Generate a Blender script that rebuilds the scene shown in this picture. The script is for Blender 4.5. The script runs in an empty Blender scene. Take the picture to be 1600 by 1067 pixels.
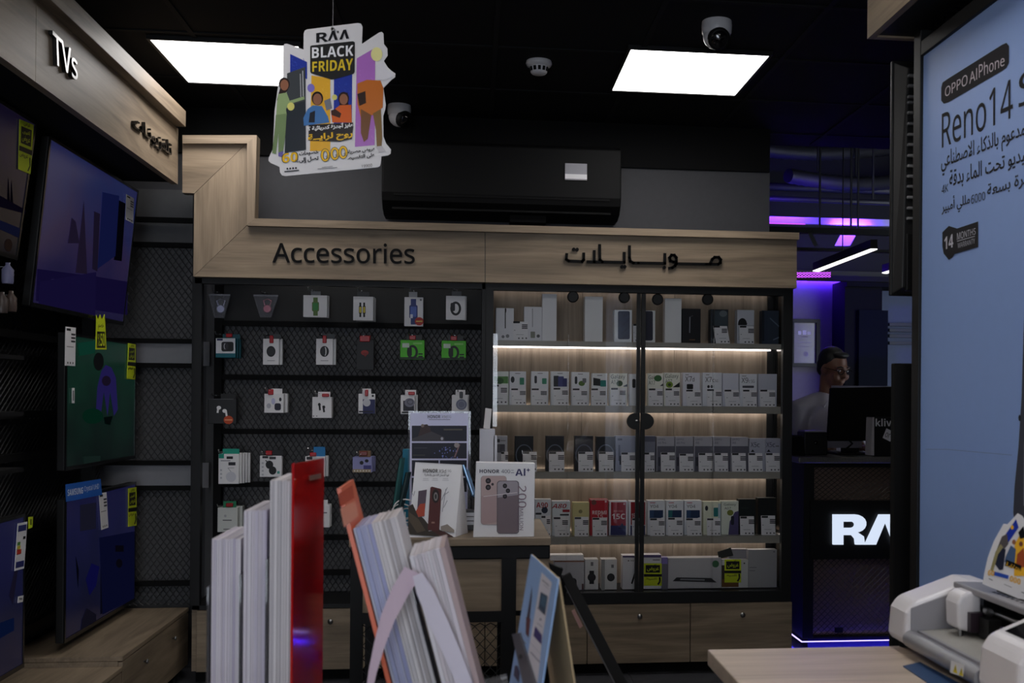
import bpy, bmesh, math, random
from mathutils import Vector, Matrix
random.seed(7)
SC = bpy.context.scene
COL = SC.collection

# ------------------------------------------------------------------ camera, world, exposure
FLEN, CX, CY, YAW, ROLL, EYE = 1641.0, 926.0, 622.0, math.atan(188 / 1641.0), 0.0081, 1.40
cam_d = bpy.data.cameras.new('camera')
cam_d.sensor_width = 36.0
cam_d.lens = FLEN / 1600 * 36.0
cam_d.shift_x = -(CX - 800) / 1600
cam_d.shift_y = (CY - 533.5) / 1600
cam_d.clip_start = 0.05
cam_d.dof.use_dof = True; cam_d.dof.focus_distance = 4.9; cam_d.dof.aperture_fstop = 8.0
cam = bpy.data.objects.new('camera', cam_d)
COL.objects.link(cam)
cam.matrix_world = (Matrix.Translation((0, 0, EYE)) @ Matrix.Rotation(-YAW, 4, 'Z') @ Matrix.Rotation(math.pi / 2, 4, 'X') @ Matrix.Rotation(ROLL, 4, 'Z'))
SC.camera = cam
SC.view_settings.view_transform = 'Standard'
SC.view_settings.look = 'None'
SC.view_settings.exposure = 0.0
SC.view_settings.gamma = 1.0
SC.view_settings.use_curve_mapping = False

PANEL_LIGHT = 8.4      # radiance of the ceiling panels
SHELF_LED = 5.6        # LED strips under the cabinet shelves
DAYLIGHT = 5.8         # sky seen through the shop window behind the camera
wd = bpy.data.worlds.new('sky'); SC.world = wd; wd.use_nodes = True
_bg = wd.node_tree.nodes['Background']
_bg.inputs[0].default_value = (0.80, 0.88, 1.0, 1); _bg.inputs[1].default_value = DAYLIGHT
pl = bpy.data.lights.new('window_portal', 'AREA'); pl.shape = 'RECTANGLE'; pl.size = 2.2; pl.size_y = 2.2
pl.cycles.is_portal = True
po = bpy.data.objects.new('window_portal', pl); COL.objects.link(po)
po.location = (-0.71, -3.45, 1.2); po.rotation_euler = (math.pi / 2, 0, 0)


def led_area(name, loc, rot, sx, sy, power, color):
    l = bpy.data.lights.new(name, 'AREA'); l.shape = 'RECTANGLE'; l.size = sx; l.size_y = sy
    l.energy = power; l.color = color
    o = bpy.data.objects.new(name, l); COL.objects.link(o); o.location = loc; o.rotation_euler = rot
    return o


VIOLET = (0.085, 0.017, 1.0)
BLUE = (0.035, 0.025, 1.0)
# violet LED strips of the back office (wall washer, cornice, hanging truss) and the blue strip under the counter
led_area('wall_wash_left', (2.75, 8.185, 2.366), (math.radians(-8), 0, 0), 0.75, 0.012, 6.5, VIOLET)
led_area('wall_wash_right', (3.75, 8.185, 2.366), (math.radians(-8), 0, 0), 0.6, 0.012, 5.5, VIOLET)
led_area('duct_wash', (2.7, 7.6, 2.62), (math.radians(180), 0, 0), 1.2, 0.05, 1.3, BLUE)
led_area('counter_glow', (2.45, 5.66, 0.035), (math.radians(20), 0, 0), 1.2, 0.02, 18, BLUE)
led_area('counter_glow_side', (1.80, 5.79, 0.06), (0, math.radians(70), 0), 0.02, 0.22, 9, BLUE)


# ------------------------------------------------------------------ pixels to points
def ray(px, py):
    u, v = px - CX, CY - py
    c, s = math.cos(ROLL), math.sin(ROLL)
    r, up = u * c - v * s, u * s + v * c
    ct, st = math.cos(YAW), math.sin(YAW)
    return Vector((r * ct + FLEN * st, -r * st + FLEN * ct, up))


EYEP = Vector((0, 0, EYE))


def onP(px, py, p0, n):
    d = ray(px, py)
    return EYEP + d * ((Vector(p0) - EYEP).dot(n) / d.dot(n))


def onY(px, py, Y): return onP(px, py, (0, Y, 0), Vector((0, 1, 0)))
def onX(px, py, X): return onP(px, py, (X, 0, 0), Vector((1, 0, 0)))
def onZ(px, py, Z): return onP(px, py, (0, 0, Z), Vector((0, 0, 1)))
def xY(px, Y, py=620): return onY(px, py, Y).x
def zY(py, Y, px=985): return onY(px, py, Y).z


# ------------------------------------------------------------------ materials
def lin(c):
    c = c / 255.0
    return c / 12.92 if c <= 0.04045 else ((c + 0.055) / 1.055) ** 2.4


def rgb(r, g, b): return (lin(r), lin(g), lin(b), 1)


_mats = {}


def mat(name, col, rough=0.5, metal=0.0, spec=0.5, var=0.08, scale=30.0, bump=0.0, coat=0.0):
    """principled with a little procedural mottling; col is display RGB"""
    if name in _mats: return _mats[name]
    m = bpy.data.materials.new(name); m.use_nodes = True
    nt = m.node_tree; p = nt.nodes['Principled BSDF']
    p.inputs['Roughness'].default_value = rough
    p.inputs['Metallic'].default_value = metal
    p.inputs['Specular IOR Level'].default_value = spec
    p.inputs['Coat Weight'].default_value = coat
    p.inputs['Coat Roughness'].default_value = 0.06
    tc = nt.nodes.new('ShaderNodeTexCoord')
    nz = nt.nodes.new('ShaderNodeTexNoise'); nz.inputs['Scale'].default_value = scale
    nt.links.new(tc.outputs['Object'], nz.inputs['Vector'])
    mx = nt.nodes.new('ShaderNodeMix'); mx.data_type = 'RGBA'
    a = rgb(*col)
    mx.inputs[6].default_value = tuple(min(1, c * (1 - var)) for c in a[:3]) + (1,)
    mx.inputs[7].default_value = tuple(min(1, c * (1 + var)) for c in a[:3]) + (1,)
    nt.links.new(nz.outputs['Fac'], mx.inputs[0])
    nt.links.new(mx.outputs[2], p.inputs['Base Color'])
    if bump:
        b = nt.nodes.new('ShaderNodeBump'); b.inputs['Strength'].default_value = bump; b.inputs['Distance'].default_value = 0.002
        nt.links.new(nz.outputs['Fac'], b.inputs['Height']); nt.links.new(b.outputs['Normal'], p.inputs['Normal'])
    _mats[name] = m
    return m


def emit(name, col, strength):
    if name in _mats: return _mats[name]
    m = bpy.data.materials.new(name); m.use_nodes = True
    nt = m.node_tree; nt.nodes.clear()
    e = nt.nodes.new('ShaderNodeEmission'); e.inputs[0].default_value = tuple(col[:3]) + (1,); e.inputs[1].default_value = strength
    o = nt.nodes.new('ShaderNodeOutputMaterial'); nt.links.new(e.outputs[0], o.inputs[0])
    _mats[name] = m
    return m


def wood(name, axis, dark=(109, 95, 79), light=(155, 137, 115), rough=0.5):
    if name in _mats: return _mats[name]
    m = bpy.data.materials.new(name); m.use_nodes = True
    nt = m.node_tree; p = nt.nodes['Principled BSDF']; N = nt.nodes.new; L = nt.links.new
    p.inputs['Roughness'].default_value = rough; p.inputs['Specular IOR Level'].default_value = 0.35
    tc = N('ShaderNodeTexCoord'); geo = N('ShaderNodeNewGeometry')
    mp = N('ShaderNodeMapping')
    s = [9.0, 9.0, 9.0]; s['XYZ'.index(axis)] = 0.9
    mp.inputs['Scale'].default_value = s
    L(geo.outputs['Position'], mp.inputs['Vector'])
    n1 = N('ShaderNodeTexNoise'); n1.inputs['Scale'].default_value = 1.3; n1.inputs['Detail'].default_value = 6; n1.inputs['Distortion'].default_value = 1.4
    L(mp.outputs[0], n1.inputs['Vector'])
    mp2 = N('ShaderNodeMapping'); s2 = [110.0] * 3; s2['XYZ'.index(axis)] = 5.0
    mp2.inputs['Scale'].default_value = s2
    L(geo.outputs['Position'], mp2.inputs['Vector'])
    n2 = N('ShaderNodeTexNoise'); n2.inputs['Scale'].default_value = 1.0; n2.inputs['Detail'].default_value = 3
    L(mp2.outputs[0], n2.inputs['Vector'])
    ad = N('ShaderNodeMath'); ad.operation = 'MULTIPLY_ADD'; ad.inputs[1].default_value = 0.3
    L(n2.outputs['Fac'], ad.inputs[0]); L(n1.outputs['Fac'], ad.inputs[2])
    cr = N('ShaderNodeValToRGB')
    cr.color_ramp.elements[0].position = 0.42; cr.color_ramp.elements[0].color = rgb(*dark)
    cr.color_ramp.elements[1].position = 0.85; cr.color_ramp.elements[1].color = rgb(*light)
    L(ad.outputs[0], cr.inputs[0]); L(cr.outputs[0], p.inputs['Base Color'])
    bp = N('ShaderNodeBump'); bp.inputs['Strength'].default_value = 0.15; bp.inputs['Distance'].default_value = 0.001
    L(n2.outputs['Fac'], bp.inputs['Height']); L(bp.outputs[0], p.inputs['Normal'])
    _mats[name] = m
    return m


def glass(name, tint=(1, 1, 1), rough=0.0, body=0.0):
    """thin clear sheet: light passes straight, Fresnel mirror on top"""
    if name in _mats: return _mats[name]
    m = bpy.data.materials.new(name); m.use_nodes = True
    nt = m.node_tree; nt.nodes.clear(); N = nt.nodes.new; L = nt.links.new
    t = N('ShaderNodeBsdfTransparent'); t.inputs[0].default_value = tuple(tint) + (1,)
    g = N('ShaderNodeBsdfGlossy'); g.inputs['Roughness'].default_value = rough
    f = N('ShaderNodeFresnel'); f.inputs[0].default_value = 1.5
    mx = N('ShaderNodeMixShader'); L(f.outputs[0], mx.inputs[0]); L(t.outputs[0], mx.inputs[1]); L(g.outputs[0], mx.inputs[2])
    last = mx
    if body:
        d = N('ShaderNodeBsdfDiffuse'); d.inputs[0].default_value = (0.8, 0.8, 0.85, 1)
        m2 = N('ShaderNodeMixShader'); m2.inputs[0].default_value = body
        L(mx.outputs[0], m2.inputs[1]); L(d.outputs[0], m2.inputs[2]); last = m2
    o = N('ShaderNodeOutputMaterial'); L(last.outputs[0], o.inputs[0])
    _mats[name] = m
    return m


def ink(c, rough=0.45):
    return mat('ink_%d_%d_%d_%d' % (*c, int(rough * 100)), c, rough, spec=0.3, var=0.03)


def glow(c, k=1.0):
    return emit('glow_%d_%d_%d_%d' % (*c, int(k * 100)), rgb(*c), k)


BLACK = mat('black_powder_coated_steel', (15, 15, 16), 0.5, spec=.35)
BLACKM = mat('matt_black', (13, 13, 14), 0.8, spec=0.2)
GREY = mat('grey_laminate', (88, 88, 92), 0.6)
WHITE = mat('white_card', (238, 237, 240), 0.55, var=0.02)
WHITEP = mat('white_plastic', (222, 220, 222), 0.35, var=0.02)
STEEL = mat('steel', (150, 150, 150), 0.3, metal=1.0)
WX, WY, WZ = wood('oak_along_x', 'X'), wood('oak_along_y', 'Y'), wood('oak_upright', 'Z')
WBACK = wood('oak_cabinet_back', 'Z', (128, 115, 100), (174, 158, 140))
GLASS = glass('clear_glass')
ACRYL = glass('clear_acrylic', (0.93, 0.94, 0.97), 0.03, 0.05)


# ------------------------------------------------------------------ mesh building
class MB:
    def __init__(s): s.v, s.f, s.m, s.sm = [], [], [], []

    def add(s, vs, fs, mi=0, sm=False):
        o = len(s.v); s.v += [Vector(v) for v in vs]
        for f in fs: s.f.append([i + o for i in f]); s.m.append(mi); s.sm.append(sm)
        return s

    def box(s, a, b, mi=0, T=None):
        x0, x1 = sorted((a[0], b[0])); y0, y1 = sorted((a[1], b[1])); z0, z1 = sorted((a[2], b[2]))
        vs = [Vector(p) for p in ((x0, y0, z0), (x1, y0, z0), (x1, y1, z0), (x0, y1, z0), (x0, y0, z1), (x1, y0, z1), (x1, y1, z1), (x0, y1, z1))]
        if T is not None: vs = [T @ v for v in vs]
        return s.add(vs, [(3, 2, 1, 0), (4, 5, 6, 7), (0, 1, 5, 4), (1, 2, 6, 5), (2, 3, 7, 6), (3, 0, 4, 7)], mi)

    def ext(s, pts, d, mi=0):
        """closed polygon (points counter-clockwise from the side d points to) thickened by -d .. 0"""
        n = len(pts); d = Vector(d); P = [Vector(p) for p in pts]
        nn = Vector((0, 0, 0))
        for i in range(n): nn += P[i].cross(P[(i + 1) % n])
        if nn.dot(d) < 0: P.reverse()
        vs = P + [p - d for p in P]
        return s.add(vs, [list(range(n)), list(range(2 * n - 1, n - 1, -1))] + [(i, i + n, (i + 1) % n + n, (i + 1) % n) for i in range(n)], mi)

    def hexa(s, a, b, mi=0):
        """box between two quads"""
        return s.add(list(a) + list(b), [(0, 1, 2, 3), (7, 6, 5, 4), (0, 4, 5, 1), (1, 5, 6, 2), (2, 6, 7, 3), (3, 7, 4, 0)], mi)

    def tube(s, pts, r, n=8, mi=0, cap=True, flat=1.0):
        P = [Vector(p) for p in pts]; k = len(P)
        rs = r if isinstance(r, (list, tuple)) else [r] * k
        t0 = (P[1] - P[0]).normalized()
        up = Vector((0, 0, 1)) if abs(t0.z) < 0.9 else Vector((1, 0, 0))
        a = t0.cross(up).normalized(); vs = []; prev = t0
        for i in range(k):
            t = ((P[min(i + 1, k - 1)] - P[max(i - 1, 0)])).normalized()
            q = prev.rotation_difference(t); a = (q @ a).normalized(); prev = t
            b = t.cross(a)
            for j in range(n):
                an = 2 * math.pi * j / n
                vs.append(P[i] + a * math.cos(an) * rs[i] + b * math.sin(an) * rs[i] * flat)
        fs = [(i * n + j, i * n + (j + 1) % n, (i + 1) * n + (j + 1) % n, (i + 1) * n + j) for i in range(k - 1) for j in range(n)]
        s.add(vs, fs, mi, True)
        if cap: s.add(vs, [list(range(n))[::-1], list(range((k - 1) * n, k * n))], mi)
        return s

    def lathe(s, prof, c, axis=(0, 0, 1), n=24, mi=0, sm=True):
        ax = Vector(axis).normalized(); a = ax.orthogonal().normalized(); b = ax.cross(a); c = Vector(c)
        vs = []
        for r, h in prof:
            for j in range(n):
                an = 2 * math.pi * j / n
                vs.append(c + ax * h + (a * math.cos(an) + b * math.sin(an)) * r)
        k = len(prof)
        fs = [(i * n + j, i * n + (j + 1) % n, (i + 1) * n + (j + 1) % n, (i + 1) * n + j) for i in range(k - 1) for j in range(n)]
        s.add(vs, fs, mi, sm)
        if prof[0][0] > 1e-5: s.add(vs[:n], [list(range(n))[::-1]], mi)
        if prof[-1][0] > 1e-5: s.add(vs[-n:], [list(range(n))], mi)
        return s

    def ell(s, c, r, n=16, k=10, mi=0, R=None):
        c = Vector(c); vs = []
        for i in range(k + 1):
            th = math.pi * i / k
            for j in range(n):
                ph = 2 * math.pi * j / n
                q = Vector((r[0] * math.sin(th) * math.cos(ph), r[1] * math.sin(th) * math.sin(ph), r[2] * math.cos(th)))
                vs.append(c + (R @ q if R is not None else q))
        fs = [(i * n + j, (i + 1) * n + j, (i + 1) * n + (j + 1) % n, i * n + (j + 1) % n) for i in range(k) for j in range(n)]
        return s.add(vs, fs, mi, True)

    def build(s, name, mats, parent=None, bevel=0.0, seg=2, origin=None):
        if not isinstance(mats, (list, tuple)): mats = [mats]
        if parent is None:
            if origin is None:
                lo = [min(v[i] for v in s.v) for i in range(3)]; hi = [max(v[i] for v in s.v) for i in range(3)]
                origin = Vector(((lo[0] + hi[0]) / 2, (lo[1] + hi[1]) / 2, lo[2]))
            o0 = Vector(origin)
        else: o0 = wloc(parent)
        me = bpy.data.meshes.new(name)
        me.from_pydata([v - o0 for v in s.v], [], s.f)
        for m in mats: me.materials.append(m)
        me.polygons.foreach_set('material_index', s.m)
        me.polygons.foreach_set('use_smooth', s.sm)
        if bevel > 0:
            bm = bmesh.new(); bm.from_mesh(me)
            bmesh.ops.remove_doubles(bm, verts=bm.verts, dist=1e-6)
            es = [e for e in bm.edges if len(e.link_faces) == 2 and e.calc_face_angle(0) > 0.6]
            bmesh.ops.bevel(bm, geom=es, offset=bevel, segments=seg, affect='EDGES', profile=0.5, clamp_overlap=True)
            bm.to_mesh(me); bm.free()
        me.update()
        o = bpy.data.objects.new(name, me); COL.objects.link(o)
        if parent is None: o.location = o0
        else: o.parent = parent
        return o


def wloc(o):
    p = Vector((0, 0, 0))
    while o is not None: p += o.location; o = o.parent
    return p


def tag(o, label=None, cat=None, group=None, kind=None):
    if label: o['label'] = label
    if cat: o['category'] = cat
    if group: o['group'] = group
    if kind: o['kind'] = kind
    return o


def thing(name, label, cat, loc, group=None):
    o = bpy.data.objects.new(name, None); COL.objects.link(o); o.location = loc
    o.empty_display_size = 0.05
    return tag(o, label, cat, group)


def struct(o): o['kind'] = 'structure'; return o


def BX(name, a, b, m, parent=None, bevel=0.0, **k):
    return MB().box(a, b).build(name, m, parent, bevel, **k)


# ------------------------------------------------------------------ text (built-in font; sans faces from its symbol range)
AR = {'ا': (0xFE8D, 0xFE8E, 0, 0), 'أ': (0xFE83, 0xFE84, 0, 0), 'إ': (0xFE87, 0xFE88, 0, 0), 'ب': (0xFE8F, 0xFE90, 0xFE91, 0xFE92), 'ة': (0xFE93, 0xFE94, 0, 0), 'ت': (0xFE95, 0xFE96, 0xFE97, 0xFE98),
      'ح': (0xFEA1, 0xFEA2, 0xFEA3, 0xFEA4), 'خ': (0xFEA5, 0xFEA6, 0xFEA7, 0xFEA8), 'ج': (0xFE9D, 0xFE9E, 0xFE9F, 0xFEA0), 'د': (0xFEA9, 0xFEAA, 0, 0), 'ذ': (0xFEAB, 0xFEAC, 0, 0), 'ر': (0xFEAD, 0xFEAE, 0, 0), 'ز': (0xFEAF, 0xFEB0, 0, 0),
      'س': (0xFEB1, 0xFEB2, 0xFEB3, 0xFEB4), 'ص': (0xFEB9, 0xFEBA, 0xFEBB, 0xFEBC), 'ض': (0xFEBD, 0xFEBE, 0xFEBF, 0xFEC0), 'ط': (0xFEC1, 0xFEC2, 0xFEC3, 0xFEC4), 'ع': (0xFEC9, 0xFECA, 0xFECB, 0xFECC), 'ف': (0xFED1, 0xFED2, 0xFED3, 0xFED4),
      'ق': (0xFED5, 0xFED6, 0xFED7, 0xFED8), 'ك': (0xFED9, 0xFEDA, 0xFEDB, 0xFEDC), 'ل': (0xFEDD, 0xFEDE, 0xFEDF, 0xFEE0), 'م': (0xFEE1, 0xFEE2, 0xFEE3, 0xFEE4), 'ن': (0xFEE5, 0xFEE6, 0xFEE7, 0xFEE8), 'ه': (0xFEE9, 0xFEEA, 0xFEEB, 0xFEEC),
      'و': (0xFEED, 0xFEEE, 0, 0), 'ي': (0xFEF1, 0xFEF2, 0xFEF3, 0xFEF4), 'ى': (0xFEEF, 0xFEF0, 0, 0), 'ئ': (0xFE89, 0xFE8A, 0xFE8B, 0xFE8C), 'ء': (0xFE80, 0, 0, 0), 'ـ': (0x640,) * 4, 'لا': (0xFEFB, 0xFEFC, 0, 0)}


def arabic(s):
    tk = []; i = 0
    while i < len(s):
        if s[i:i + 2] == 'لا': tk.append('لا'); i += 2
        else: tk.append(s[i]); i += 1
    out = []
    for k, t in enumerate(tk):
        if t not in AR: out.append(t); continue
        pj = k > 0 and tk[k - 1] in AR and AR[tk[k - 1]][2] != 0 and AR[t][1] != 0
        nj = k + 1 < len(tk) and tk[k + 1] in AR and AR[tk[k + 1]][1] != 0 and AR[t][2] != 0
        out.append(chr(AR[t][3] if pj and nj else AR[t][1] if pj else AR[t][2] if nj else AR[t][0]))
    out = ''.join(reversed(out))
    res = ''; run = ''          # numbers keep their own order
    for ch in out:
        if ch.isdigit() or ch in 'K%': run += ch
        else: res += run[::-1] + ch; run = ''
    return res + run[::-1]


def sans(s, bold=False):
    s = s.replace('I', 'l')        # a plain bar for the capital I
    b = (0x1D5D4, 0x1D5EE, 0x1D7EC) if bold else (0x1D5A0, 0x1D5BA, 0x1D7E2)
    return ''.join(chr(b[0] + ord(c) - 65) if 'A' <= c <= 'Z' else chr(b[1] + ord(c) - 97) if 'a' <= c <= 'z' else chr(b[2] + ord(c) - 48) if '0' <= c <= '9' else c for c in s)


_txt = {}


def text_mesh(s, style, depth=0.0):
    """unit-box text: verts normalised to 0..1 x 0..1 (z keeps depth 0..1)"""
    key = (s, style, depth > 0)
    if key in _txt: return _txt[key]
    cu = bpy.data.curves.new('lettering', 'FONT')
    cu.body = arabic(s) if style in ('arabic', 'arabicb') else sans(s, style == 'bold')
    cu.resolution_u = 2 if depth == 0 else 4
    if style == 'arabic' and depth == 0: cu.offset = 0.012
    if style == 'arabicb': cu.offset = 0.035
    if style == 'sans' and depth > 0: cu.offset = 0.008
    if depth > 0: cu.extrude = 0.5
    o = bpy.data.objects.new('lettering', cu); COL.objects.link(o)
    bpy.context.view_layer.update()
    me = bpy.data.meshes.new_from_object(o.evaluated_get(bpy.context.evaluated_depsgraph_get()))
    vs = [v.co.copy() for v in me.vertices]; fs = [list(p.vertices) for p in me.polygons]
    isl = list(range(len(vs)))

    def root(i):
        while isl[i] != i: isl[i] = isl[isl[i]]; i = isl[i]
        return i
    for f in fs:
        for q in f[1:]: isl[root(q)] = root(f[0])
    ids = {}
    x0, x1 = min(v.x for v in vs), max(v.x for v in vs); y0, y1 = min(v.y for v in vs), max(v.y for v in vs)
    out = [(((v.x - x0) / (x1 - x0)), ((v.y - y0) / (y1 - y0)), (v.z + 0.5 if depth > 0 else 0), ids.setdefault(root(i), len(ids)) % 3) for i, v in enumerate(vs)]
    bpy.data.objects.remove(o); bpy.data.curves.remove(cu); bpy.data.meshes.remove(me)
    _txt[key] = (out, fs, (x1 - x0) / (y1 - y0))
    return _txt[key]


class Print:
    """flat print on a plane (point, normal); shapes are given in photo pixels and land on the plane, each a hair above the last"""

    def __init__(s, p0, n, lift=0.0005, step=0.00003, emis=0.0, rough=0.45):
        s.p0, s.n = Vector(p0), Vector(n).normalized(); s.mb = MB(); s.mats = []; s.k = 0; s.lift, s.step, s.emis, s.rough = lift, step, emis, rough

    def mi(s, c):
        m = c if not isinstance(c, tuple) else (glow(c, s.emis) if s.emis else ink(c, s.rough))
        if m not in s.mats: s.mats.append(m)
        return s.mats.index(m)

    def w(s, px, py, extra=0.0):
        return onP(px, py, s.p0, s.n) + s.n * (s.lift + s.k * s.step + extra)

    def poly(s, pts, c):
        s.k += 1
        P = [s.w(*p) for p in pts]
        nn = Vector((0, 0, 0))
        for i in range(len(P)): nn += P[i].cross(P[(i + 1) % len(P)])
        if nn.dot(s.n) < 0: P.reverse()
        s.mb.add(P, [list(range(len(P)))], s.mi(c)); return s

    def rect(s, x0, y0, x1, y1, c): return s.poly([(x0, y0), (x1, y0), (x1, y1), (x0, y1)], c)

    def disc(s, x, y, rx, ry, c, n=20, rot=0.0):
        ca, sa = math.cos(rot), math.sin(rot)
        return s.poly([(x + rx * math.cos(2 * math.pi * i / n) * ca - ry * math.sin(2 * math.pi * i / n) * sa, y + rx * math.cos(2 * math.pi * i / n) * sa + ry * math.sin(2 * math.pi * i / n) * ca) for i in range(n)], c)

    def ring(s, x, y, rx, ry, t, c, a0=0, a1=360, n=28):
        s.k += 1
        vs = []
        for i in range(n + 1):
            an = math.radians(a0 + (a1 - a0) * i / n)
            vs += [s.w(x + rx * math.cos(an), y - ry * math.sin(an)), s.w(x + (rx - t) * math.cos(an), y - (ry - t) * math.sin(an))]
        s.mb.add(vs, [(2 * i, 2 * i + 2, 2 * i + 3, 2 * i + 1) for i in range(n)], s.mi(c)); return s

    def line(s, pts, wd, c):
        for (a, b) in zip(pts, pts[1:]):
            dx, dy = b[0] - a[0], b[1] - a[1]; l = math.hypot(dx, dy) or 1; ox, oy = -dy / l * wd / 2, dx / l * wd / 2
            s.poly([(a[0] + ox, a[1] + oy), (b[0] + ox, b[1] + oy), (b[0] - ox, b[1] - oy), (a[0] - ox, a[1] - oy)], c)
        return s

    def rrect(s, x0, y0, x1, y1, r, c, n=5):
        pts = []
        for cx, cy, a in ((x1 - r, y0 + r, -90), (x1 - r, y1 - r, 0), (x0 + r, y1 - r, 90), (x0 + r, y0 + r, 180)):
            pts += [(cx + r * math.cos(math.radians(a + 90 * i / n)), cy + r * math.sin(math.radians(a + 90 * i / n))) for i in range(n + 1)]
        return s.poly(pts, c)

    def text(s, t, q, c, style='sans', depth=0.0):
        """q = (x0,y0,x1,y1) or four corners TL,TR,BR,BL in pixels"""
        if len(q) == 4 and not isinstance(q[0], tuple): q = [(q[0], q[1]), (q[2], q[1]), (q[2], q[3]), (q[0], q[3])]
        s.k += 1
        TL, TR, BR, BL = [s.w(*p) for p in q]
        vs, fs, _ = text_mesh(t, style, depth)
        out = []
        for u, v, z, i in vs:
            a = BL.lerp(BR, u); b = TL.lerp(TR, u)
            out.append(a.lerp(b, v) + s.n * (z * depth + i * (s.step * .3 if depth == 0 else .00004)))
        s.mb.add(out, fs, s.mi(c)); return s

    def build(s, name, parent):
        return s.mb.build(name, s.mats, parent)


def lattice(name, O, U, V, nu, nv, strand, m, parent, W, depth=0.004):
    """expanded metal: zigzag strands that meet at their turns, one mesh"""
    O, U, V, W = Vector(O), Vector(U), Vector(V), Vector(W).normalized()
    mb = MB(); du, dv = U / nu, V / nv; vn = V.normalized() * strand / 2
    for j in range(nv + 1):
        sg = 1 if j % 2 else -1
        vs = []
        for i in range(nu + 1):
            off = (0.46 if (i % 2) else -0.46) * sg
            jj = min(max(j + off, 0), nv)
            p = O + du * i + dv * jj
            vs += [p - vn + W * depth, p + vn]
        mb.add(vs, [(2 * i, 2 * i + 2, 2 * i + 3, 2 * i + 1) for i in range(nu)], 0)
    o = mb.build(name, m, parent); o['kind'] = 'stuff'
    return o

# ================================================================== SETTING
FLOORM = mat('dark_grey_floor_tile', (74, 74, 78), 0.25, var=0.12, scale=6)
CEILM = mat('black_painted_ceiling', (20, 20, 22), 0.85, spec=0.2)
WALLG = mat('dark_grey_wall_paint', (70, 70, 74), 0.7)
WALLV = mat('pale_grey_wall_paint', (100, 94, 106), 0.85)
struct(BX('floor', (-2.2, -3.7, -0.1), (4.8, 8.6, 0.0), FLOORM))
fj = MB()
for i in range(12): fj.box((-2.2 + i * 0.6, -3.6, -0.001), (-2.2 + i * 0.6 + 0.004, 8.4, 0.0006))
for i in range(20): fj.box((-2.1, -3.3 + i * 0.6, -0.001), (4.6, -3.3 + i * 0.6 + 0.004, 0.0006))
struct(fj.build('trim_1', mat('grout', (40, 40, 42), 0.9)))
struct(BX('ceiling', (-2.2, -3.7, 2.88), (4.8, 5.95, 3.0), CEILM))
struct(BX('ceiling_office', (0.9, 5.95, 3.55), (4.8, 8.6, 3.65), CEILM))
cj = MB()                                             # T-bars of the black tile grid
for i in range(9): cj.box((-1.78 + i * 0.618, -3.4, 2.874), (-1.78 + i * 0.618 + 0.022, 5.9, 2.8805))
for i in range(15): cj.box((-1.85, -2.98 + i * 0.618, 2.8745), (3.2, -2.98 + i * 0.618 + 0.022, 2.8805))
struct(cj.build('trim_2', mat('ceiling_grid_black', (28, 28, 30), 0.8, spec=.2)))
struct(BX('wall_left', (-2.2, -3.7, 0), (-1.90, 5.75, 2.9), WALLG))
struct(BX('wall_right', (3.25, -3.7, 0), (3.4, 5.9, 2.9), WALLG))
struct(BX('wall_back', (-2.2, 5.62, 0), (xY(1200, 5.62), 5.75, 2.9), WALLG))
struct(BX('wall_office', (0.9, 8.2, 0), (4.8, 8.4, 3.6), WALLV))
struct(BX('wall_office_right', (4.6, 5.9, 0), (4.75, 8.3, 3.6), WALLV))
struct(BX('wall_office_upper', (1.02, 8.14, 2.43), (4.6, 8.2, 3.55), mat('upper_wall_dark_void', (18, 18, 22), .8)))  # black colour gives the unlit void above the office wall
struct(BX('wall_office_left', (0.9, 5.75, 0), (1.02, 8.3, 3.6), WALLV))
struct(BX('ceiling_upstand', (0.9, 5.9, 2.9), (4.8, 5.97, 3.62), CEILM))
wf = MB()
wf.box((-2.2, -3.6, 0), (-1.8, -3.45, 2.9)).box((0.38, -3.6, 0), (3.4, -3.45, 2.9)).box((-1.8, -3.6, 2.3), (0.38, -3.45, 2.9)).box((-1.8, -3.6, 0), (0.38, -3.45, 0.08))
struct(wf.build('wall_front', WALLG))
wn = MB()
for x in (-1.8, -0.74, 0.33): wn.box((x, -3.56, 0.08), (x + 0.05, -3.5, 2.3))
wn.box((-1.8, -3.56, 2.25), (0.38, -3.5, 2.3)).box((-1.8, -3.56, 0.08), (0.38, -3.5, 0.13))
w1 = struct(wn.build('window_1', BLACK))
for x in (-1.75, -0.69): BX('pane', (x, -3.535, 0.13), (x + 1.01, -3.53, 2.25), GLASS, w1)

# black band along the top of the back wall
struct(BX('trim_3', (-1.89, 5.60, 2.645), (xY(1200, 5.60), 5.62, 2.879), BLACKM))

# ------------------------------------------------------------------ ceiling lights
DIFF = emit('light_panel_diffuser', (1.0, 0.97, 0.95), PANEL_LIGHT)


def panel_light(x0, y0, label):
    t = thing('ceiling_light', label, 'ceiling light', (x0 + 0.31, y0 + 0.31, 2.862), 'square recessed panel lights')
    f = MB(); S = 0.62
    for a, b in (((0, 0), (S, .012)), ((0, S - .012), (S, S)), ((0, .012), (.012, S - .012)), ((S - .012, .012), (S, S - .012))):
        f.box((x0 + a[0], y0 + a[1], 2.862), (x0 + b[0], y0 + b[1], 2.88))
    f.build('frame', BLACK, t)
    BX('diffuser', (x0 + .012, y0 + .012, 2.866), (x0 + S - .012, y0 + S - .012, 2.879), DIFF, t)
    return t


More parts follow.
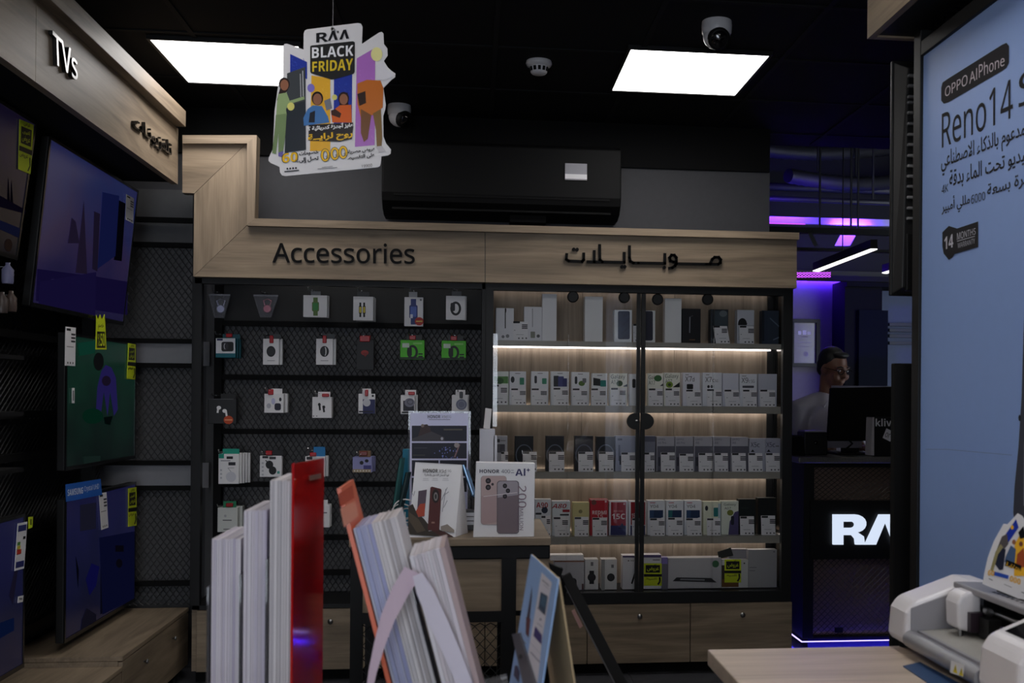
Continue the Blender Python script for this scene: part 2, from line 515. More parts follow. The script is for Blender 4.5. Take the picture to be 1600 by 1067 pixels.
panel_light(0.637, 4.348, 'square white light panel glowing in the black ceiling between dome camera and smoke detector')
panel_light(-1.345, 4.50, 'square white light panel glowing in the black ceiling behind the hanging sale sign')
panel_light(-1.345, 2.05, 'square white light panel in the ceiling just out of view over the televisions')
panel_light(0.637, 1.90, 'square white light panel in the ceiling just out of view over the cutting machine')
panel_light(-0.9, -0.6, 'square white light panel in the ceiling behind the leaflet counter')
panel_light(0.637, 0.30, 'unseen square white light panel added in the ceiling behind the oak table')  # extra panel behind the camera, added to brighten table and machine
panel_light(-0.2, -2.4, 'unseen square white light panel added in the ceiling nearest the shop window')  # extra unseen panel, added to raise the light on the displays

# ------------------------------------------------------------------ smoke detector and dome cameras
HZ = 2.88
c = onZ(842, 103, HZ - 0.02)
t = thing('smoke_detector', 'round white smoke detector on the black ceiling', 'smoke detector', (c.x, c.y, HZ))
MB().lathe([(0.055, 0), (0.058, -0.012), (0.052, -0.022), (0.04, -0.026)], (c.x, c.y, HZ), n=28).build('base', WHITEP, t)
MB().lathe([(0.042, -0.024), (0.036, -0.05), (0.03, -0.056), (0.0001, -0.058)], (c.x, c.y, HZ), n=28).build('sensor_cap', WHITEP, t)
sl = MB()
for i in range(12):
    a = i * math.pi / 6; d = Vector((math.cos(a), math.sin(a), 0)); s_ = Vector((-d.y, d.x, 0)); q = Vector((c.x, c.y, HZ))
    sl.hexa([q + d * r + s_ * w + Vector((0, 0, h)) for r, w, h in ((.0425, -.006, -.029), (.0425, .006, -.029), (.0395, .006, -.046), (.0395, -.006, -.046))], [q + d * r + s_ * w + Vector((0, 0, h)) for r, w, h in ((.03, -.006, -.029), (.03, .006, -.029), (.03, .006, -.046), (.03, -.006, -.046))])
sl.build('vent_slot', BLACKM, t)


def dome_cam(px, py, label, look, z=HZ, s=1.0):
    c = onZ(px, py, z); d = Vector(look).normalized()
    t = thing('security_camera', label, 'security camera', (c.x, c.y, z))
    MB().lathe([(0.058 * s, 0), (0.06 * s, -0.02 * s), (0.058 * s, -0.045 * s), (0.054 * s, -0.05 * s)], (c.x, c.y, z), n=28).build('mount', WHITEP, t)
    e = Vector((c.x, c.y, z - 0.058 * s))
    MB().ell(e, (0.054 * s, 0.054 * s, 0.05 * s)).build('eyeball', WHITEP, t)
    k = MB().lathe([(0.043 * s, 0.026 * s), (0.043 * s, 0.053 * s), (0.034 * s, 0.057 * s)], e, d, 24).build('lens_ring', BLACK, t)
    MB().lathe([(0.033 * s, 0.0571 * s), (0.024 * s, 0.064 * s), (0.0001, 0.067 * s)], e, d, 20).build('lens', mat('camera_lens', (8, 8, 12), 0.08, coat=1), k)


dome_cam(1120, 34, 'white dome camera on the ceiling beyond the light panel near the top edge', (0.0, -1, -.55))
dome_cam(624, 165, 'white dome camera on the ceiling next to the hanging sale sign', (0.75, -0.8, -.5))

# ================================================================== LEFT SIGN BOARD
XL = -1.40
t = thing('television_sign_board', 'long oak sign board with TVs lettering over the left wall televisions', 'sign', (-1.5, 3.7, 2.36))
zb, zt = 2.40, 2.665
BX('board', (XL - .03, 1.2, zb), (XL, 3.55, zt), WY, t)
BX('board', (XL - .03, 3.553, zb), (XL, 5.19, zt), WY, t)
BX('soffit', (-1.899, 1.2, zb + .01), (XL - .031, 5.19, zb + .03), BLACKM, t)
BX('top_strip', (XL - .06, 1.2, zt), (XL + 0.045, 5.15, zt + 0.075), WY, t, 0.002)
p = Print((XL, 0, 0), (1, 0, 0))
LETB = mat('black_letter_acrylic', (8, 8, 9), 0.5, spec=0.12)
GLB = mat('gloss_black_acrylic', (12, 12, 13), 0.22, spec=0.6)
p.text('TVs', [(75, 47), (114, 86), (115, 127), (77, 98)], GLB, 'sans', 0.014); p.build('lettering', t)
p = Print((XL, 0, 0), (1, 0, 0))
p.text('تلفزيونـات', [(204, 178), (264, 222), (265, 251), (205, 204)], GLB, 'arabic', 0.012); p.build('lettering', t)

# ================================================================== BACK SIGN BOARD
YS = 5.19
t = thing('accessories_sign_board', 'stepped oak sign board with Accessories lettering above the back wall displays', 'sign', (0.2, 5.3, 1.97))


def board(pts, m, Y=YS, d=0.055, name='board'):
    return MB().ext([onY(*q, Y) for q in pts], (0, -d, 0)).build(name, m, t)


board([(285, 223), (386, 223), (303.5, 302), (285, 301)], WX)
board([(386.5, 223), (386.5, 351), (302, 432), (303.5, 303)], WZ)
board([(387, 351.5), (757.5, 360.5), (757.5, 441), (302.5, 432)], WX)
board([(758.5, 360.5), (1245, 372), (1245, 450), (758.5, 441)], WX)
board([(285, 211), (401, 211), (386, 224), (285, 224)], WX, 5.16, 0.085, 'trim_strip')
board([(401, 211), (398, 341), (386, 352), (386, 224)], WZ, 5.16, 0.085, 'trim_strip')
board([(398, 341), (1249, 363.5), (1249, 374), (386, 352.5)], WX, 5.16, 0.085, 'trim_strip')
p = Print((0, YS, 0), (0, -1, 0)); p.text('Accessories', [(426, 379), (648, 381), (648, 412.5), (426, 410.5)], LETB, 'sans', 0.006); p.build('lettering', t)
# geometric kufi letters as flat strokes
p = Print((0, YS, 0), (0, -1, 0)); st = MB()


def kufi(strokes, w):
    for s_ in strokes:
        for (a, b) in zip(s_, s_[1:]):
            (x0, y0), (x1, y1) = [(760 + .3125 * q[0], 240 + .3125 * q[1]) for q in (a, b)]
            dx, dy = x1 - x0, y1 - y0; l = math.hypot(dx, dy); ex, ey = dx / l * w * .42, dy / l * w * .42; ox, oy = -dy / l * w / 2, dx / l * w / 2
            pts = [(x0 - ex + ox, y0 - ey + oy), (x1 + ex + ox, y1 + ey + oy), (x1 + ex - ox, y1 + ey - oy), (x0 - ex - ox, y0 - ey - oy)]
            st.ext([onY(*q, YS - 0.0125) for q in pts], (0, -0.012, 0))


kufi([[(1128, 552), (1160, 552), (1170, 545), (1172, 530), (1162, 518), (1142, 518), (1130, 528), (1118, 552), (1100, 552), (950, 550)],
      [(950, 550), (950, 520), (940, 507), (926, 507), (917, 520), (920, 536), (935, 541), (950, 540)], [(950, 540), (944, 560), (930, 570), (916, 572)],
      [(893, 503), (893, 548), (760, 546), (735, 546), (720, 538), (716, 520), (716, 464)],
      [(690, 497), (690, 543), (580, 541), (568, 530), (567, 458)],
      [(540, 488), (540, 541), (567, 541)], [(540, 541), (507, 540)],
      [(487, 500), (487, 530), (478, 539), (412, 536), (400, 528), (402, 503)]], 4.2)
for dx, dy in ((890, 569), (678, 565), (693, 565), (437, 478), (454, 479)):
    q = onY(760 + .3125 * dx, 240 + .3125 * dy, YS - .0125)
    st.lathe([(0.0085, 0), (0.0085, 0.012)], q, (0, 1, 0), 12, sm=False)
st.build('lettering', LETB, t)

# ================================================================== AIR CONDITIONER
YA = 5.38
a0, a1 = onY(597, 226, YA), onY(971, 236, YA); zt_, zb_ = 2.70, onY(785, 336, YA).z
t = thing('air_conditioner', 'black split air conditioner mounted above the accessories sign', 'air conditioner', ((a0.x + a1.x) / 2, 5.6, zb_))
prof = [(5.61, zt_), (5.40, zt_), (5.375, zt_ - .02), (5.37, zb_ + .10), (5.385, zb_ + .06), (5.43, zb_ + .02), (5.50, zb_), (5.61, zb_)]
MB().ext([(a0.x, y, z) for y, z in prof], (a0.x - a1.x, 0, 0)).build('body', mat('black_satin_plastic', (8, 8, 9), 0.65, spec=.2), t, 0.008, 3)
BX('flap', (a0.x + .06, 5.372, zb_ + .085), (a1.x - .06, 5.38, zb_ + .095), BLACKM, t)
MB().box((a0.x + .05, 5.40, zb_ + .02), (a1.x - .05, 5.425, zb_ + .03), T=None).build('louvre', BLACKM, t)
e0, e1 = onY(883, 255, 5.366), onY(917, 282, 5.366)
k = BX('display_label', (e0.x, 5.364, e1.z), (e1.x, 5.37, e0.z), mat('grey_label', (150, 150, 158), 0.4), t)
BX('label_band', (e0.x, 5.3625, e1.z + .006), (e1.x, 5.365, e1.z + .03), WHITE, k)
e0, e1 = onY(797, 333, 5.45), onY(853, 348, 5.45)
BX('bracket', (e0.x, 5.45, e1.z), (e1.x, 5.6, e0.z + .03), BLACKM, t)

# ================================================================== BACK BASE CABINETS (drawers)
YD = 5.25
zdt = onY(985, 943, YD).z; zdb = onY(985, 1036, YD).z
t = thing('drawer_base', 'low oak drawer row under the accessory rack and glass cabinet', 'drawers', (0.1, 5.4, 0))
BX('plinth', (-1.33, 5.31, 0), (xY(1237, YD), 5.6, zdb + .005), BLACKM, t)
BX('carcass', (-1.34, 5.27, zdb), (xY(1237, YD, 980), 5.6, zdt - .002), WX, t)
js = [306, 436, 597, 757.5, 917.5, 1078.5, 1238]
for i in range(6):
    x0, x1 = xY(js[i], YD, 985) + .0025, xY(js[i + 1], YD, 985) - .0025
    d = BX('drawer', (x0, YD, zdb), (x1, YD + .02, zdt - .004), WX, t, 0.0015)
    kx = (xY(js[i], YD, 985) + xY(js[i + 1], YD, 985)) / 2; kz = onY(997, 962, YD).z
    MB().lathe([(0.005, 0), (0.006, 0.012), (0.012, 0.018), (0.013, 0.025), (0.0001, 0.028)], (kx, YD, kz), (0, -1, 0), 16).build('knob', STEEL, d)

# ================================================================== ACCESSORY RACK (back wall, left half)
YB = 5.545
t = thing('accessory_rack', 'black mesh backed rack hung with watch and earphone packs on the back wall', 'display rack', (-0.63, 5.5, zdt))
ztop = onY(530, 436, YD).z
BX('upright', (xY(303, YD), YD, zdt), (xY(314, YD), YD + .04, ztop), BLACK, t)
BX('upright', (xY(334, YB - .04), YB - .04, zdt), (xY(346, YB - .04), YB, ztop), BLACKM, t)
BX('upright', (xY(752, YD), YD, zdt), (xY(758, YD), YB, ztop), BLACK, t)
BX('top_rail', (xY(303, YD), YD, onY(530, 447, YD).z), (xY(757, YD), YD + .04, ztop), BLACK, t)
BX('backing', (-1.36, 5.59, zdt), (xY(757, YD), 5.615, ztop), mat('rack_backing_grey', (96, 96, 98), 0.7), t)
rails = [508, 591, 674.5, 756, 838.5, 893]
for y in rails:
    z = onY(545, y, YB).z
    BX('rail', (xY(340, YB), YB - .03, z - .013), (xY(752, YB), YB, z + .013), BLACKM, t)
BX('base_ledge', (xY(303, YD), YD, zdt), (xY(757, YD), 5.6, zdt + .02), BLACK, t)
MESHM = mat('expanded_steel_dark_grey', (44, 44, 46), 0.5)
BX('fascia_panel', (xY(340, YB), YB - .004, onY(545, 505, YB).z), (xY(752, YB), YB + .004, ztop), mat('rack_panel_black', (30, 30, 31), 0.7), t)
lattice('expanded_mesh', (xY(340, YB), YB + .004, zdt), (xY(752, YB) - xY(340, YB), 0, 0), (0, 0, onY(545, 505, YB).z - zdt), 92, 62, 0.0055, MESHM, t, (0, -1, 0))
rack = t


def hook(px, py):
    c = onY(px, py, YB)
    MB().tube([(c.x - .008, YB, c.z), (c.x - .008, YB - .17, c.z), (c.x - .008, YB - .185, c.z + .012)], 0.0025, 6).tube([(c.x + .008, YB, c.z), (c.x + .008, YB - .16, c.z)], 0.002, 6).build('hook', STEEL, rack)


# corner panel of the left rack that faces the room
t = thing('corner_mesh_panel', 'black framed mesh panel in the corner beyond the televisions', 'rack panel', (-1.6, 5.57, 0.36))
x0, x1 = -1.89, xY(303, 5.55)
BX('backing', (x0, 5.59, .3), (x1 + .02, 5.615, 2.45), mat('rack_backing_grey', (96, 96, 98), 0.7), t)
for y in (344, 383, 533, 571, 723, 762, 911):
    z = onY(255, y, 5.55).z
    BX('rail', (x0, 5.53, z - .012), (x1, 5.56, z + .012), BLACKM, t)
BX('post', (x1, 5.50, .3), (x1 + .034, 5.56, 2.42), BLACK, t)
for a, b in ((533, 571), (723, 762)):
    BX('grey_band', (x0, 5.545, onY(255, b, 5.55).z), (x1, 5.553, onY(255, a, 5.55).z), mat('band_grey', (132, 132, 138), 0.6), t)
    BX('grey_band', (xY(313, 5.5), 5.5, onY(255, b, 5.5).z), (xY(327, 5.5), 5.505, onY(255, a, 5.5).z), mat('band_grey', (132, 132, 138), 0.6), t)
for a, b, n in ((383, 533, 22), (571, 723, 22), (762, 911, 22), (911, 945, 5)):
    za, zb2 = onY(255, a, 5.55).z, onY(255, b, 5.55).z
    lattice('expanded_mesh', (x0, 5.555, zb2), (x1 - x0, 0, 0), (0, 0, za - zb2), 30, n, 0.0055, MESHM, t, (0, -1, 0))

# ------------------------------------------------------------------ hanging packs
YP = 5.40


def pack(name, label, x0, y0, x1, y1, c, depth=0.03, Y=YP, draw=None, tab=None, tabc=None, n=1, gap=0.0, cat='product box', group='packs hanging on the accessory rack', bevel=0.0015, rot=0.0, tagc=None, skew=0.0):
    """a hanging box (x0..x1, y0..y1 pixels of its face); tab=(x0,y0,x1,y1) is its hang tab, n boxes behind one another"""
    a, b = onY(x0, y0, Y), onY(x1, y1, Y)
    r = thing(name, label, cat, ((a.x + b.x) / 2, Y + depth / 2, b.z), group)
    mm = ink(c)
    BX('box', (a.x, Y, b.z), (b.x, Y + depth, a.z), mm, r, bevel)
    for i in range(1, n):
        s_ = i * gap
        BX('box', (a.x + s_, Y + i * (depth + .002), b.z + .001 * (i % 2)), (b.x + s_, Y + i * (depth + .002) + depth, a.z + .002 * (i % 2)), ink(tuple(int(q * .92) for q in c)), r, bevel)
    if tab:
        ta, tb = onY(tab[0], tab[1], Y + .004), onY(tab[2], tab[3], Y + .004)
        tm = MB().box((ta.x, Y + .004, a.z - .002), (tb.x, Y + .006, ta.z)).build('hang_tab', ink(tabc or c), r)
    if tagc:
        p = Print((0, Y - .004, 0), (0, -1, 0)); (rx0, ry0, rx1, ry1), cc = tagc
        q0, q1 = onY(rx0, ry0, Y - .006), onY(rx1, ry1, Y - .006)
        MB().box((q0.x, Y - .008, q1.z), (q1.x, Y + .002, q0.z)).build('security_tag', ink(cc, .3), r, 0.003)
    if draw:
        p = Print((0, Y, 0), (0, -1, 0)); draw(p); p.build('printed_front', r)
    hx = (x0 + x1) / 2
    if cat == 'product box': hook(hx, (tab[1] if tab else y0) + 3)
    if rot: r.rotation_euler = (0, rot, 0)
    return r


BK, WT, TEAL, RED, LIME, GR = (24, 24, 26), (232, 230, 232), (20, 140, 150), (176, 26, 34), (86, 190, 46), (120, 120, 124)


def watch_round(p, x, y, r, strap=BK, face=(40, 40, 44)):
    p.rect(x - r * .55, y - r * 1.6, x + r * .55, y + r * 1.6, strap); p.disc(x, y, r, r, strap); p.disc(x, y, r * .78, r * .78, face)


def watch_square(p, x, y, w, h, c, scr):
    p.rect(x - w * .32, y - h * .95, x + w * .32, y + h * .95, c); p.rrect(x - w / 2, y - h / 2, x + w / 2, y + h / 2, w * .2, c); p.rrect(x - w * .36, y - h * .38, x + w * .36, y + h * .38, w * .12, scr)


def band(p, x, y, rx, ry, c):
    p.ring(x, y, rx, ry, rx * .42, c); p.rrect(x - rx, y - ry * .85, x - rx * .1, y + ry * .55, rx * .2, c)


def pouch(x0, y0, x1, y1, wc, label):
    Y = YP; a, b = onY(x0, y0, Y), onY(x1, y1, Y); w = b.x - a.x
    r = thing('watch_pouch', label, 'watch', ((a.x + b.x) / 2, Y, b.z), 'packs hanging on the accessory rack')
    BX('pouch_header', (a.x, Y, a.z - .008), (b.x, Y + .004, a.z), glass('pouch_plastic', (.8, .8, .85), .1, .25), r)
    MB().hexa([(a.x, Y, a.z - .008), (b.x, Y, a.z - .008), (a.x + w * .72, Y, b.z), (a.x + w * .28, Y, b.z)][::-1], [(a.x, Y + .012, a.z - .008), (b.x, Y + .012, a.z - .008), (a.x + w * .72, Y + .012, b.z), (a.x + w * .28, Y + .012, b.z)][::-1]).build('bag', glass('bag_film', (.9, .9, .95), .15, .06), r)
    cx, cz = (a.x + b.x) / 2 + w * .06, b.z + (a.z - b.z) * .38
    MB().lathe([(.021, -.004), (.022, 0), (.019, .004)], (cx, Y + .006, cz), (0, -1, 0), 20).build('watch_case', mat('watch_metal_%d' % wc[0], wc, .2, metal=.8), r)
    MB().lathe([(.017, .0045), (.0001, .005)], (cx, Y + .006, cz), (0, -1, 0), 20).build('dial', ink(tuple(min(255, int(q * 1.15)) for q in wc), .2), r)
    MB().tube([(cx - .012, Y + .008, cz + .018), (cx - .02, Y + .008, cz + .04), (cx, Y + .01, cz + .05), (cx + .02, Y + .008, cz + .04), (cx + .012, Y + .008, cz + .018)], .004, 6).build('strap', mat('watch_metal_%d' % wc[0], wc, .2, metal=.8), r)
    hook((x0 + x1) / 2 + 6, y0 + 2)


pouch(326, 459, 359, 497, (170, 172, 190), 'silver watch in a clear pouch at the rack top beside the corner post')
pouch(396, 460, 434, 496, (196, 130, 140), 'rose coloured watch in a clear pouch on the top rack row')
pack('watch_box', 'white box with a green rectangular watch on the top rack row', 474, 461, 511, 496, WT, .03, n=2, gap=.004, tab=(486, 455, 501, 462), tabc=GR, draw=lambda p: watch_square(p, 493, 479, 11, 15, (92, 120, 60), (60, 140, 70)))
pack('watch_box', 'white box with a small yellow and black watch on the top rack row', 552, 463, 583, 501, WT, .03, n=3, gap=.003, tab=(558, 456, 577, 464), tabc=(70, 70, 72), draw=lambda p: (watch_square(p, 563, 484, 4.5, 12, (30, 30, 20), (210, 190, 60)), watch_square(p, 569, 484, 4.5, 12, (30, 30, 20), (210, 190, 60))))
pack('watch_box', 'white box with a blue watch and a red round seal', 632, 464, 661, 510, WT, .02, tab=(639, 456, 652, 465), tabc=(170, 170, 174), draw=lambda p: (watch_square(p, 646, 487, 13, 21, (44, 58, 120), (86, 110, 190)), p.rect(641, 491, 645, 497, (220, 225, 240)), p.disc(655, 502, 7, 6.5, (176, 40, 30)), p.rect(650, 501, 660, 503, (230, 190, 90)), p.rect(656, 467, 659, 470, GR)))
pack('watch_box', 'white box with a black looped fitness band at the right end of the top row', 697, 462, 727, 500, WT, .03, n=2, gap=.006, tab=(706, 455, 721, 463), tabc=(90, 90, 92), draw=lambda p: (p.ring(712, 482, 8.5, 11, 3.6, BK), p.rrect(704, 473, 711, 486, 2, BK)))
TW = (14, 96, 110)
pack('speaker_box', 'teal and white box with a black speaker under the rose watch row start', 337, 528, 368, 559, TW, .03, n=3, gap=.005, tab=(348, 522, 375, 529), tabc=(14, 80, 92), tagc=((353, 521, 363, 527), RED), draw=lambda p: (p.rect(337.5, 528.5, 367.5, 552, (226, 226, 230)), p.rect(339, 529, 348, 532, (40, 44, 90)), p.rrect(346, 534, 365, 549, 3, BK), p.disc(352, 541, 5, 6, (50, 50, 56)), p.ring(352, 541, 2.2, 4.6, .9, (220, 220, 225), 90, 270)))
for (x0, y0, x1, y1, lab) in ((411, 529, 436, 570, 'white box with a plain black round watch on the second rack row'), (494, 529, 520, 570, 'white box with a black round watch split by a white arc')):
    pack('watch_box', lab, x0, y0, x1, y1, WT, .02, n=2, gap=.012, tab=(x0 + 10, 522, x1 + 3, 530), tabc=(60, 64, 68), tagc=((x0 + 10, 524, x0 + 16, 536), RED),
         draw=(lambda p, x=(x0 + x1) / 2, s=(x0 > 450): ((p.disc(x, 549, 7, 8.5, BK), p.disc(x, 549, 5.2, 6.4, (44, 44, 48))) + ((p.ring(x + .6, 549, 2.4, 7, 1.3, (230, 230, 232), -90, 90),) if s else ()), p.rect(x - 6, 563, x + 6, 564, (150, 150, 156)))))
pack('headphone_box', 'black narrow box with a small red emblem on the second rack row', 557, 530, 584, 578, (26, 26, 28), .03, tab=(562, 524, 579, 531), tabc=(170, 40, 34), tagc=((562, 524, 578, 534), RED), draw=lambda p: (p.disc(570, 551, 6, 4, (150, 40, 34)), p.poly([(566, 551), (575, 551), (571, 558)], (120, 30, 28))))
for (x0, y0, x1, y1, lab) in ((625.5, 531, 663, 562, 'bright green box with a black watch, left of the green pair'), (690, 532, 728, 562, 'bright green box with a black watch, right end of the second row')):
    def dr(p, x0=x0, y0=y0, x1=x1):
        p.rect(x0, y0 + 27, x1, y0 + 30.5, (30, 60, 26)); p.ring(x0 + 19, y0 + 19, 8.5, 11, 3.6, BK); p.rrect(x0 + 11, y0 + 12, x0 + 18, y0 + 25, 1.5, BK)
        p.rect(x0 + 3, y0 + 5, x0 + 14, y0 + 12, (200, 214, 200)); p.rect(x0 + 28, y0 + 21, x0 + 35, y0 + 23, BK); p.rect(x0 + 28, y0 + 25, x0 + 35, y0 + 27, BK); p.rect(x0 + 20, y0 + 4, x0 + 34, y0 + 7, (140, 210, 110))
    pack('watch_box', lab, x0, y0, x1, y1, LIME, .035, tab=(x0 + 10, y0 - 8, x0 + 34, y0 + 1), tabc=(50, 50, 52), tagc=((x0 + 14, y0 - 7, x0 + 24, y0), RED), draw=dr)
pack('earphone_box', 'dark box with two white earbuds and an orange seal', 325, 623, 369, 662, (38, 38, 40), .04, tab=(345, 615, 368, 624), tabc=(30, 30, 31), draw=lambda p: (p.disc(342, 637, 3.5, 3, WT), p.line([(341, 637), (340, 645)], 3, WT), p.disc(351, 642, 3.5, 3, WT), p.line([(353, 642), (354.5, 652)], 3, WT), p.disc(357, 656, 7.5, 6.5, (190, 74, 36)), p.rect(351, 655, 363, 657, (226, 150, 110)), p.rect(325, 623, 365, 624, (90, 90, 92))))
pack('earphone_box', 'white box with a charging case print and a red tag', 413, 615, 443, 645, WT, .04, n=2, gap=.012, tab=(424, 607, 441, 616), tagc=((419, 608, 427, 617), RED), draw=lambda p: (p.disc(420, 634, 3.5, 4, (180, 180, 190)), p.rrect(429, 630, 439, 641, 3, (40, 40, 56)), p.disc(438, 624, 2, 3, (50, 50, 60)), p.disc(427, 627, 3, 5, (190, 190, 220))))
pack('earphone_box', 'white cube box with two small dark earbuds', 488, 620, 518, 653, WT, .06, n=1, tab=(497, 612, 516, 621), tagc=((503, 615, 514, 620), RED), draw=lambda p: (p.line([(499, 631), (500, 641)], 3, BK), p.line([(505, 634), (506.5, 644)], 3, BK), p.disc(499, 632, 2.2, 2.6, BK), p.disc(506, 636, 2.2, 2.6, BK), p.disc(490, 650, .8, .8, BK), p.disc(495, 650, .8, .8, BK)))
pack('earphone_box', 'white box with a silver disc on a dark blue panel', 560, 615, 586, 646, WT, .02, tab=(566, 607, 580, 616), tagc=((570, 609, 575, 619), RED), draw=lambda p: (p.rect(567, 624, 586, 646, (40, 44, 92)), p.disc(573, 629, 6, 6, (200, 200, 206)), p.rect(561, 642, 583, 644, (30, 30, 40)), p.rect(581, 617, 584, 620, BK)))
pack('earphone_box', 'white box with a tilted dark earphone case print', 626, 617, 648, 647, WT, .04, n=2, gap=.012, tab=(633, 609, 650, 618), tagc=((638, 612, 648, 617), RED), draw=lambda p: (p.rect(630, 626, 647, 642, (40, 40, 50)), p.disc(640, 629, 8, 7, (120, 120, 136)), p.ring(641, 628, 5, 4, 1, (60, 60, 70)), p.rect(628, 643, 646, 645.5, BK)))
pack('earphone_box', 'white box with a blue grey round earphone case print', 706, 617, 731, 646, WT, .03, n=2, gap=.006, tab=(712, 609, 727, 618), tagc=((718, 612, 723, 622), (40, 40, 44)), draw=lambda p: (p.disc(721, 632, 8.5, 8.5, (120, 124, 146)), p.ring(721, 632, 6, 6, 1.2, (150, 154, 172)), p.rect(711, 643, 725, 645.5, (70, 70, 76))))
pack('charger_box', 'thick row of white boxes with teal hang tabs below the dark earbud box', 341.5, 709, 373, 756, WT, .020, n=5, gap=.009, tab=(348, 701, 374, 710), tabc=(24, 150, 128), draw=lambda p: (p.rect(342, 709, 350, 716, (24, 150, 128)), p.rect(354, 713, 364, 717, BK), p.rect(357, 722, 368, 727, (40, 40, 48)), p.disc(361, 745, 8, 8, (206, 206, 214)), p.line([(361, 737), (356, 731), (366, 731)], .8, (150, 150, 156)), p.rect(345, 719, 360, 720.5, (150, 150, 156))) + tuple(p.rect(344, 733 + 6 * i, 347, 736 + 6 * i, (190, 190, 196)) for i in range(3)))
pack('speaker_box', 'white box with two black round shapes and a red tag', 406, 712, 440, 745, WT, .035, n=1, tab=(416, 703, 442, 713), tabc=(30, 30, 34), tagc=((415, 704, 425, 711), RED), draw=lambda p: (p.disc(421, 726, 6, 6.5, BK), p.disc(426, 735, 6, 6.5, BK), p.rect(410, 712.5, 419, 716, (50, 50, 54)), p.rect(421, 713.5, 431, 717.5, (60, 60, 66)), p.rect(433, 736, 437, 740, (80, 160, 150)), p.line([(415, 719), (420, 724)], 1.5, BK)) + tuple(p.rect(409, 722 + 6 * i, 412, 725 + 6 * i, (190, 190, 196)) for i in range(4)))
pack('charger_box', 'white box with a bright blue hang tab partly behind the red panel', 477, 713, 508, 745, WT, .03, n=2, gap=.01, tab=(490, 698, 508, 714), tabc=(30, 120, 180), tagc=((484, 707, 494, 713), RED), draw=lambda p: (p.rect(479, 713.5, 488, 718, (50, 50, 54)), p.rrect(484, 724, 500, 740, 3, (60, 60, 66))))
pack('earphone_box', 'lilac and brown box with black earbuds on the fourth rack row', 551, 714, 581, 738, (150, 150, 200), .035, n=3, gap=.005, tab=(561, 704, 579, 715), tabc=(130, 96, 70), tagc=((562, 705, 574, 712), (120, 40, 30)), draw=lambda p: (p.rect(551, 733, 579.5, 738, (170, 150, 120)), p.disc(565, 723, 3, 3, BK), p.disc(573, 720, 3, 2.6, BK), p.rect(568, 727, 580, 733, (70, 66, 130))) + tuple(p.disc(554 + 4.6 * i, 735.5, 1.2, 1.2, (226, 220, 210)) for i in range(6)))
pack('charger_box', 'white box with green sides hanging lowest on the rack', 340, 793, 371, 831, (206, 208, 204), .05, n=2, gap=.012, tab=(349, 783, 369, 794), tabc=(30, 120, 80), tagc=((353, 786, 364, 792), (150, 30, 34)), draw=lambda p: (p.rect(348, 812, 362, 813.5, (90, 90, 94)), p.disc(352, 806, 2, 2, (170, 170, 174)), p.rect(349, 826, 361, 827.5, (110, 110, 114))))
pack('charger_box', 'white narrow box hanging lowest on the rack just past the red panel', 502, 789, 515, 824, WT, .03, n=2, gap=.003, tab=(504, 781, 512, 790), draw=lambda p: p.rect(504, 800, 511, 802, GR))

# ================================================================== GLASS CABINET
CB = thing('glass_display_cabinet', 'black framed glass cabinet of phone boxes with sliding doors and lit oak back', 'display cabinet', (0.85, 5.4, zdt))
cx0, cx1 = xY(757.5, YD), xY(1238, YD)
czt = onY(985, 441, YD).z
gl, gr = xY(770, YD), xY(1223, YD)
gz1, gz0 = onY(985, 457, YD).z, onY(985, 926, YD).z
fr = MB(); fr.box((cx0, YD, zdt), (gl, YD + .035, czt)).box((gr, YD, zdt), (cx1, YD + .035, czt)).box((gl, YD, gz1), (gr, YD + .05, czt)).box((gl, YD, zdt), (gr, YD + .05, gz0))
fr.box((cx1 - .03, 5.56, zdt), (cx1, 5.6, czt)).box((cx1 - .03, YD + .035, czt - .03), (cx1, 5.56, czt)).box((cx1 - .03, YD + .035, zdt), (cx1, 5.56, zdt + .03))
fr.build('frame', BLACK, CB)
BX('side_panel', (cx0, YD + .035, zdt), (cx0 + .02, 5.6, czt), BLACK, CB)
BX('side_glass', (cx1 - .018, YD + .04, zdt + .03), (cx1 - .012, 5.56, czt - .03), GLASS, CB)
BX('cabinet_top', (cx0 + .02, YD + .05, czt - .02), (cx1 - .03, 5.6, czt), BLACK, CB)
BX('cabinet_bottom', (cx0 + .02, YD + .05, zdt), (cx1 - .03, 5.6, gz0 - .004), BLACK, CB)
bxr = xY(1198, 5.56)
js = [cx0 + .02] + [cx0 + .02 + (bxr - cx0 - .02) * f for f in (.33, .66)] + [bxr]
for i in range(3): BX('back_board', (js[i] + .0008, 5.56, gz0 - .01), (js[i + 1] - .0008, 5.575, czt - .02), WBACK, CB)
BX('back_post', (bxr, 5.55, gz0 - .01), (bxr + .03, 5.6, czt - .02), BLACK, CB)
SHELF = mat('shelf_olive_grey', (156, 152, 142), 0.35)
sh = []
for y0, y1 in ((534.5, 543), (634, 645), (737.5, 748), (838.5, 850)):
    za, zb3 = onY(990, y0, 5.29).z, onY(990, y1, 5.29).z
    MB().box((cx0 + .022, 5.29, za - .008), (cx1 - .034, 5.545, za)).box((cx0 + .022, 5.29, zb3), (cx1 - .034, 5.302, za - .008)).build('shelf', SHELF, CB); sh.append(za)
    LEDW = emit('shelf_led_white', (1.0, 0.91, 0.86), SHELF_LED)
    e = BX('led_strip', (cx0 + .03, 5.527, zb3 + .003), (bxr + .01, 5.538, zb3 + .016), LEDW, CB)
sh.append(gz0)
BX('led_strip', (cx0 + .03, 5.527, czt - .027), (bxr + .01, 5.538, czt - .0205), emit('top_led_dim', (1.0, 0.91, 0.86), SHELF_LED * .3), CB)
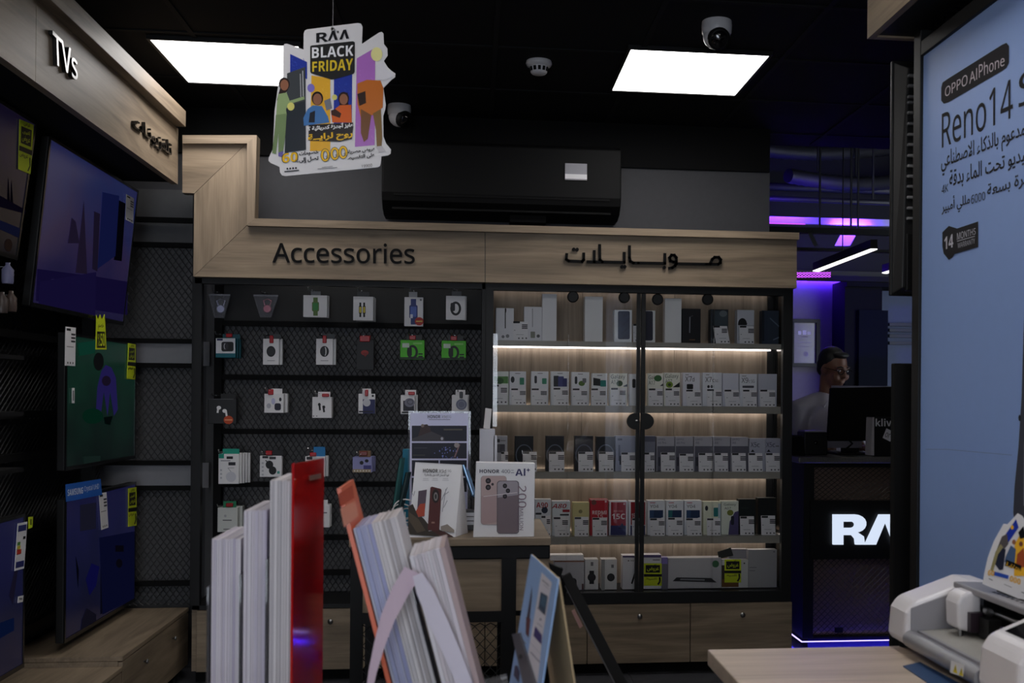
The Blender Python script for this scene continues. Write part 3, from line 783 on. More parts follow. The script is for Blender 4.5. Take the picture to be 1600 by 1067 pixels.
# panes: fixed pair outside, sliding pair inside
for (a, b, Y, nm) in ((770, 888, 5.262, 'glass_pane'), (885.5, 996, 5.275, 'sliding_door'), (1004, 1115.5, 5.275, 'sliding_door'), (1113, 1223, 5.262, 'glass_pane')):
    zt3 = gz1 - .002; zb3 = gz0 + .001
    d = BX(nm, (xY(a, Y), Y, zb3), (xY(b, Y), Y + .005, zt3), GLASS, CB)
    if nm == 'sliding_door':
        h = (994, 999.5) if a < 990 else (1001, 1007.5)
        BX('edge_profile', (xY(h[0], Y), Y - .010, zb3), (xY(h[1], Y), Y + .012, zt3), BLACK, d)
        for q in ((895, 464) if a < 990 else (1027, 468)), ((975, 465) if a < 990 else (1105, 468)):
            cc = onY(*q, Y); MB().lathe([(.029, 0), (.029, .012), (.024, .016), (.0001, .016)], (cc.x, Y, cc.z), (0, -1, 0), 24, sm=False).build('roller', BLACK, d)
        cc = onY(1000, 658, Y); sgn = -1 if a < 990 else 1
        pts = [(cc.x + sgn * .004, Y - .014, cc.z + .043), (cc.x + sgn * .004, Y - .014, cc.z - .043)]
        pts += [(cc.x + sgn * (.02 + .05 * math.sin(math.radians(an))), Y - .014, cc.z - .043 * math.cos(math.radians(an))) for an in range(15, 180, 15)]
        MB().ext(pts, (0, -.014, 0)).build('lock_plate', BLACK, d, .002)
        if sgn < 0: MB().lathe([(.008, 0), (.008, .006), (.0001, .007)], (cc.x - .02, Y - .014, cc.z), (0, -1, 0), 14).build('keyhole', STEEL, d)

# ------------------------------------------------------------------ phone boxes and price cards
ORD = ['first', 'second', 'third', 'fourth', 'fifth', 'sixth', 'seventh', 'eighth', 'ninth', 'tenth', 'eleventh', 'twelfth', 'thirteenth', 'fourteenth', 'fifteenth', 'sixteenth']
ROW = ['top shelf', 'second shelf', 'third shelf', 'fourth shelf', 'cabinet floor']
YF = 5.345


def carton(row, x0, x1, ytop, c, label, draw=None, depth=.055, Y=YF, name='phone_box', side=None, ybot=None):
    z0 = sh[row]; a, b = onY(x0, ytop, Y), onY(x1, ytop, Y)
    o = MB().box((a.x, Y, z0 + .0003), (b.x, Y + depth, a.z)).build(name, ink(tuple(min(244, int(q * 1.13)) for q in c), .4), None, .0012)
    tag(o, label, 'phone box' if name == 'phone_box' else 'product box', 'boxed goods in the glass cabinet')
    if draw:
        p = Print((0, Y, 0), (0, -1, 0)); draw(p); p.build('printed_front', o)
    return o


def card(row, x0, x1, ytop, label, lean=.012, hd=True, skew=0.0):
    """white price card leaning on a box, little black header flag and spec block"""
    z0 = sh[row]; Y = YF - .026; a, b = onY(x0, ytop, Y), onY(x1, ytop, Y)
    o = MB().hexa([(a.x, Y, z0), (b.x, Y, z0), (b.x - skew, Y + lean, a.z), (a.x - skew, Y + lean, a.z)], [(a.x, Y + .0015, z0), (b.x, Y + .0015, z0), (b.x - skew, Y + lean + .0015, a.z), (a.x - skew, Y + lean + .0015, a.z)]).build('price_card', WHITE)
    tag(o, label, 'price card', 'price cards in the glass cabinet')
    n = Vector((0, -(a.z - z0), lean)).normalized()
    if n.y > 0: n = -n
    p = Print((a.x, Y, z0), n, .0004); w = x1 - x0
    yb = ytop + (a.z - z0) * FLEN / 5.35; h = yb - ytop; k = skew * 300
    p.rect(x0 - k, ytop, x0 + w * .45 - k, ytop + h * .1, (40, 40, 44))
    for i in range(3): p.rect(x0 + w * .58 - k, ytop + h * (.16 + .085 * i), x0 + w * .97 - k, ytop + h * (.16 + .085 * i) + h * .06, (70, 70, 76))
    p.rect(x0 + w * .05, ytop + h * .45, x0 + w * .14, ytop + h * .48, (110, 110, 116))
    p.rect(x0 + w * .2, ytop + h * .68, x0 + w * .7, ytop + h * .7, (150, 150, 156))
    for i in range(3): p.disc(x0 + w * (.38 + .25 * i), yb - h * .12, w * .055, h * .045, (80, 80, 86), 10)
    p.build('printed_lines', o)
    return o


def R(p, x0, y0, x1, y1, c): return p.rect(x0, y0, x1, y1, c)


SLV = (206, 206, 210)
# --- top shelf
carton(0, 775, 803, 481, SLV, 'silver white box with a thin dark pen line, first on the top shelf', lambda p: (p.line([(789.5, 482), (789.5, 513)], 1.6, BK), p.disc(790, 485, 1.3, 4, BK), p.disc(786, 526, 2.4, 2.4, (130, 130, 134)), p.disc(793, 525, 2.8, 2.8, (130, 130, 134))))
card(0, 802, 825, 502, 'white price card between the two pen line boxes on the top shelf')
carton(0, 819, 847, 479, SLV, 'silver white box with a pale pen line behind a price card, top shelf', lambda p: (p.line([(832, 482), (832, 511)], 1.2, (150, 150, 156)), p.rrect(829, 518, 836, 528, 1, (140, 142, 130)), p.disc(841, 525, 2.6, 2.6, (90, 90, 94))))
carton(0, 847.5, 870, 459, (214, 214, 218), 'tall plain white box nearest the pen line boxes, top shelf')
carton(0, 914, 942, 463, (216, 216, 220), 'tall plain white box standing alone in the left sliding door, top shelf', None, .07)
carton(0, 960, 987.5, 484, (214, 216, 226), 'white box with a navy phone back print, top shelf left of the lock', lambda p: p.rrect(965.5, 486, 984, 530, 2.5, (28, 34, 62)))
card(0, 989.5, 1000, 506, 'narrow white price card showing left of the door bars, top shelf')
carton(0, 1003, 1024, 485, (214, 216, 226), 'white box with a dark phone edge just right of the door bars, top shelf', lambda p: p.rrect(1007, 486, 1020, 532, 2.5, (38, 40, 60)))
carton(0, 1039, 1065, 466, (220, 220, 224), 'tall plain white box under a roller in the right sliding door, top shelf')
carton(0, 1066.5, 1095, 482, (20, 20, 24), 'black box with a slim grey line, top shelf', lambda p: (p.line([(1078, 495), (1077.5, 520)], 1.6, (150, 152, 160)), p.line([(1078, 495), (1083, 493)], 1, (90, 90, 96)), p.rect(1077, 530, 1086, 531.5, (120, 90, 60))))
carton(0, 1110.5, 1138, 483, (44, 50, 56), 'dark grey box with a paler patch behind a tilted price card, top shelf', lambda p: (p.rrect(1115, 486, 1137, 520, 3, (66, 78, 86)), p.disc(1130, 490, 6, 5, (110, 120, 126))))
card(0, 1119, 1141, 509, 'tilted white price card in front of the dark grey box, top shelf', skew=.014)
carton(0, 1152, 1178.5, 484, (186, 188, 196), 'grey box with a black dome shape behind a price card, top shelf', lambda p: (p.disc(1160, 506, 7, 9, BK), p.rect(1153, 508, 1178, 532, (186, 188, 196)), p.poly([(1160, 500), (1168, 506), (1156, 508)], BK)))
card(0, 1156, 1178.5, 509, 'white price card in front of the black dome box, top shelf')
carton(0, 1191, 1217, 485, (42, 52, 66), 'slate blue box with pale diagonal streaks, last on the top shelf', lambda p: (p.line([(1203, 497), (1217, 510)], 2, (96, 110, 126)), p.line([(1208, 531), (1217, 527)], 1.6, (120, 134, 150)), p.rect(1191, 486, 1194, 533, (26, 32, 42))))

# --- second shelf
GRN, DG = (60, 140, 110), (44, 48, 54)


def gal(p, x, y, w, t2, lens=None):
    p.text('Galaxy', (x + w * .06, y + 2, x + w * .88, y + 10.5), (34, 60, 34)); p.text(t2, (x + w * .06, y + 10.5, x + w * .48, y + 17), (34, 60, 34))


second = [
    (768, 795, 580, (205, 210, 205), 'white box with a leafy green band, first on the second shelf', lambda p: (p.rect(772, 588, 794, 599, (90, 140, 70)), p.disc(781, 595, 6, 5, (50, 90, 40)))),
    (796, 822, 580, (204, 206, 210), 'white box with dark and green phone backs, second on the second shelf', lambda p: (p.disc(801, 593, 3, 5, DG), p.rrect(812, 590, 819, 601, 1, GRN), p.rect(805, 583, 813, 584, GR))),
    (830, 857, 580, (206, 208, 212), 'white box with a black capsule and a green phone back, third on the second shelf', lambda p: (p.rrect(835, 587, 839, 599, 2, DG), p.rrect(847, 591, 854, 600, 1, GRN), p.rect(840, 583, 848, 584, GR))),
    (861, 889, 580, (206, 208, 212), 'white box with three fanned phone backs in grey and violet, fourth on the second shelf', lambda p: (p.rrect(865, 587, 873, 604, 1, DG), p.rrect(872, 588, 881, 604, 1, (70, 74, 130)), p.rrect(879, 591, 886, 604, 1, (52, 56, 110)), p.rect(871, 583, 879, 584, GR))),
    (893, 921, 581, (208, 210, 214), 'white box with a black capsule over a green leaf print, fifth on the second shelf', lambda p: (p.rrect(898, 588, 902, 600, 2, DG), p.disc(909, 599, 5, 4, (90, 120, 50)), p.rrect(910, 591, 916, 598, 1, GR), p.rect(903, 584, 911, 585, GR))),
    (925, 949, 583, (208, 210, 212), 'white box with a fanned black and teal phone, sixth on the second shelf', lambda p: (p.poly([(927, 590), (938, 592), (938, 603), (927, 602)], BK), p.rrect(938, 594, 947, 604, 1, (30, 130, 120)), p.rect(933, 586, 941, 587, GR))),
    (953, 980, 583, (216, 222, 206), 'pale box with Galaxy A17 lettering and a green lens, left of the door bars', lambda p: (gal(p, 953, 583, 27, 'A17'), p.disc(968, 599, 5, 4.5, (60, 90, 50)), p.poly([(974, 603), (980, 600), (980, 604), (974, 604)], DG))),
    (984, 999, 584, (200, 202, 206), 'white box mostly hidden behind the left door bar, second shelf', lambda p: p.rrect(988, 592, 993, 606, 2, BK)),
    (1012, 1036.5, 583, (218, 224, 206), 'pale box with Galaxy A17 lettering under a green bubble, right of the door bars', lambda p: (gal(p, 1012, 584, 24, 'A17'), p.disc(1028, 591, 6, 5, (60, 110, 60)), p.poly([(1031, 603), (1036, 599), (1036, 603)], DG))),
    (1037.5, 1063, 582, (222, 226, 206), 'pale box with Galaxy A07 lettering and a lime lens, second shelf', lambda p: (gal(p, 1038, 582, 25, 'A07'), p.disc(1046, 601, 5.5, 5, (130, 160, 50)), p.disc(1046, 601, 2.5, 2.4, (60, 80, 30)), p.poly([(1051, 605), (1062, 597), (1062, 605)], BK))),
    (1067, 1094, 582, (208, 208, 216), 'white box with X7d lettering on the second shelf', lambda p: (p.text('X7', (1070.5, 588, 1081, 596), (44, 44, 56)), p.text('d', (1081.5, 589, 1085, 596), (44, 44, 56)), p.rect(1071, 585, 1076, 586, GR), p.rrect(1073, 600, 1083, 608, 1.5, BK))),
    (1098, 1128, 582, (206, 208, 214), 'white box with X7c 5G lettering on the second shelf', lambda p: (p.text('X7', (1102, 589, 1112, 597), (44, 44, 56)), p.text('c', (1113, 592, 1116.5, 597), (44, 44, 56)), p.text('5G', (1117, 593, 1122, 597), (70, 70, 80)), p.rect(1103, 585, 1108, 586, GR), p.disc(1107, 604, 2, 2.4, BK), p.disc(1112, 604, 2, 2.4, BK))),
    (1129, 1154, 583, (196, 198, 208), 'plain pale grey box between the lettered boxes on the second shelf', None),
    (1156, 1183, 584, (206, 208, 214), 'white box with X9c 5G lettering and a long dark bar, second shelf', lambda p: (p.text('X9', (1158.5, 590, 1169, 598), (44, 44, 56)), p.text('c 5G', (1170, 593, 1179, 598), (70, 70, 80)), p.rrect(1160, 602.5, 1178, 606, 1, (80, 80, 90)), p.rect(1159, 587, 1166, 588, GR))),
    (1185, 1214, 584, (176, 178, 190), 'plain grey box, last on the second shelf beside the cabinet side', None)]
for b in second: carton(1, *b[:4], b[4], b[5])
for i, (a, b, y) in enumerate([(768, 793, 601), (799, 822, 607), (831, 855, 607), (865, 888, 606), (895, 918, 607), (924, 947, 607), (955, 978, 606), (1014, 1036, 607), (1040, 1062, 607), (1074, 1097, 609), (1105, 1128, 608), (1134, 1157, 609), (1161, 1183, 609), (1188, 1212, 609)]):
    card(1, a, b, y, 'white price card, %s from the left on the second shelf' % ORD[i], skew=.006 if i in (9, 11) else 0)

# --- third shelf
third = [
    (776, 793, 681, (170, 172, 180), 'grey box with two lines of print beside the tall white box, third shelf', lambda p: (p.rect(777, 686, 781, 691, DG), p.rect(782, 688, 790, 689, GR), p.rrect(776.5, 694, 789, 707, 1, (90, 92, 104)))),
    (804.5, 833.5, 681, (17, 18, 24), 'black box with a grey ring, first of four on the third shelf', 'ring'),
    (853, 881.5, 681, (17, 18, 24), 'black box with a grey ring, second of four, behind the brightest card', 'ring'),
    (898, 927, 681, (17, 18, 24), 'black box with a grey ring, third of four on the third shelf', 'ring'),
    (932, 961, 682, (17, 18, 24), 'black box with a grey ring, fourth of four on the third shelf', 'ring'),
    (962, 994, 681, (140, 146, 164), 'grey blue box just left of the door bars, third shelf', lambda p: (p.rect(965, 685, 972, 688, (90, 96, 116)), p.rect(966, 695, 969, 720, (110, 116, 134)), p.rect(968, 712, 971, 726, BK))),
    (998, 1024, 681, (120, 122, 136), 'dark grey box just right of the door bars, third shelf', lambda p: p.rect(1000, 682, 1024, 690, (96, 98, 116)))]
opp = [(1026, 1054, 'Find'), (1055, 1083, 'Reno'), (1084.5, 1113, 'Reno'), (1114.5, 1141, 'Reno'), (1142, 1169, 'Reno')]
for b in third:
    dr = b[5]
    if dr == 'ring': dr = lambda p, x0=b[0], x1=b[1]: p.ring((x0 + x1) / 2, 711, 13.5, 17, 1.8, (92, 100, 116))
    carton(2, *b[:4], b[4], dr)
for i, (a, b, tx) in enumerate(opp):
    carton(2, a, b, 682 + (i > 3), (158, 158, 166), 'pale topped box with grey lower half, %s of five alike on the third shelf' % ORD[i],
           lambda p, a=a, b=b, tx=tx: (p.rect(a + 1, 697, b, 736, (98, 98, 110)), p.text('OPPO', (a + 2, 685, a + 13, 688), (96, 98, 110)), p.text('A6 Pro' if a < 1080 else 'A6', (a + 2, 690, a + (15 if a < 1080 else 8), 693.5), (96, 98, 110)), p.rrect(a + 2.5, 714, a + 7, 728, 1, (60, 60, 72))))
carton(2, 1171, 1196, 685, (160, 162, 176), 'grey box with X5c lettering, second from the right on the third shelf', lambda p: (p.text('X5', (1173, 691, 1182, 698.5), (50, 50, 64)), p.text('c', (1183, 693, 1187, 698.5), (50, 50, 64)), p.poly([(1173, 706), (1176, 702), (1179, 706)], BK)))
carton(2, 1196.5, 1220, 685, (150, 152, 168), 'grey box with X5c lettering at the right end of the third shelf', lambda p: (p.text('X5', (1197.5, 691, 1206, 698.5), (50, 50, 64)), p.text('c', (1207, 693, 1211, 698.5), (50, 50, 64)), p.rect(1212, 696, 1217, 698, GR), p.poly([(1198, 706), (1201, 702), (1204, 706)], BK)))
for i, (a, b, y) in enumerate([(783, 794, 706), (817, 839, 706), (858, 882, 706), (904, 927, 706), (936, 959, 706), (971, 993, 707), (1007, 1023, 707), (1033, 1055, 707), (1062, 1084, 709), (1092, 1114, 708), (1117, 1138, 708), (1144, 1166, 708), (1170, 1192, 708), (1197, 1219, 708)]):
    card(2, a, b, y, 'white price card, %s from the left on the third shelf' % ORD[i])

# --- fourth shelf
CRIM = (166, 28, 42)
fourth = [
    (836, 861, 780, (200, 204, 210), 'white box with red A90 lettering behind the display table', lambda p: (p.text('A90', (838, 785, 856, 793), (170, 40, 48), 'bold'), p.disc(851, 797, 5, 5, (40, 50, 70)), p.rect(837, 801, 846, 804, DG))),
    (863, 891, 783, (200, 206, 210), 'white box with red slanted A80 lettering on the fourth shelf', lambda p: (p.text('A80', [(865, 787), (886, 787), (884, 794), (862, 794)], (170, 40, 48), 'bold'), p.rect(879, 796, 890, 800, CRIM), p.rect(875, 803, 889, 805.5, DG), p.rect(867, 808, 880, 810, DG))),
    (895, 921, 785, (186, 178, 128), 'gold box with a faint flower mark on the fourth shelf', lambda p: (p.disc(907, 799, 3, 3, (140, 132, 90)), p.rect(896, 786, 920, 787, (214, 208, 160)))),
    (922, 950, 780, CRIM, 'crimson box with white REDMI lettering on the fourth shelf', lambda p: (p.rect(922, 780.5, 950, 781.5, (226, 200, 200)), p.text('REDMI', (925.5, 797.5, 947.5, 803.5), (240, 224, 224), 'bold'), p.text('15', (933, 804, 942, 809), (240, 224, 224)), p.disc(928, 785, 4, 4, (120, 70, 60)), p.rrect(945, 782, 948, 785, .5, (226, 190, 190)))),
    (952, 980.5, 783, (206, 206, 214), 'crimson box with 15C lettering and a blue foot in a white edge', lambda p: (p.rect(954.5, 784.5, 978, 821, CRIM), p.rect(954, 821, 978, 836, (50, 54, 110)), p.poly([(966, 826), (972, 817), (978, 826)], (36, 40, 84)), p.text('15C', (956, 802.5, 976.5, 811), (240, 228, 228), 'bold'), p.text('REDMI', (959, 797, 973, 800), (226, 160, 160)), p.rrect(974, 786, 976.5, 788.5, .5, (226, 190, 190)))),
    (983, 1009, 783, (206, 206, 212), 'crimson box with a white edge split by the door bars', lambda p: (p.rect(985.5, 784.5, 1008, 820, CRIM), p.text('15', (987, 802, 992, 809), (240, 228, 228), 'bold'), p.rect(985, 821, 1008, 836, (60, 64, 116))))]
for i, a in enumerate((1012, 1041, 1069.5)):
    fourth.append((a, a + 27, 782, (208, 212, 218), 'white box with Y04 lettering over fanned blue phones, %s of three' % ORD[i],
                   lambda p, a=a, i=i: (p.text('Y04', (a + 3.5, 788.5, a + 17, 793.5), (40, 44, 54)), p.rect(a + 3.5, 785, a + 12, 786, CRIM), p.poly([(a + 3, 797), (a + 24, 797), (a + 24, 808), (a + 12, 812), (a + 3, 812)], (34, 56, 92)), p.poly([(a + 3, 797), (a + 10, 797), (a + 9, 811), (a + 3, 811)], (40, 110, 116) if i == 1 else (50, 80, 120)))))
fourth += [
    (1099, 1126, 784, (206, 210, 190), 'pale box with a teal phone back on the fourth shelf', lambda p: (p.disc(1104, 794, 2.4, 4, DG), p.rrect(1115, 793, 1122, 807, 1, (40, 130, 130)), p.rect(1122, 787, 1126, 836, (180, 200, 210)))),
    (1127.5, 1154, 783, (206, 212, 200), 'pale box with Galaxy A07 lettering and a violet corner on the fourth shelf', lambda p: (p.text('Galaxy', (1131, 786, 1150, 791), (60, 80, 56)), p.text('A07', (1132, 792, 1142, 796), (60, 80, 56)), p.disc(1141, 801, 5, 4.5, (130, 140, 60)), p.poly([(1138, 836), (1140, 815), (1148, 800), (1154, 798), (1154, 836)], (84, 78, 120)), p.rrect(1142, 806, 1147, 820, 2, (30, 30, 50)))),
    (1155, 1181, 780, (16, 24, 24), 'black box with a faint line, second from the right on the fourth shelf', lambda p: p.rect(1158, 793, 1169, 794, (44, 60, 60))),
    (1185, 1213, 778, (18, 22, 22), 'plain black box at the right end of the fourth shelf', None)]
for b in fourth: carton(3, *b[:4], b[4], b[5])
for i, (a, b, y) in enumerate([(846, 860, 806), (867, 890, 808), (898, 920, 808), (926, 949, 809), (988, 1004, 810), (1016, 1039, 810), (1044, 1067, 809), (1074, 1097, 810), (1105, 1126, 810), (1157, 1179, 807), (1190, 1212, 806)]):
    card(3, a, b, y, 'white price card, %s from the left on the fourth shelf' % ORD[i], skew=.006 if i in (1, 7) else 0)

# --- cabinet floor
OFFER = (206, 222, 40)


def offer(p, x0, y0, x1, y1):
    """yellow sale sticker: black block of script over a yellow block with a curl"""
    w, h = x1 - x0, y1 - y0
    p.rect(x0, y0, x1, y1, OFFER); p.rect(x0 + w * .1, y0 + h * .08, x1 - w * .1, y0 + h * .42, BK)
    p.text('أقوى', (x0 + w * .3, y0 + h * .02, x1 - w * .3, y0 + h * .14), BK, 'arabic'); p.text('عروض', (x0 + w * .18, y0 + h * .16, x1 - w * .16, y0 + h * .36), OFFER, 'arabic')
    p.rect(x0, y0 + h * .48, x1, y0 + h * .60, BK); p.text('تقسيط', (x0 + w * .1, y0 + h * .62, x1 - w * .25, y0 + h * .76), BK, 'arabic')
    p.line([(x1 - w * .12, y0 + h * .62), (x1 - w * .1, y0 + h * .8), (x1 - w * .22, y0 + h * .95)], w * .1, BK)


carton(4, 866, 913, 876, (170, 170, 176), 'wide grey box with a dark camera print on the cabinet floor', lambda p: (p.rect(866, 876, 913, 878, (130, 84, 60)), p.rrect(882, 903, 901, 921, 5, (34, 34, 38)), p.disc(892, 916, 5, 5, (54, 54, 60)), p.rect(909, 912, 912, 921, (90, 60, 60))), .08, name='product_box')
BX_ = MB().box((onY(860, 870, 5.36).x, 5.36, onY(880, 876.5, 5.345).z + .0008), (onY(912, 870, 5.36).x, 5.43, onY(880, 868, 5.345).z)).build('flat_white_box', WHITE, None, .002)
tag(BX_, 'flat white box lying on the wide grey camera box', 'product box', 'boxed goods in the glass cabinet')
carton(4, 914, 935, 874, (200, 200, 200), 'white upright box with a black watch, left of the watch box pair', lambda p: (watch_round(p, 924.5, 902, 6.5), p.rect(923, 878, 927, 884, GR)), .07, name='watch_box')
carton(4, 940, 964, 874, (196, 196, 196), 'white upright box with a smaller black watch, right of the watch box pair', lambda p: (p.disc(954.5, 902, 6, 6.2, BK), p.disc(954.5, 902, 4.4, 4.6, (46, 46, 50)), p.rect(955, 882, 959, 887, GR), p.rect(940, 874, 945, 925, (160, 160, 160))), .07, name='watch_box')
carton(4, 973, 994, 868, (198, 198, 202), 'white tall box with a dark handle print left of the door bars', lambda p: (p.rect(973, 868, 994, 871, (90, 80, 120)), p.disc(982, 876, 1, 1, BK), p.rect(985, 875.5, 991, 876.5, GR), p.line([(993, 893), (987, 912)], 2.6, BK)), .07, name='product_box')
carton(4, 1004, 1033.5, 867, (196, 196, 202), 'white tall box with a yellow sale sticker right of the door bars', lambda p: (p.rect(1004, 867, 1033, 871, (96, 84, 130)), p.rect(1020, 874, 1031, 875.5, GR), offer(p, 1006, 880, 1034, 915)), .07, name='product_box')
carton(4, 1034, 1043.5, 871, (120, 110, 170), 'narrow lilac grey box beside the yellow stickered tall box', lambda p: p.rect(1034, 881, 1043.5, 925, (110, 108, 120)), .05, name='product_box')
carton(4, 1044, 1127, 872, (172, 172, 176), 'wide white tablet box with a thin laptop shape print', lambda p: (p.poly([(1057, 902), (1111, 903), (1120, 910), (1051, 908)], (52, 52, 56)), p.poly([(1064, 904), (1101, 905), (1101, 907), (1062, 906)], (150, 150, 154)), p.disc(1118, 881, 5.5, 5.5, (70, 120, 84)), p.rect(1080, 921, 1095, 922, GR)), .07, name='tablet_box')
carton(4, 1127.5, 1169, 875, (186, 188, 186), 'white box with a brown picture and a yellow sale sticker', lambda p: (p.rect(1127.5, 883, 1154, 917, (64, 50, 44)), p.rect(1128, 905, 1154, 917, (110, 76, 40)), p.disc(1163, 880, 1.2, 1.2, BK), offer(p, 1132, 874, 1158, 910)), .05, name='tablet_box')
carton(4, 1169.5, 1214, 859, (150, 150, 152), 'large plain grey box at the right end of the cabinet floor', lambda p: (p.rect(1171, 886, 1182, 887, GR), p.rect(1171, 891, 1180, 892, GR), p.rect(1208, 861, 1211, 863, GR)), .05, name='product_box')
o = carton(4, 1139, 1168, 858, (146, 146, 150), 'grey box standing behind the yellow stickered picture box', None, .04, Y=5.42, name='product_box')
zq = onY(1140, 875, YF).z
o = MB().hexa([onY(1121, 862, 5.36), onY(1142, 855, 5.36), onY(1146, 868, 5.36), onY(1123, 873, 5.36)][::-1], [onY(1121, 862, 5.38), onY(1142, 855, 5.38), onY(1146, 868, 5.38), onY(1123, 873, 5.38)][::-1]).build('hard_drive', mat('dark_green_plastic', (38, 42, 36), .4), None, .003)
tag(o, 'small dark box tilted on top of the tablet boxes', 'device')

# ================================================================== LEFT WALL: rack, plinth, televisions
t = thing('television_rack', 'black steel rack with grey mesh carrying the televisions on the left wall', 'rack', (-1.8, 3.6, .36))
for y in (2.62, 3.42, 4.05, 5.22): BX('post', (-1.84, y, .35), (-1.79, y + .05, 2.40), BLACK, t)
for z in (.42, .80, 1.13, 1.30, 1.62, 1.76, 2.12, 2.30): BX('rail', (-1.83, 1.6, z), (-1.80, 5.49, z + .03), BLACK, t)
BX('backing', (-1.895, 1.6, .35), (-1.885, 5.49, 2.40), mat('rack_backing_dark', (44, 44, 46), .7), t)
lattice('expanded_mesh', (-1.85, 1.6, .40), (0, 3.9, 0), (0, 0, 1.95), 190, 130, .004, mat('expanded_steel_black', (34, 34, 36), .5), t, (1, 0, 0), .003)

zp = onX(302, 944, -1.40).z
for i, (y0, y1) in enumerate(((1.9, 4.447), (4.45, 5.45))):
    t = thing('wooden_plinth', ('near' if i == 0 else 'far') + ' oak plinth unit below the televisions on the left wall', 'plinth', (-1.62, (y0 + y1) / 2, 0), 'oak plinth units')
    z_ = zp if i else zp - .04
    BX('base', (-1.86, y0 + .01, 0), (-1.46, y1 - .01, .05), BLACKM, t)
    BX('carcass', (-1.86, y0, .05), (-1.42, y1, z_ - .02), WY, t)
    BX('top', (-1.87, y0, z_ - .019), (-1.401, y1, z_), WY, t, .002)
    n = 1 if i else 2
    for j in range(n):
        a, b = y0 + (y1 - y0) * j / n + .004, y0 + (y1 - y0) * (j + 1) / n - .004
        d = BX('drawer', (-1.42, a, .055), (-1.402, b, z_ - .024), WY, t, .0015)
        for f in ((.28, .72) if i else (.5,)): MB().lathe([(.004, 0), (.005, .008), (.010, .012), (.010, .018), (.0001, .02)], (-1.402, a + (b - a) * f, z_ - .09), (1, 0, 0), 14).build('knob', STEEL, d)

SCRN = {}


def screen_mat(name, stops, scale=(2, 2, 2), k=1.0, dist=1.0):
    m = bpy.data.materials.new(name); m.use_nodes = True; nt = m.node_tree; p = nt.nodes['Principled BSDF']; N = nt.nodes.new; L = nt.links.new
    p.inputs['Base Color'].default_value = (.01, .01, .012, 1); p.inputs['Roughness'].default_value = .25
    tc = N('ShaderNodeTexCoord'); mp = N('ShaderNodeMapping'); mp.inputs['Scale'].default_value = scale; L(tc.outputs['Object'], mp.inputs[0])
    nz = N('ShaderNodeTexNoise'); nz.inputs['Scale'].default_value = 1.6; nz.inputs['Detail'].default_value = 4; nz.inputs['Distortion'].default_value = dist; L(mp.outputs[0], nz.inputs[0])
    sx = N('ShaderNodeSeparateXYZ'); L(tc.outputs['Object'], sx.inputs[0])
    ma = N('ShaderNodeMath'); ma.operation = 'MULTIPLY_ADD'; ma.inputs[1].default_value = 1.1; L(sx.outputs['Z'], ma.inputs[0]); 
    m2 = N('ShaderNodeMath'); m2.operation = 'MULTIPLY_ADD'; m2.inputs[1].default_value = .7; m2.inputs[2].default_value = -.35 + .1; L(nz.outputs['Fac'], m2.inputs[0]); L(m2.outputs[0], ma.inputs[2])
    cr = N('ShaderNodeValToRGB'); e = cr.color_ramp.elements
    for i, (ps, c) in enumerate(stops):
        q = e[i] if i < 2 else e.new(ps)
        q.position = ps; q.color = rgb(*c)
    L(ma.outputs[0], cr.inputs[0]); L(cr.outputs[0], p.inputs['Emission Color']); p.inputs['Emission Strength'].default_value = k * .3
    return m


SCR_K = .35


def tv(label, TL, TR, BR, BL, smat, draw=None, Xt=-1.65, Xb=-1.65, bz=.012, emis=.26, mount=True):
    """corner pixels of the frame; Xt, Xb the wall distance of its top and bottom edge"""
    a, b, c_, d_ = onX(*TL, Xt), onX(*TR, Xt), onX(*BR, Xb), onX(*BL, Xb)
    y0, y1 = (a.y + d_.y) / 2, (b.y + c_.y) / 2; zt4, zb4 = (a.z + b.z) / 2, (c_.z + d_.z) / 2
    T0 = Vector((Xt, 0, zt4)); B0 = Vector((Xb, 0, zb4)); up = (T0 - B0).normalized(); yv = Vector((0, 1, 0)); n = yv.cross(up).normalized()
    if n.x < 0: n = -n
    H = (T0 - B0).length

    def W(y, h, w): return B0 + up * h + n * w + Vector((0, y, 0))
    r = thing('television', label, 'television', (Xb - .02, (y0 + y1) / 2, zb4), 'televisions on the left wall')

    def slab(nm, ya, yb, h0, h1, w0, w1, m, par=r, bev=0):
        return MB().hexa([W(ya, h0, w1), W(yb, h0, w1), W(yb, h1, w1), W(ya, h1, w1)], [W(ya, h0, w0), W(yb, h0, w0), W(yb, h1, w0), W(ya, h1, w0)]).build(nm, m, par, bev)
    slab('back_cover', y0, y1, 0, H, -.035, -.003, BLACK, r, .004)
    f = MB()
    for (ya, yb, h0, h1) in ((y0, y1, 0, bz * 1.4), (y0, y1, H - bz, H), (y0, y0 + bz, bz * 1.4, H - bz), (y1 - bz, y1, bz * 1.4, H - bz)):
        f.hexa([W(ya, h0, .002), W(yb, h0, .002), W(yb, h1, .002), W(ya, h1, .002)], [W(ya, h0, -.003), W(yb, h0, -.003), W(yb, h1, -.003), W(ya, h1, -.003)])
    f.build('bezel', GLB, r)
    slab('screen', y0 + bz, y1 - bz, bz * 1.4, H - bz, -.0028, -.0006, smat)
    if mount: MB().hexa([W((y0 + y1) / 2 - .12, H * .35, -.03), W((y0 + y1) / 2 + .12, H * .35, -.03), W((y0 + y1) / 2 + .12, H * .65, -.03), W((y0 + y1) / 2 - .12, H * .65, -.03)], [Vector((-1.786, y_, z_)) for y_, z_ in (((y0 + y1) / 2 - .12, zb4 + H * .35), ((y0 + y1) / 2 + .12, zb4 + H * .35), ((y0 + y1) / 2 + .12, zb4 + H * .65), ((y0 + y1) / 2 - .12, zb4 + H * .65))]).build('wall_bracket', BLACK, r)
    if draw:
        p = Print(B0, n, .0002, .0001, emis=emis); draw(p); p.build('screen_picture', r)
    return r, B0, n


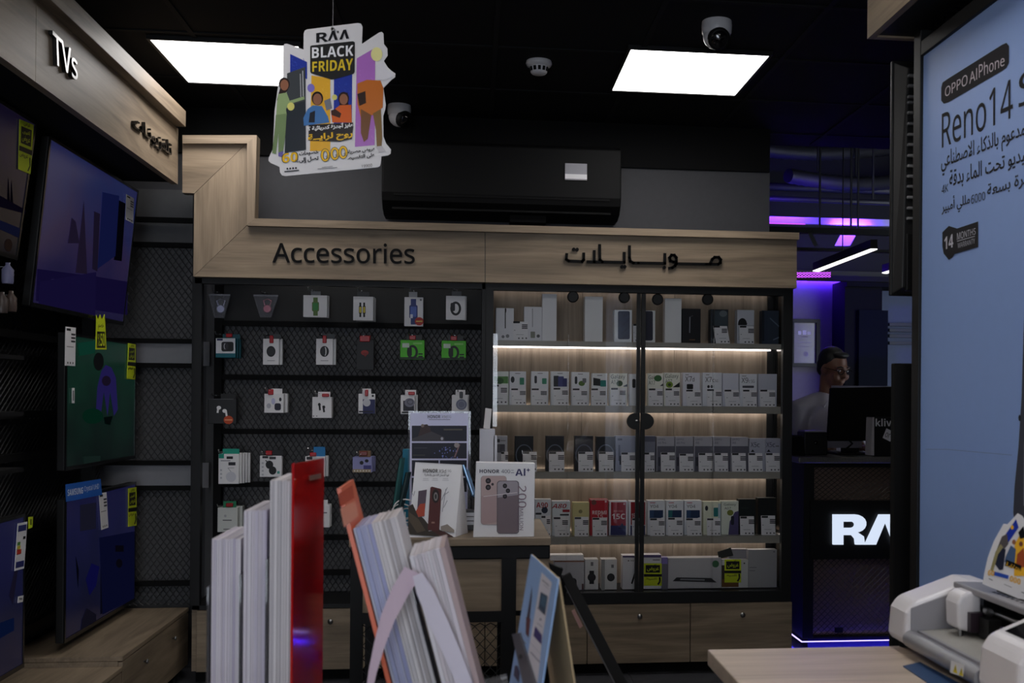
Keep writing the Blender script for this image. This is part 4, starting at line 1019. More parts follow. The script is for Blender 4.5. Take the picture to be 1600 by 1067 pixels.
S1 = screen_mat('screen_dusk_city', [(.0, (30, 28, 74)), (.25, (44, 36, 92)), (.45, (62, 48, 96)), (.75, (42, 56, 120)), (1.0, (62, 50, 110))], (1.2, 1.2, 1.2))
r, B1, n1 = tv('upper television tilted down showing a violet city skyline', (74, 212), (210, 292), (199, 503), (52, 488), S1,
               lambda p: (p.poly([(58, 420), (150, 432), (199, 440), (199, 492), (56, 470)], (36, 28, 82)), p.poly([(118, 426), (131, 312), (136, 428)], (52, 42, 70)), p.poly([(144, 420), (147, 330), (156, 334), (152, 424)], (46, 38, 66)), p.poly([(106, 380), (112, 340), (118, 346), (124, 380)], (52, 42, 72)), p.poly([(178, 406), (184, 312), (196, 318), (190, 408)], (10, 10, 22)), p.rect(80, 436, 87, 441, (70, 62, 118)), p.poly([(122, 470), (127, 458), (133, 474)], (70, 62, 128)), p.poly([(160, 300), (186, 306), (180, 400), (152, 420)], (34, 42, 104)), p.poly([(150, 425), (148, 500), (60, 476), (62, 440)], (40, 32, 88))),
               -1.60, -1.665)


def sticker(name, label, quad, plane, draw, cat='sticker', c=None, th=.0015, grp=None):
    """thin card on a plane (point, normal), pixel quad TL TR BR BL"""
    p0, n = Vector(plane[0]), Vector(plane[1]).normalized()
    P = [onP(*q, p0, n) + n * (.0025 + th) for q in quad]
    o = MB().ext(P, n * th).build(name, ink(c or WT)); tag(o, label, cat, grp)
    p = Print(p0, n, .0028 + th, .00006); draw(p); p.build('printed_front', o)
    return o


def qmap(quad):
    """unit square (u right, v down) to pixels"""
    (x0, y0), (x1, y1), (x2, y2), (x3, y3) = quad
    return lambda u, v: ((x0 + (x1 - x0) * u) * (1 - v) + (x3 + (x2 - x3) * u) * v, (y0 + (y1 - y0) * u) * (1 - v) + (y3 + (y2 - y3) * u) * v)


def offer_q(quad):
    m = qmap(quad)

    def Q(a, b, c_, d): return [m(a, b), m(c_, b), m(c_, d), m(a, d)]
    return lambda p: (p.poly(Q(.12, .12, .88, .46), BK), p.text('عرض', Q(.3, .01, .75, .1), BK, 'arabic'), p.text('أقوى', Q(.22, .16, .78, .26), OFFER, 'arabic'), p.text('عروض', Q(.2, .29, .8, .42), OFFER, 'arabic'), p.poly(Q(.0, .52, 1, .62), BK), p.text('عروض', Q(.05, .64, .7, .74), BK, 'arabic'), p.line([m(.85, .68), m(.9, .84), m(.75, .96)], 1.6, BK))


def label_q(quad, energy=False):
    m = qmap(quad)

    def Q(a, b, c_, d): return [m(a, b), m(c_, b), m(c_, d), m(a, d)]

    def f(p):
        if energy:
            p.poly(Q(.08, .05, .92, .18), (44, 50, 110)); p.poly(Q(.08, .82, .92, .95), (44, 50, 110)); p.poly(Q(.1, .4, .4, .47), (90, 150, 60)); p.poly(Q(.1, .48, .45, .55), (220, 200, 60)); p.poly(Q(.1, .56, .55, .66), (200, 60, 40)); p.poly(Q(.65, .3, .9, .36), BK)
        else:
            p.poly(Q(.1, .04, .5, .1), BK)
            for i in range(3): p.poly(Q(.55, .16 + .09 * i, .95, .21 + .09 * i), (50, 50, 56))
            p.poly(Q(.12, .5, .8, .52), GR)
            for i in range(3): p.poly(Q(.2 + .25 * i, .9, .3 + .25 * i, .95), BK)
    return f


SQ = [(196, 303), (208, 310), (207, 349), (195, 343)]
sticker('energy_label', 'white label on the right edge of the violet skyline television', SQ, (B1, n1), label_q(SQ))

S2 = screen_mat('screen_green_field', [(.0, (6, 22, 20)), (.3, (8, 40, 32)), (.6, (14, 62, 46)), (1.0, (20, 72, 56))], (3, 3, 3), dist=.5)
r, B2, n2 = tv('middle television showing a crouching figure in blue on a green field', (104, 517), (212, 538), (212, 717), (101, 735), S2,
               lambda p: (p.poly([(150, 640), (152, 605), (158, 580), (165, 570), (174, 574), (181, 590), (184, 640), (178, 650), (172, 612), (168, 650), (162, 612), (158, 645)], (58, 50, 128)), p.disc(166, 595, 7, 8, (44, 34, 60)), p.disc(154, 565, 8, 14, (30, 32, 34)), p.poly([(130, 713), (157, 712), (156, 726), (131, 727)], (40, 60, 56)), p.disc(145, 650, 16, 12, (16, 62, 46)), p.poly([(162, 652), (176, 650), (172, 664), (164, 662)], (10, 22, 22)), p.poly([(121, 536), (150, 532), (148, 552), (124, 556)], (30, 92, 74))))
QA = [(101, 510), (117, 512), (116, 572), (100, 571)]
sticker('energy_label', 'white label at the top corner of the green field television', QA, (B2, n2), label_q(QA))
QA = [(111, 606), (115, 606), (115, 630), (111, 630)]
sticker('barcode_label', 'thin white strip on the edge of the green field television', QA, (B2, n2), lambda p: p.rect(112, 610, 114, 626, GR))
QA = [(149, 503), (163, 504), (165, 546), (148, 546)]
q_ = qmap(QA)
sticker('offer_tag', 'yellow crown shaped offer tag hanging over the green field television', [(149, 492), (152, 499), (155, 491), (158, 499), (162, 491), (163, 504), (165, 546), (148, 546), (149, 503)], (B2, n2), lambda p: (p.poly([q_(.1, .34), q_(.9, .34), q_(.9, .94), q_(.1, .94)], BK), p.text('%50', [q_(.16, .4), q_(.85, .4), q_(.85, .88), q_(.16, .88)], OFFER, 'bold'), p.text('خصم', [q_(.2, .04), q_(.8, .04), q_(.8, .28), q_(.2, .28)], BK, 'arabic')), 'price tag', OFFER)
QA = [(199, 536), (211, 538), (210, 593), (197, 592)]
sticker('offer_sticker', 'yellow and black offer sticker on the green field television', QA, (B2, n2), offer_q(QA), c=OFFER, grp='yellow offer stickers on televisions')

S3 = screen_mat('screen_blue_room', [(.0, (26, 24, 54)), (.3, (22, 26, 62)), (.6, (30, 32, 84)), (1.0, (40, 38, 84))], (2, 2, 2))
r, B3, n3 = tv('lower television showing a dim blue interior, resting near the plinth', (101, 775), (212, 757), (211, 940), (101, 1004), S3,
               lambda p: (p.poly([(157, 890), (163, 876), (176, 890), (188, 935), (157, 960)], (20, 20, 36)), p.poly([(125, 789), (150, 785), (150, 826), (125, 830)], (44, 44, 66)), p.poly([(118, 868), (123, 890), (122, 920), (120, 900)], (14, 14, 26)), p.poly([(134, 905), (143, 880), (155, 885), (150, 915), (140, 930)], (26, 26, 100)), p.poly([(155, 840), (210, 830), (210, 935), (160, 960)], (22, 26, 66)), p.rect(180, 852, 193, 862, (18, 16, 30)), p.disc(186, 880, 5, 7, (20, 18, 32)), p.poly([(128, 968), (135, 950), (150, 960), (150, 975), (126, 985)], (34, 32, 48))))
QA = [(101, 757), (156, 748), (158, 773), (102, 784)]
BLU = (40, 100, 190)
sticker('brand_header_card', 'blue header card with white lettering on top of the lower television', QA, (B3 + n3 * .004, n3), lambda p: (p.text('SAMSUNG', [(104, 765), (128, 761), (128, 771), (104, 775)], (220, 230, 245), 'bold'), p.text('Crystal UHD', [(130, 759.5), (153, 755), (153, 766), (130, 770)], (220, 230, 245))), 'sign', BLU)
QA = [(153, 771), (165, 769), (168, 824), (157, 828)]
sticker('energy_label', 'white label at the top centre of the lower television', QA, (B3, n3), label_q(QA))
QA = [(199, 763), (212, 761), (212, 821), (199, 823)]
sticker('offer_sticker', 'yellow and black offer sticker on the corner of the lower television', QA, (B3, n3), offer_q(QA), c=OFFER, grp='yellow offer stickers on televisions')

S0 = screen_mat('screen_mosque_dusk', [(.0, (14, 12, 16)), (.35, (24, 18, 30)), (.55, (30, 22, 52)), (.8, (24, 22, 52)), (1.0, (18, 18, 34))], (2, 2, 2))
r, B0_, n0_ = tv('nearest upper television cut by the picture edge, showing two minarets at dusk', (-75, 105), (50, 189), (34, 400), (-98, 380), S0,
                 lambda p: (p.poly([(11, 325), (13, 275), (16, 325)], (10, 8, 18)), p.poly([(16, 325), (18, 280), (21, 325)], (10, 8, 18)), p.poly([(-10, 340), (35, 358), (30, 372), (-14, 352)], (30, 34, 66)), p.disc(13, 383, 6, 10, (50, 38, 34)), p.poly([(-10, 300), (40, 328), (39, 334), (-12, 320)], (20, 16, 34))), -1.60, -1.665)
QA = [(29, 186), (51, 195), (46, 272), (27, 264)]
sticker('offer_sticker', 'yellow and black offer sticker on the nearest upper television', QA, (B0_, n0_), offer_q(QA), c=OFFER, grp='yellow offer stickers on televisions')
r, B4, n4 = tv('nearest lower television cut by the picture edge, dim blue picture', (-60, 828), (46, 800), (30, 1047), (-68, 1105), S3,
               lambda p: (p.poly([(-5, 975), (22, 965), (22, 985), (-5, 1000)], (20, 36, 80)), p.poly([(14, 930), (24, 885), (28, 890), (20, 945)], (40, 36, 60))), -1.65, -1.65)
QA = [(26, 818), (41, 815), (36, 888), (21, 892)]
sticker('energy_label', 'white energy rating label on the nearest lower television', QA, (B4, n4), label_q(QA, True))
QA = [(43, 808), (50, 807), (49, 824), (43, 826)]
sticker('offer_sticker', 'small yellow sticker behind the energy label, over the nearest lower television', QA, (B4, n4), lambda p: p.rect(45, 811, 48, 820, (120, 130, 40)), c=OFFER)
QA = [(27, 932), (35, 930), (34, 940), (26, 942)]
sticker('price_label', 'small white label near the right edge of the nearest lower television', QA, (B4, n4), lambda p: p.rect(28, 934, 33, 937, GR))

# dim stock on the rack bay between the televisions
t = thing('shelf_bay', 'black shelf bay of dim boxed stock between the televisions', 'shelf', (-1.7, 3.6, 1.0))
for z in (1.12, 1.32, 1.52): BX('shelf_board', (-1.785, 2.7, z), (-1.60, 3.98, z + .015), BLACK, t)
for i, (y, z, h, w, c) in enumerate(((2.85, 1.335, .14, .14, (60, 58, 60)), (3.10, 1.335, .10, .2, (48, 48, 52)), (3.45, 1.335, .15, .3, (56, 56, 58)), (2.8, 1.135, .15, .2, (70, 66, 62)), (3.15, 1.135, .10, .25, (44, 50, 60)), (3.6, 1.135, .14, .25, (60, 60, 62)))):
    o = BX('stock_carton', (-1.78, y, z), (-1.64, y + w, z + h), ink(c), None, .002)
    tag(o, ['small grey carton at the near end of the upper dark shelf', 'low grey carton in the middle of the upper dark shelf', 'wide grey carton at the far end of the upper dark shelf', 'brownish carton at the near end of the lower dark shelf', 'low blue grey carton in the middle of the lower dark shelf', 'grey carton at the far end of the lower dark shelf'][i], 'carton', 'cartons on the dark shelf bay')
for i, (px, py, c) in enumerate(((12, 430, (120, 120, 150)), (17, 474, (90, 76, 70)), (3, 476, (80, 70, 66)))):
    q = onX(px, py, -1.66)
    o = MB().lathe([(.018, -.03), (.02, -.02), (.02, .02), (.008, .035), (.008, .045), (.0001, .046)], q, n=14).build('remote_pack', ink(c, .3)); tag(o, ['pale small bottle shaped pack under the nearest upper television', 'brown small pack below the pale one, under the nearest upper television', 'brown small pack at the picture edge under the nearest upper television'][i], 'pack')
    MB().tube([q + Vector((-.14, 0, .03)), q + Vector((0, 0, .03)), q + Vector((.006, 0, .042))], .002, 6).build('hanger', STEEL, o)

# ================================================================== RIGHT: lightbox, header, television seen edge on
XO = 1.20
t = thing('phone_advert_lightbox', 'tall pale blue phone advert panel in a black frame on the right', 'advert panel', (XO + .1, 1.9, 0.0))
p0 = onX(1443, 88, XO); ztp = p0.z; yf = p0.y
ADV = mat('advert_pale_blue', (152, 182, 240), .45, var=.02)
BX('print_panel', (XO, 1.1, .35), (XO + .02, yf, ztp), ADV, t)
BX('frame_post', (XO - .008, yf + .001, .0), (XO + .06, yf + .045, 2.40), BLACK, t, .002)
BX('frame_rail', (XO - .008, 1.1, ztp + .001), (XO + .06, yf, ztp + .04), BLACK, t, .002)
BX('backing', (XO + .021, 1.1, .3), (XO + .18, yf, ztp), BLACKM, t)
lattice('vent_mesh', (XO + .03, 1.1, ztp + .04), (0, yf - 1.1, 0), (0, 0, .045), 90, 4, .006, BLACK, t, (-1, 0, 0))
DK = (34, 32, 36)
p = Print((XO, 0, 0), (-1, 0, 0), .0006, rough=.7)
p.poly([(1471, 137), (1473, 129), (1480, 124), (1566, 70), (1573, 67), (1577, 72), (1577, 98), (1573, 106), (1566, 111), (1482, 160), (1475, 162), (1471, 157)], DK)
p.text('OPPO', [(1477, 137), (1512, 115), (1512, 132), (1477, 152)], (214, 204, 210)); p.text('AI', [(1515, 113), (1527, 106), (1527, 124), (1515, 131)], (214, 204, 210)); p.text('Phone', [(1530, 100), (1570, 85), (1570, 102), (1530, 122)], (214, 204, 210))
p.text('Reno14', [(1472, 178), (1583, 122), (1583, 184), (1472, 232)], DK); p.text('S', [(1592, 117), (1622, 100), (1622, 152), (1592, 170)], DK)
p.text('هاتف مدعوم بالذكاء الاصطناعي', [(1471, 238), (1645, 172), (1645, 206), (1471, 276)], DK, 'arabic')
p.text('تصوير فيديو تحت الماء بدقة', [(1484, 266), (1660, 210), (1660, 238), (1484, 300)], DK, 'arabic'); p.text('4K', [(1472, 290), (1482, 287), (1482, 299), (1472, 303)], DK)
p.text('بطارية كبيرة بسعة', [(1543, 288), (1680, 240), (1680, 268), (1543, 312)], DK, 'arabic'); p.text('6000', [(1518, 305), (1540, 299), (1540, 312), (1518, 319)], DK); p.text('مللي أمبير', [(1472, 311), (1516, 298), (1516, 326), (1472, 340)], DK, 'arabic')
p.poly([(1473, 363), (1483, 353), (1496, 357), (1529, 346), (1529, 386), (1492, 397), (1489, 402), (1483, 406), (1475, 396), (1473, 385)], DK)
p.text('14', [(1476, 371), (1490, 365), (1490, 386), (1476, 390)], (210, 208, 216), 'bold'); p.text('MONTHS', [(1496, 364), (1525, 356), (1525, 366), (1496, 375)], (200, 200, 210)); p.line([(1496, 377), (1524, 369)], 1, (190, 190, 200)); p.text('WARRANTY', [(1497, 380), (1524, 372), (1524, 380), (1497, 388)], (180, 180, 190))
q_ = [(1604, 430), (1600, 520), (1597, 620), (1592, 700), (1586, 760), (1584, 800), (1586, 820), (1680, 820), (1680, 430)]
p.poly(q_, (70, 72, 84)); p.poly([(1601, 690), (1600, 790), (1680, 790), (1680, 690)], (150, 156, 176)); p.disc(1594, 653, 2, 5, (30, 30, 40))
p.line([(1447, 702), (1480, 702), (1582, 711)], .8, (140, 152, 196))
p.build('printed_front', t)

XH = 1.09
h0 = onX(1355, 61, XH)
t = thing('oak_header', 'oak header board above the phone advert on the right', 'header board', (XH + .1, 1.9, h0.z))
BX('fascia', (XH, .9, h0.z), (XH + .02, h0.y, h0.z + .33), WY, t)
BX('end_board', (XH + .021, h0.y - .02, h0.z), (XH + .35, h0.y, h0.z + .33), WX, t)
BX('soffit', (XH + .021, .9, h0.z + .005), (XH + .35, h0.y - .021, h0.z + .02), BLACK, t)

YT = 2.92
c0, c1 = onY(1391, 97, YT + .05), onY(1404, 460, YT)
t = thing('wall_television', 'black television seen from behind, its ribbed back edge showing past the phone advert', 'television', (c0.x + .3, YT + .03, c1.z))
BX('screen_bezel', (c0.x, YT + .035, c1.z), (c0.x + .95, YT + .05, c0.z), BLACK, t, .003)
RIB = mat('ribbed_black_plastic', (36, 36, 37), .4)
MB().hexa([(c0.x + .02, YT, c1.z + .02), (c0.x + .93, YT, c1.z + .02), (c0.x + .93, YT, c0.z - .03), (c0.x + .035, YT, c0.z - .03)], [(c0.x + .004, YT + .035, c1.z + .004), (c0.x + .946, YT + .035, c1.z + .004), (c0.x + .946, YT + .035, c0.z - .004), (c0.x + .004, YT + .035, c0.z - .004)]).build('rear_housing', RIB, t, .003)
for y in (118, 134, 151, 160, 176, 193, 210, 226, 243, 259, 275, 291, 308, 325, 341):
    z_ = onY(1415, y, YT).z
    MB().box((c0.x + .032, YT - .009, z_ - .005), (c0.x + .30, YT + .004, z_ + .003)).build('cooling_rib', mat('rib_highlight_grey', (150, 150, 152), .3), t, .002)  # light grey colour paints in the highlight on the black ribs
a, b = onY(1396, 365, YT), onY(1432, 455, YT)
BX('lower_cover', (c0.x + .03, YT - .010, b.z), (c0.x + .85, YT + .006, a.z), BLACK, t, .003)
BX('bracket', (c0.x + .05, YT - .018, onY(1420, 185, YT).z), (c0.x + .058, YT + .002, onY(1420, 160, YT).z), STEEL, t)
BX('mount_pole', (XO + .20, YT - .04, 0), (XO + .26, YT - .011, onY(1420, 150, YT).z), BLACK, t)

# black panel stand in front of the service counter
YK = 2.86
a, b = onY(1392, 568, YK + .03), onY(1431, 568, YK)
t = thing('black_display_stand', 'matt black upright display stand between the service counter and the phone advert', 'display stand', ((a.x + b.x) / 2 + .1, YK, 0))
BX('stand_panel', (a.x, YK, .02), (b.x + .08, YK + .03, a.z), BLACKM, t, .003)
BX('stand_foot', (a.x, YK - .02, 0), (b.x + .08, YK + .05, .02), BLACK, t)
BX('edge_strip', (b.x - .003, YK - .004, .02), (b.x + .004, YK, a.z - .01), BLACK, t)

# ================================================================== SERVICE COUNTER
YC = 5.69
zc = onY(1300, 713, YC).z; xc = 1.842
t = thing('service_counter', 'black service counter with a stone top and glowing letters', 'counter', (2.5, 5.95, 0))
BX('stone_top', (xc - .05, YC - .06, zc - .035), (3.24, YC + .42, zc), mat('speckled_stone', (92, 90, 88), .3, var=.5, scale=160), t, .008, seg=3)
BX('side_panel', (xc, YC, .07), (xc + .03, YC + .5, zc - .036), BLACK, t)
fr = MB(); z1 = onY(1300, 782, YC).z; z2 = onY(1300, 873, YC).z; z3 = onY(1300, 995, YC).z
fr.box((xc + .03, YC, .07), (3.2, YC + .02, z3)).box((xc + .03, YC, zc - .06), (3.2, YC + .02, zc - .036)).box((xc + .03, YC, z3), (xc + .06, YC + .02, zc - .06))
fr.build('front_frame', BLACK, t)
BX('backing', (xc + .06, YC + .05, z3), (3.2, YC + .06, zc - .06), mat('counter_backing_brown', (140, 118, 106), .7), t)
for za, zb5, n in ((z3, z2, 26), (z1, zc - .06, 14)): lattice('expanded_mesh', (xc + .06, YC + .012, za), (3.2 - xc - .06, 0, 0), (0, 0, zb5 - za), 75, n, .004, mat('expanded_steel_bronze', (58, 50, 44), .5), t, (0, -1, 0), .003)
BX('sign_panel', (xc + .035, YC - .012, z2), (3.2, YC + .02, z1), BLACK, t)
BX('plinth', (xc + .04, YC + .03, 0), (3.2, YC + .5, .07), BLACKM, t)
LEDB = emit('blue_led_strip', (0.45, 0.36, 1.0), 2.6)
BX('led_strip', (xc - .002, YC - .006, .048), (3.2, YC + .0, .053), LEDB, t)
BX('led_strip', (xc - .008, YC - .006, .048), (xc - .002, YC + .5, .053), LEDB, t)
LTR = emit('lit_letter_face', (0.72, 0.82, 1.0), 0.95)
lt = MB()


def lpoly(pts): lt.ext([onY(*q, YC - .032) for q in pts], (0, -.018, 0))


# R: stem, bowl, leg; then the barless A shapes
lpoly([(1302, 804), (1318, 804), (1318, 851), (1302, 851)])
bowl = [(1318, 804)] + [(1337 + 17 * math.sin(math.radians(a)), 818 - 14 * math.cos(math.radians(a))) for a in range(0, 181, 20)] + [(1318, 832)]
hole = [(1318, 815)] + [(1330 + 6 * math.sin(math.radians(a)), 820 - 5 * math.cos(math.radians(a))) for a in range(0, 181, 20)] + [(1318, 825)]
for (q0, q1, h0_, h1_) in zip(bowl, bowl[1:], hole, hole[1:]): lpoly([q0, q1, h1_, h0_])
lpoly([(1318, 832), (1338, 830), (1350, 838), (1352, 851), (1337, 851), (1336, 842), (1331, 836), (1318, 836)])
for k_ in (0, 70):
    lpoly([(1352 + k_, 851), (1374 + k_, 804), (1389 + k_, 804), (1384 + k_, 815), (1369 + k_, 851)]); lpoly([(1376 + k_, 804), (1393 + k_, 804), (1413 + k_, 851), (1397 + k_, 851), (1384 + k_, 816)])
lt.build('glowing_letters', LTR, t)
a, b = onY(1302, 964, YC - .02), onY(1314, 976, YC)
BX('floor_clip', (onY(1304, 980, YC).x, YC - .012, onY(1304, 988, YC).z), (onY(1316, 980, YC).x, YC, onY(1304, 980, YC).z), BLACK, t)

# things on the counter
YM = 5.86
a, b = onY(1298, 605, YM), onY(1392, 689, YM)
t = thing('monitor', 'black computer monitor seen from behind on the service counter', 'monitor', (2.25, YM, zc))
MB().hexa([onY(1299, 606, YM), onY(1404, 604, YM), onY(1404, 689, YM), onY(1294, 689, YM)], [q + Vector((0, .04, 0)) for q in (onY(1299, 606, YM), onY(1404, 604, YM), onY(1404, 689, YM), onY(1294, 689, YM))]).build('panel', BLACKM, t, .006)
BX('top_edge', (onY(1299, 606, YM).x + .01, YM + .006, onY(1299, 605, YM).z - .002), (onY(1404, 604, YM).x, YM + .03, onY(1340, 603.5, YM).z + .003), mat('monitor_edge', (150, 150, 170), .3), t)
a, b = onY(1294, 690, YM), onY(1348, 700, YM)
BX('stand_plate', (a.x, YM + .012, b.z), (b.x, YM + .03, a.z + .01), mat('grey_plate', (120, 116, 128), .4), t)
BX('foot', (a.x + .04, YM - .06, zc), (a.x + .24, YM + .16, zc + .014), BLACK, t, .004)
MB().tube([(b.x - .10, YM - .002, a.z + .03), (b.x - .07, YM - .02, a.z - .01), (b.x - .11, YM - .03, a.z - .04), (b.x - .14, YM - .02, zc + .006)], .006, 8).build('cable', BLACKM, t)
BX('neck', (a.x + .1, YM + .04, zc + .01), (a.x + .2, YM + .07, a.z + .1), BLACK, t)
a, b = onY(1257, 675, 5.84), onY(1293, 710, 5.84)
t = thing('receipt_printer', 'small black receipt printer on the counter in front of the man', 'printer', ((a.x + b.x) / 2, 5.9, zc))
BX('body', (a.x, 5.84, zc), (b.x, 5.98, a.z), BLACK, t, .006)
BX('paper_lid', (a.x + .005, 5.85, a.z), (b.x - .01, 5.97, a.z + .008), mat('grey_lid', (150, 146, 156), .4), t, .002)
MB().lathe([(.012, 0), (.012, .002), (.0001, .0025)], ((a.x + b.x) / 2, 5.8395, zc + .07), (0, -1, 0), 12).build('emblem', GLB, t)
a = onY(1245, 683, 5.80)
t = thing('card_terminal', 'black card terminal standing beside the receipt printer', 'card terminal', (a.x, 5.82, zc))
MB().hexa([(a.x - .03, 5.78, zc), (a.x + .045, 5.78, zc), (a.x + .045, 5.81, a.z), (a.x - .03, 5.81, a.z)], [(a.x - .03, 5.84, zc), (a.x + .045, 5.84, zc), (a.x + .045, 5.84, a.z), (a.x - .03, 5.84, a.z)]).build('body', BLACKM, t, .004)
BX('paper_slot', (a.x - .02, 5.812, a.z), (a.x + .035, 5.835, a.z + .012), BLACK, t, .003)
# black carton with white lettering
Yk = 5.70
a, b = onY(1361, 648, Yk), onY(1400, 711, Yk)
o = BX('speaker_carton', (onY(1366, 652, Yk).x, Yk, zc), (onY(1410, 652, Yk).x, Yk + .09, onY(1366, 652, Yk).z), ink((18, 18, 20)), None, .002)
tag(o, 'black carton with white lettering standing on the stone counter top', 'product box')
MB().hexa([onY(1361, 711.5, Yk + .001), onY(1366, 711.5, Yk), onY(1366, 652, Yk), onY(1363, 652, Yk + .001)], [q + Vector((0, .09, 0)) for q in (onY(1361, 711.5, Yk), onY(1366, 711.5, Yk), onY(1366, 652, Yk), onY(1363, 652, Yk))]).build('white_side', ink((170, 168, 174)), o)
p = Print((0, Yk, 0), (0, -1, 0)); p.text('kliv', (1368, 654, 1393, 666), (226, 226, 230), 'bold'); p.poly([(1385, 669), (1397, 675), (1391, 690), (1379, 684)], (214, 214, 222)); p.text('or', [(1385, 675), (1392, 678), (1389, 685), (1382, 682)], (30, 30, 34)); p.build('printed_front', o)

# ================================================================== BACK OFFICE
t = thing('framed_certificate', 'framed certificate with a dark frame on the office wall behind the man', 'picture', (2.66, 8.17, 1.6))
a, b = onY(1236, 498, 8.15), onY(1281, 573, 8.15)
f = MB(); w_ = .028
f.box((a.x, 8.15, a.z - w_), (b.x, 8.19, a.z)).box((a.x, 8.15, b.z), (b.x, 8.19, b.z + w_)).box((a.x, 8.15, b.z + w_), (a.x + w_, 8.19, a.z - w_)).box((b.x - w_, 8.15, b.z + w_), (b.x, 8.19, a.z - w_))
f.build('frame', BLACK, t)
BX('paper', (a.x + w_, 8.175, b.z + w_), (b.x - w_, 8.185, a.z - w_), mat('certificate_paper', (112, 106, 126), .2), t)
p = Print((0, 8.175, 0), (0, -1, 0)); p.rect(1252, 525, 1262, 527, (90, 80, 110)); p.rect(1248, 535, 1266, 536, (110, 100, 130)); p.rect(1250, 541, 1264, 542, (110, 100, 130)); p.disc(1259, 553, 4, 4, (120, 110, 150)); p.rrect(1247, 517, 1252, 523, 1, (190, 184, 214)); p.rrect(1254, 516, 1260, 523, 1, (190, 184, 214)); p.rrect(1261, 518, 1267, 523, 1, (190, 184, 214)); p.build('printed_lines', t)

OFFP = mat('office_partition_dark', (18, 18, 24), .9, spec=.1)
a, b = onY(1317, 449, 7.95), onY(1388, 449, 7.95)
t = thing('tall_office_cabinet', 'tall dark cabinet with a paler recess behind the man', 'cabinet', (3.4, 7.98, 0))
BX('side_panel', (a.x, 7.90, 0), (a.x + .30, 8.19, a.z), OFFP, t)
BX('front_panel', (a.x + .10, 7.86, 0), (onY(1388, 449, 7.86).x, 7.90, onY(1388, 485, 7.86).z), mat('cabinet_door_slate', (14, 17, 28), .9, spec=.1), t)
BX('top_panel', (a.x, 7.86, a.z), (4.5, 8.19, a.z + .05), OFFP, t)
BX('pale_back', (a.x + .305, 8.14, 0), (4.5, 8.19, a.z), mat('cabinet_back_blue_grey', (70, 80, 106), .7), t)
for y in (507, 516, 525, 536): z_ = onY(1410, y, 8.1).z; BX('slat', (onY(1390, y, 8.1).x, 8.10, z_ - .012), (4.5, 8.14, z_ + .012), mat('slat_slate', (40, 44, 62), .6), t)

# ducts, pipes and truss under the open ceiling
DUCT = mat('painted_duct', (36, 36, 42), .5)
for i, (y, z, r_, lab) in enumerate(((7.4, 2.86, .02, 'thin black pipe across the office ceiling, lowest of the pipes'), (7.75, 3.02, .03, 'thicker pipe across the office ceiling beyond the thin one'))):
    o = MB().tube([(1.05, y, z), (4.58, y, z - .02)], r_, 12).build('ceiling_pipe', DUCT); tag(o, lab, 'pipe')
    for x in (1.8, 2.9, 4.0): MB().box((x - .006, y - .006, z), (x + .006, y + .006, 3.55)).build('hanger', BLACK, o)
for i, (x0, y0, z0, x1, y1, z1, lab) in enumerate(((1.7, 7.3, 3.22, 3.3, 8.0, 3.40, 'black flexible duct slanting to the office back'), (2.2, 7.2, 2.98, 3.5, 7.9, 3.16, 'second flexible duct beside the first, nearer the phone advert'))):
    n_ = 40; pts = [Vector((x0, y0, z0)).lerp(Vector((x1, y1, z1)), k / n_) + Vector((0, 0, -.06 * math.sin(math.pi * k / n_))) for k in range(n_ + 1)]
    o = MB().tube(pts, [.05 + .005 * (k % 2) for k in range(n_ + 1)], 14).build('flexible_duct', DUCT); tag(o, lab, 'duct')
    for k in (8, 32): q = pts[k]; MB().box((q.x - .005, q.y - .005, q.z + .07), (q.x + .005, q.y + .005, 3.55)).build('hanger', BLACK, o)

YG = 6.9
t = thing('lighting_truss', 'black hanging truss with violet lit beams below the office ceiling', 'truss', (2.6, YG, 2.3))
for y0, y1, yy in ((353, 364, YG), (385, 391, YG), (428, 437, YG + .4)):
    a, b = onY(1190, y0, yy), onY(1415, y1 + 4, yy)
    BX('beam', (a.x, yy, b.z), (b.x, yy + .05, a.z), BLACKM, t)
for px in (1283, 1332, 1343): a = onY(px, 300, YG); BX('hanger', (a.x - .006, YG + .02, onY(px, 364, YG).z), (a.x + .006, YG + .03, 3.55), BLACK, t)
MB().hexa([onY(*q, YG) for q in ((1261, 361), (1267, 358), (1278, 383), (1272, 386))], [onY(*q, YG + .04) for q in ((1261, 361), (1267, 358), (1278, 383), (1272, 386))]).build('brace', BLACK, t)
WBEAM = mat('white_beam', (170, 165, 185), .6)
a, b = onY(1190, 342, 7.1), onY(1420, 354, 7.1)
BX('cornice_board', (a.x, 7.1, b.z), (b.x, 7.14, a.z + .02), WBEAM, t)
pan = [(1304, 384), (1318, 358), (1341, 361), (1328, 384)]
MB().hexa([onY(*q, 7.2) for q in pan], [onY(*q, 7.23) for q in pan]).build('slanted_panel', WBEAM, t)
VGLOW = emit('violet_led_and_lit_face', (0.62, 0.10, 1.0), 1.3)
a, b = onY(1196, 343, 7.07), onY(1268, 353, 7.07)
BX('led_strip', (a.x, 7.085, b.z + .012), (b.x - .04, 7.095, a.z - .018), VGLOW, t)  # glowing strip stands in for the LED-lit face of the cornice board
lattice('honeycomb_vent', onY(1240, 433.5, YG + .38), onY(1298, 433, YG + .38) - onY(1240, 433.5, YG + .38), Vector((0, 0, .035)), 22, 4, .006, VGLOW, t, (0, -1, 0), .003)  # mesh glows by its own material, in place of violet light on it
led_area('truss_glow', (2.05, 7.02, 2.72), (math.radians(70), 0, 0), .5, .03, 7, VIOLET)
led_area('panel_glow', (2.62, 7.05, 2.62), (math.radians(80), 0, 0), .25, .03, 8, VIOLET)
WLED = emit('linear_lamp_white', (1, .98, .95), 1.8)
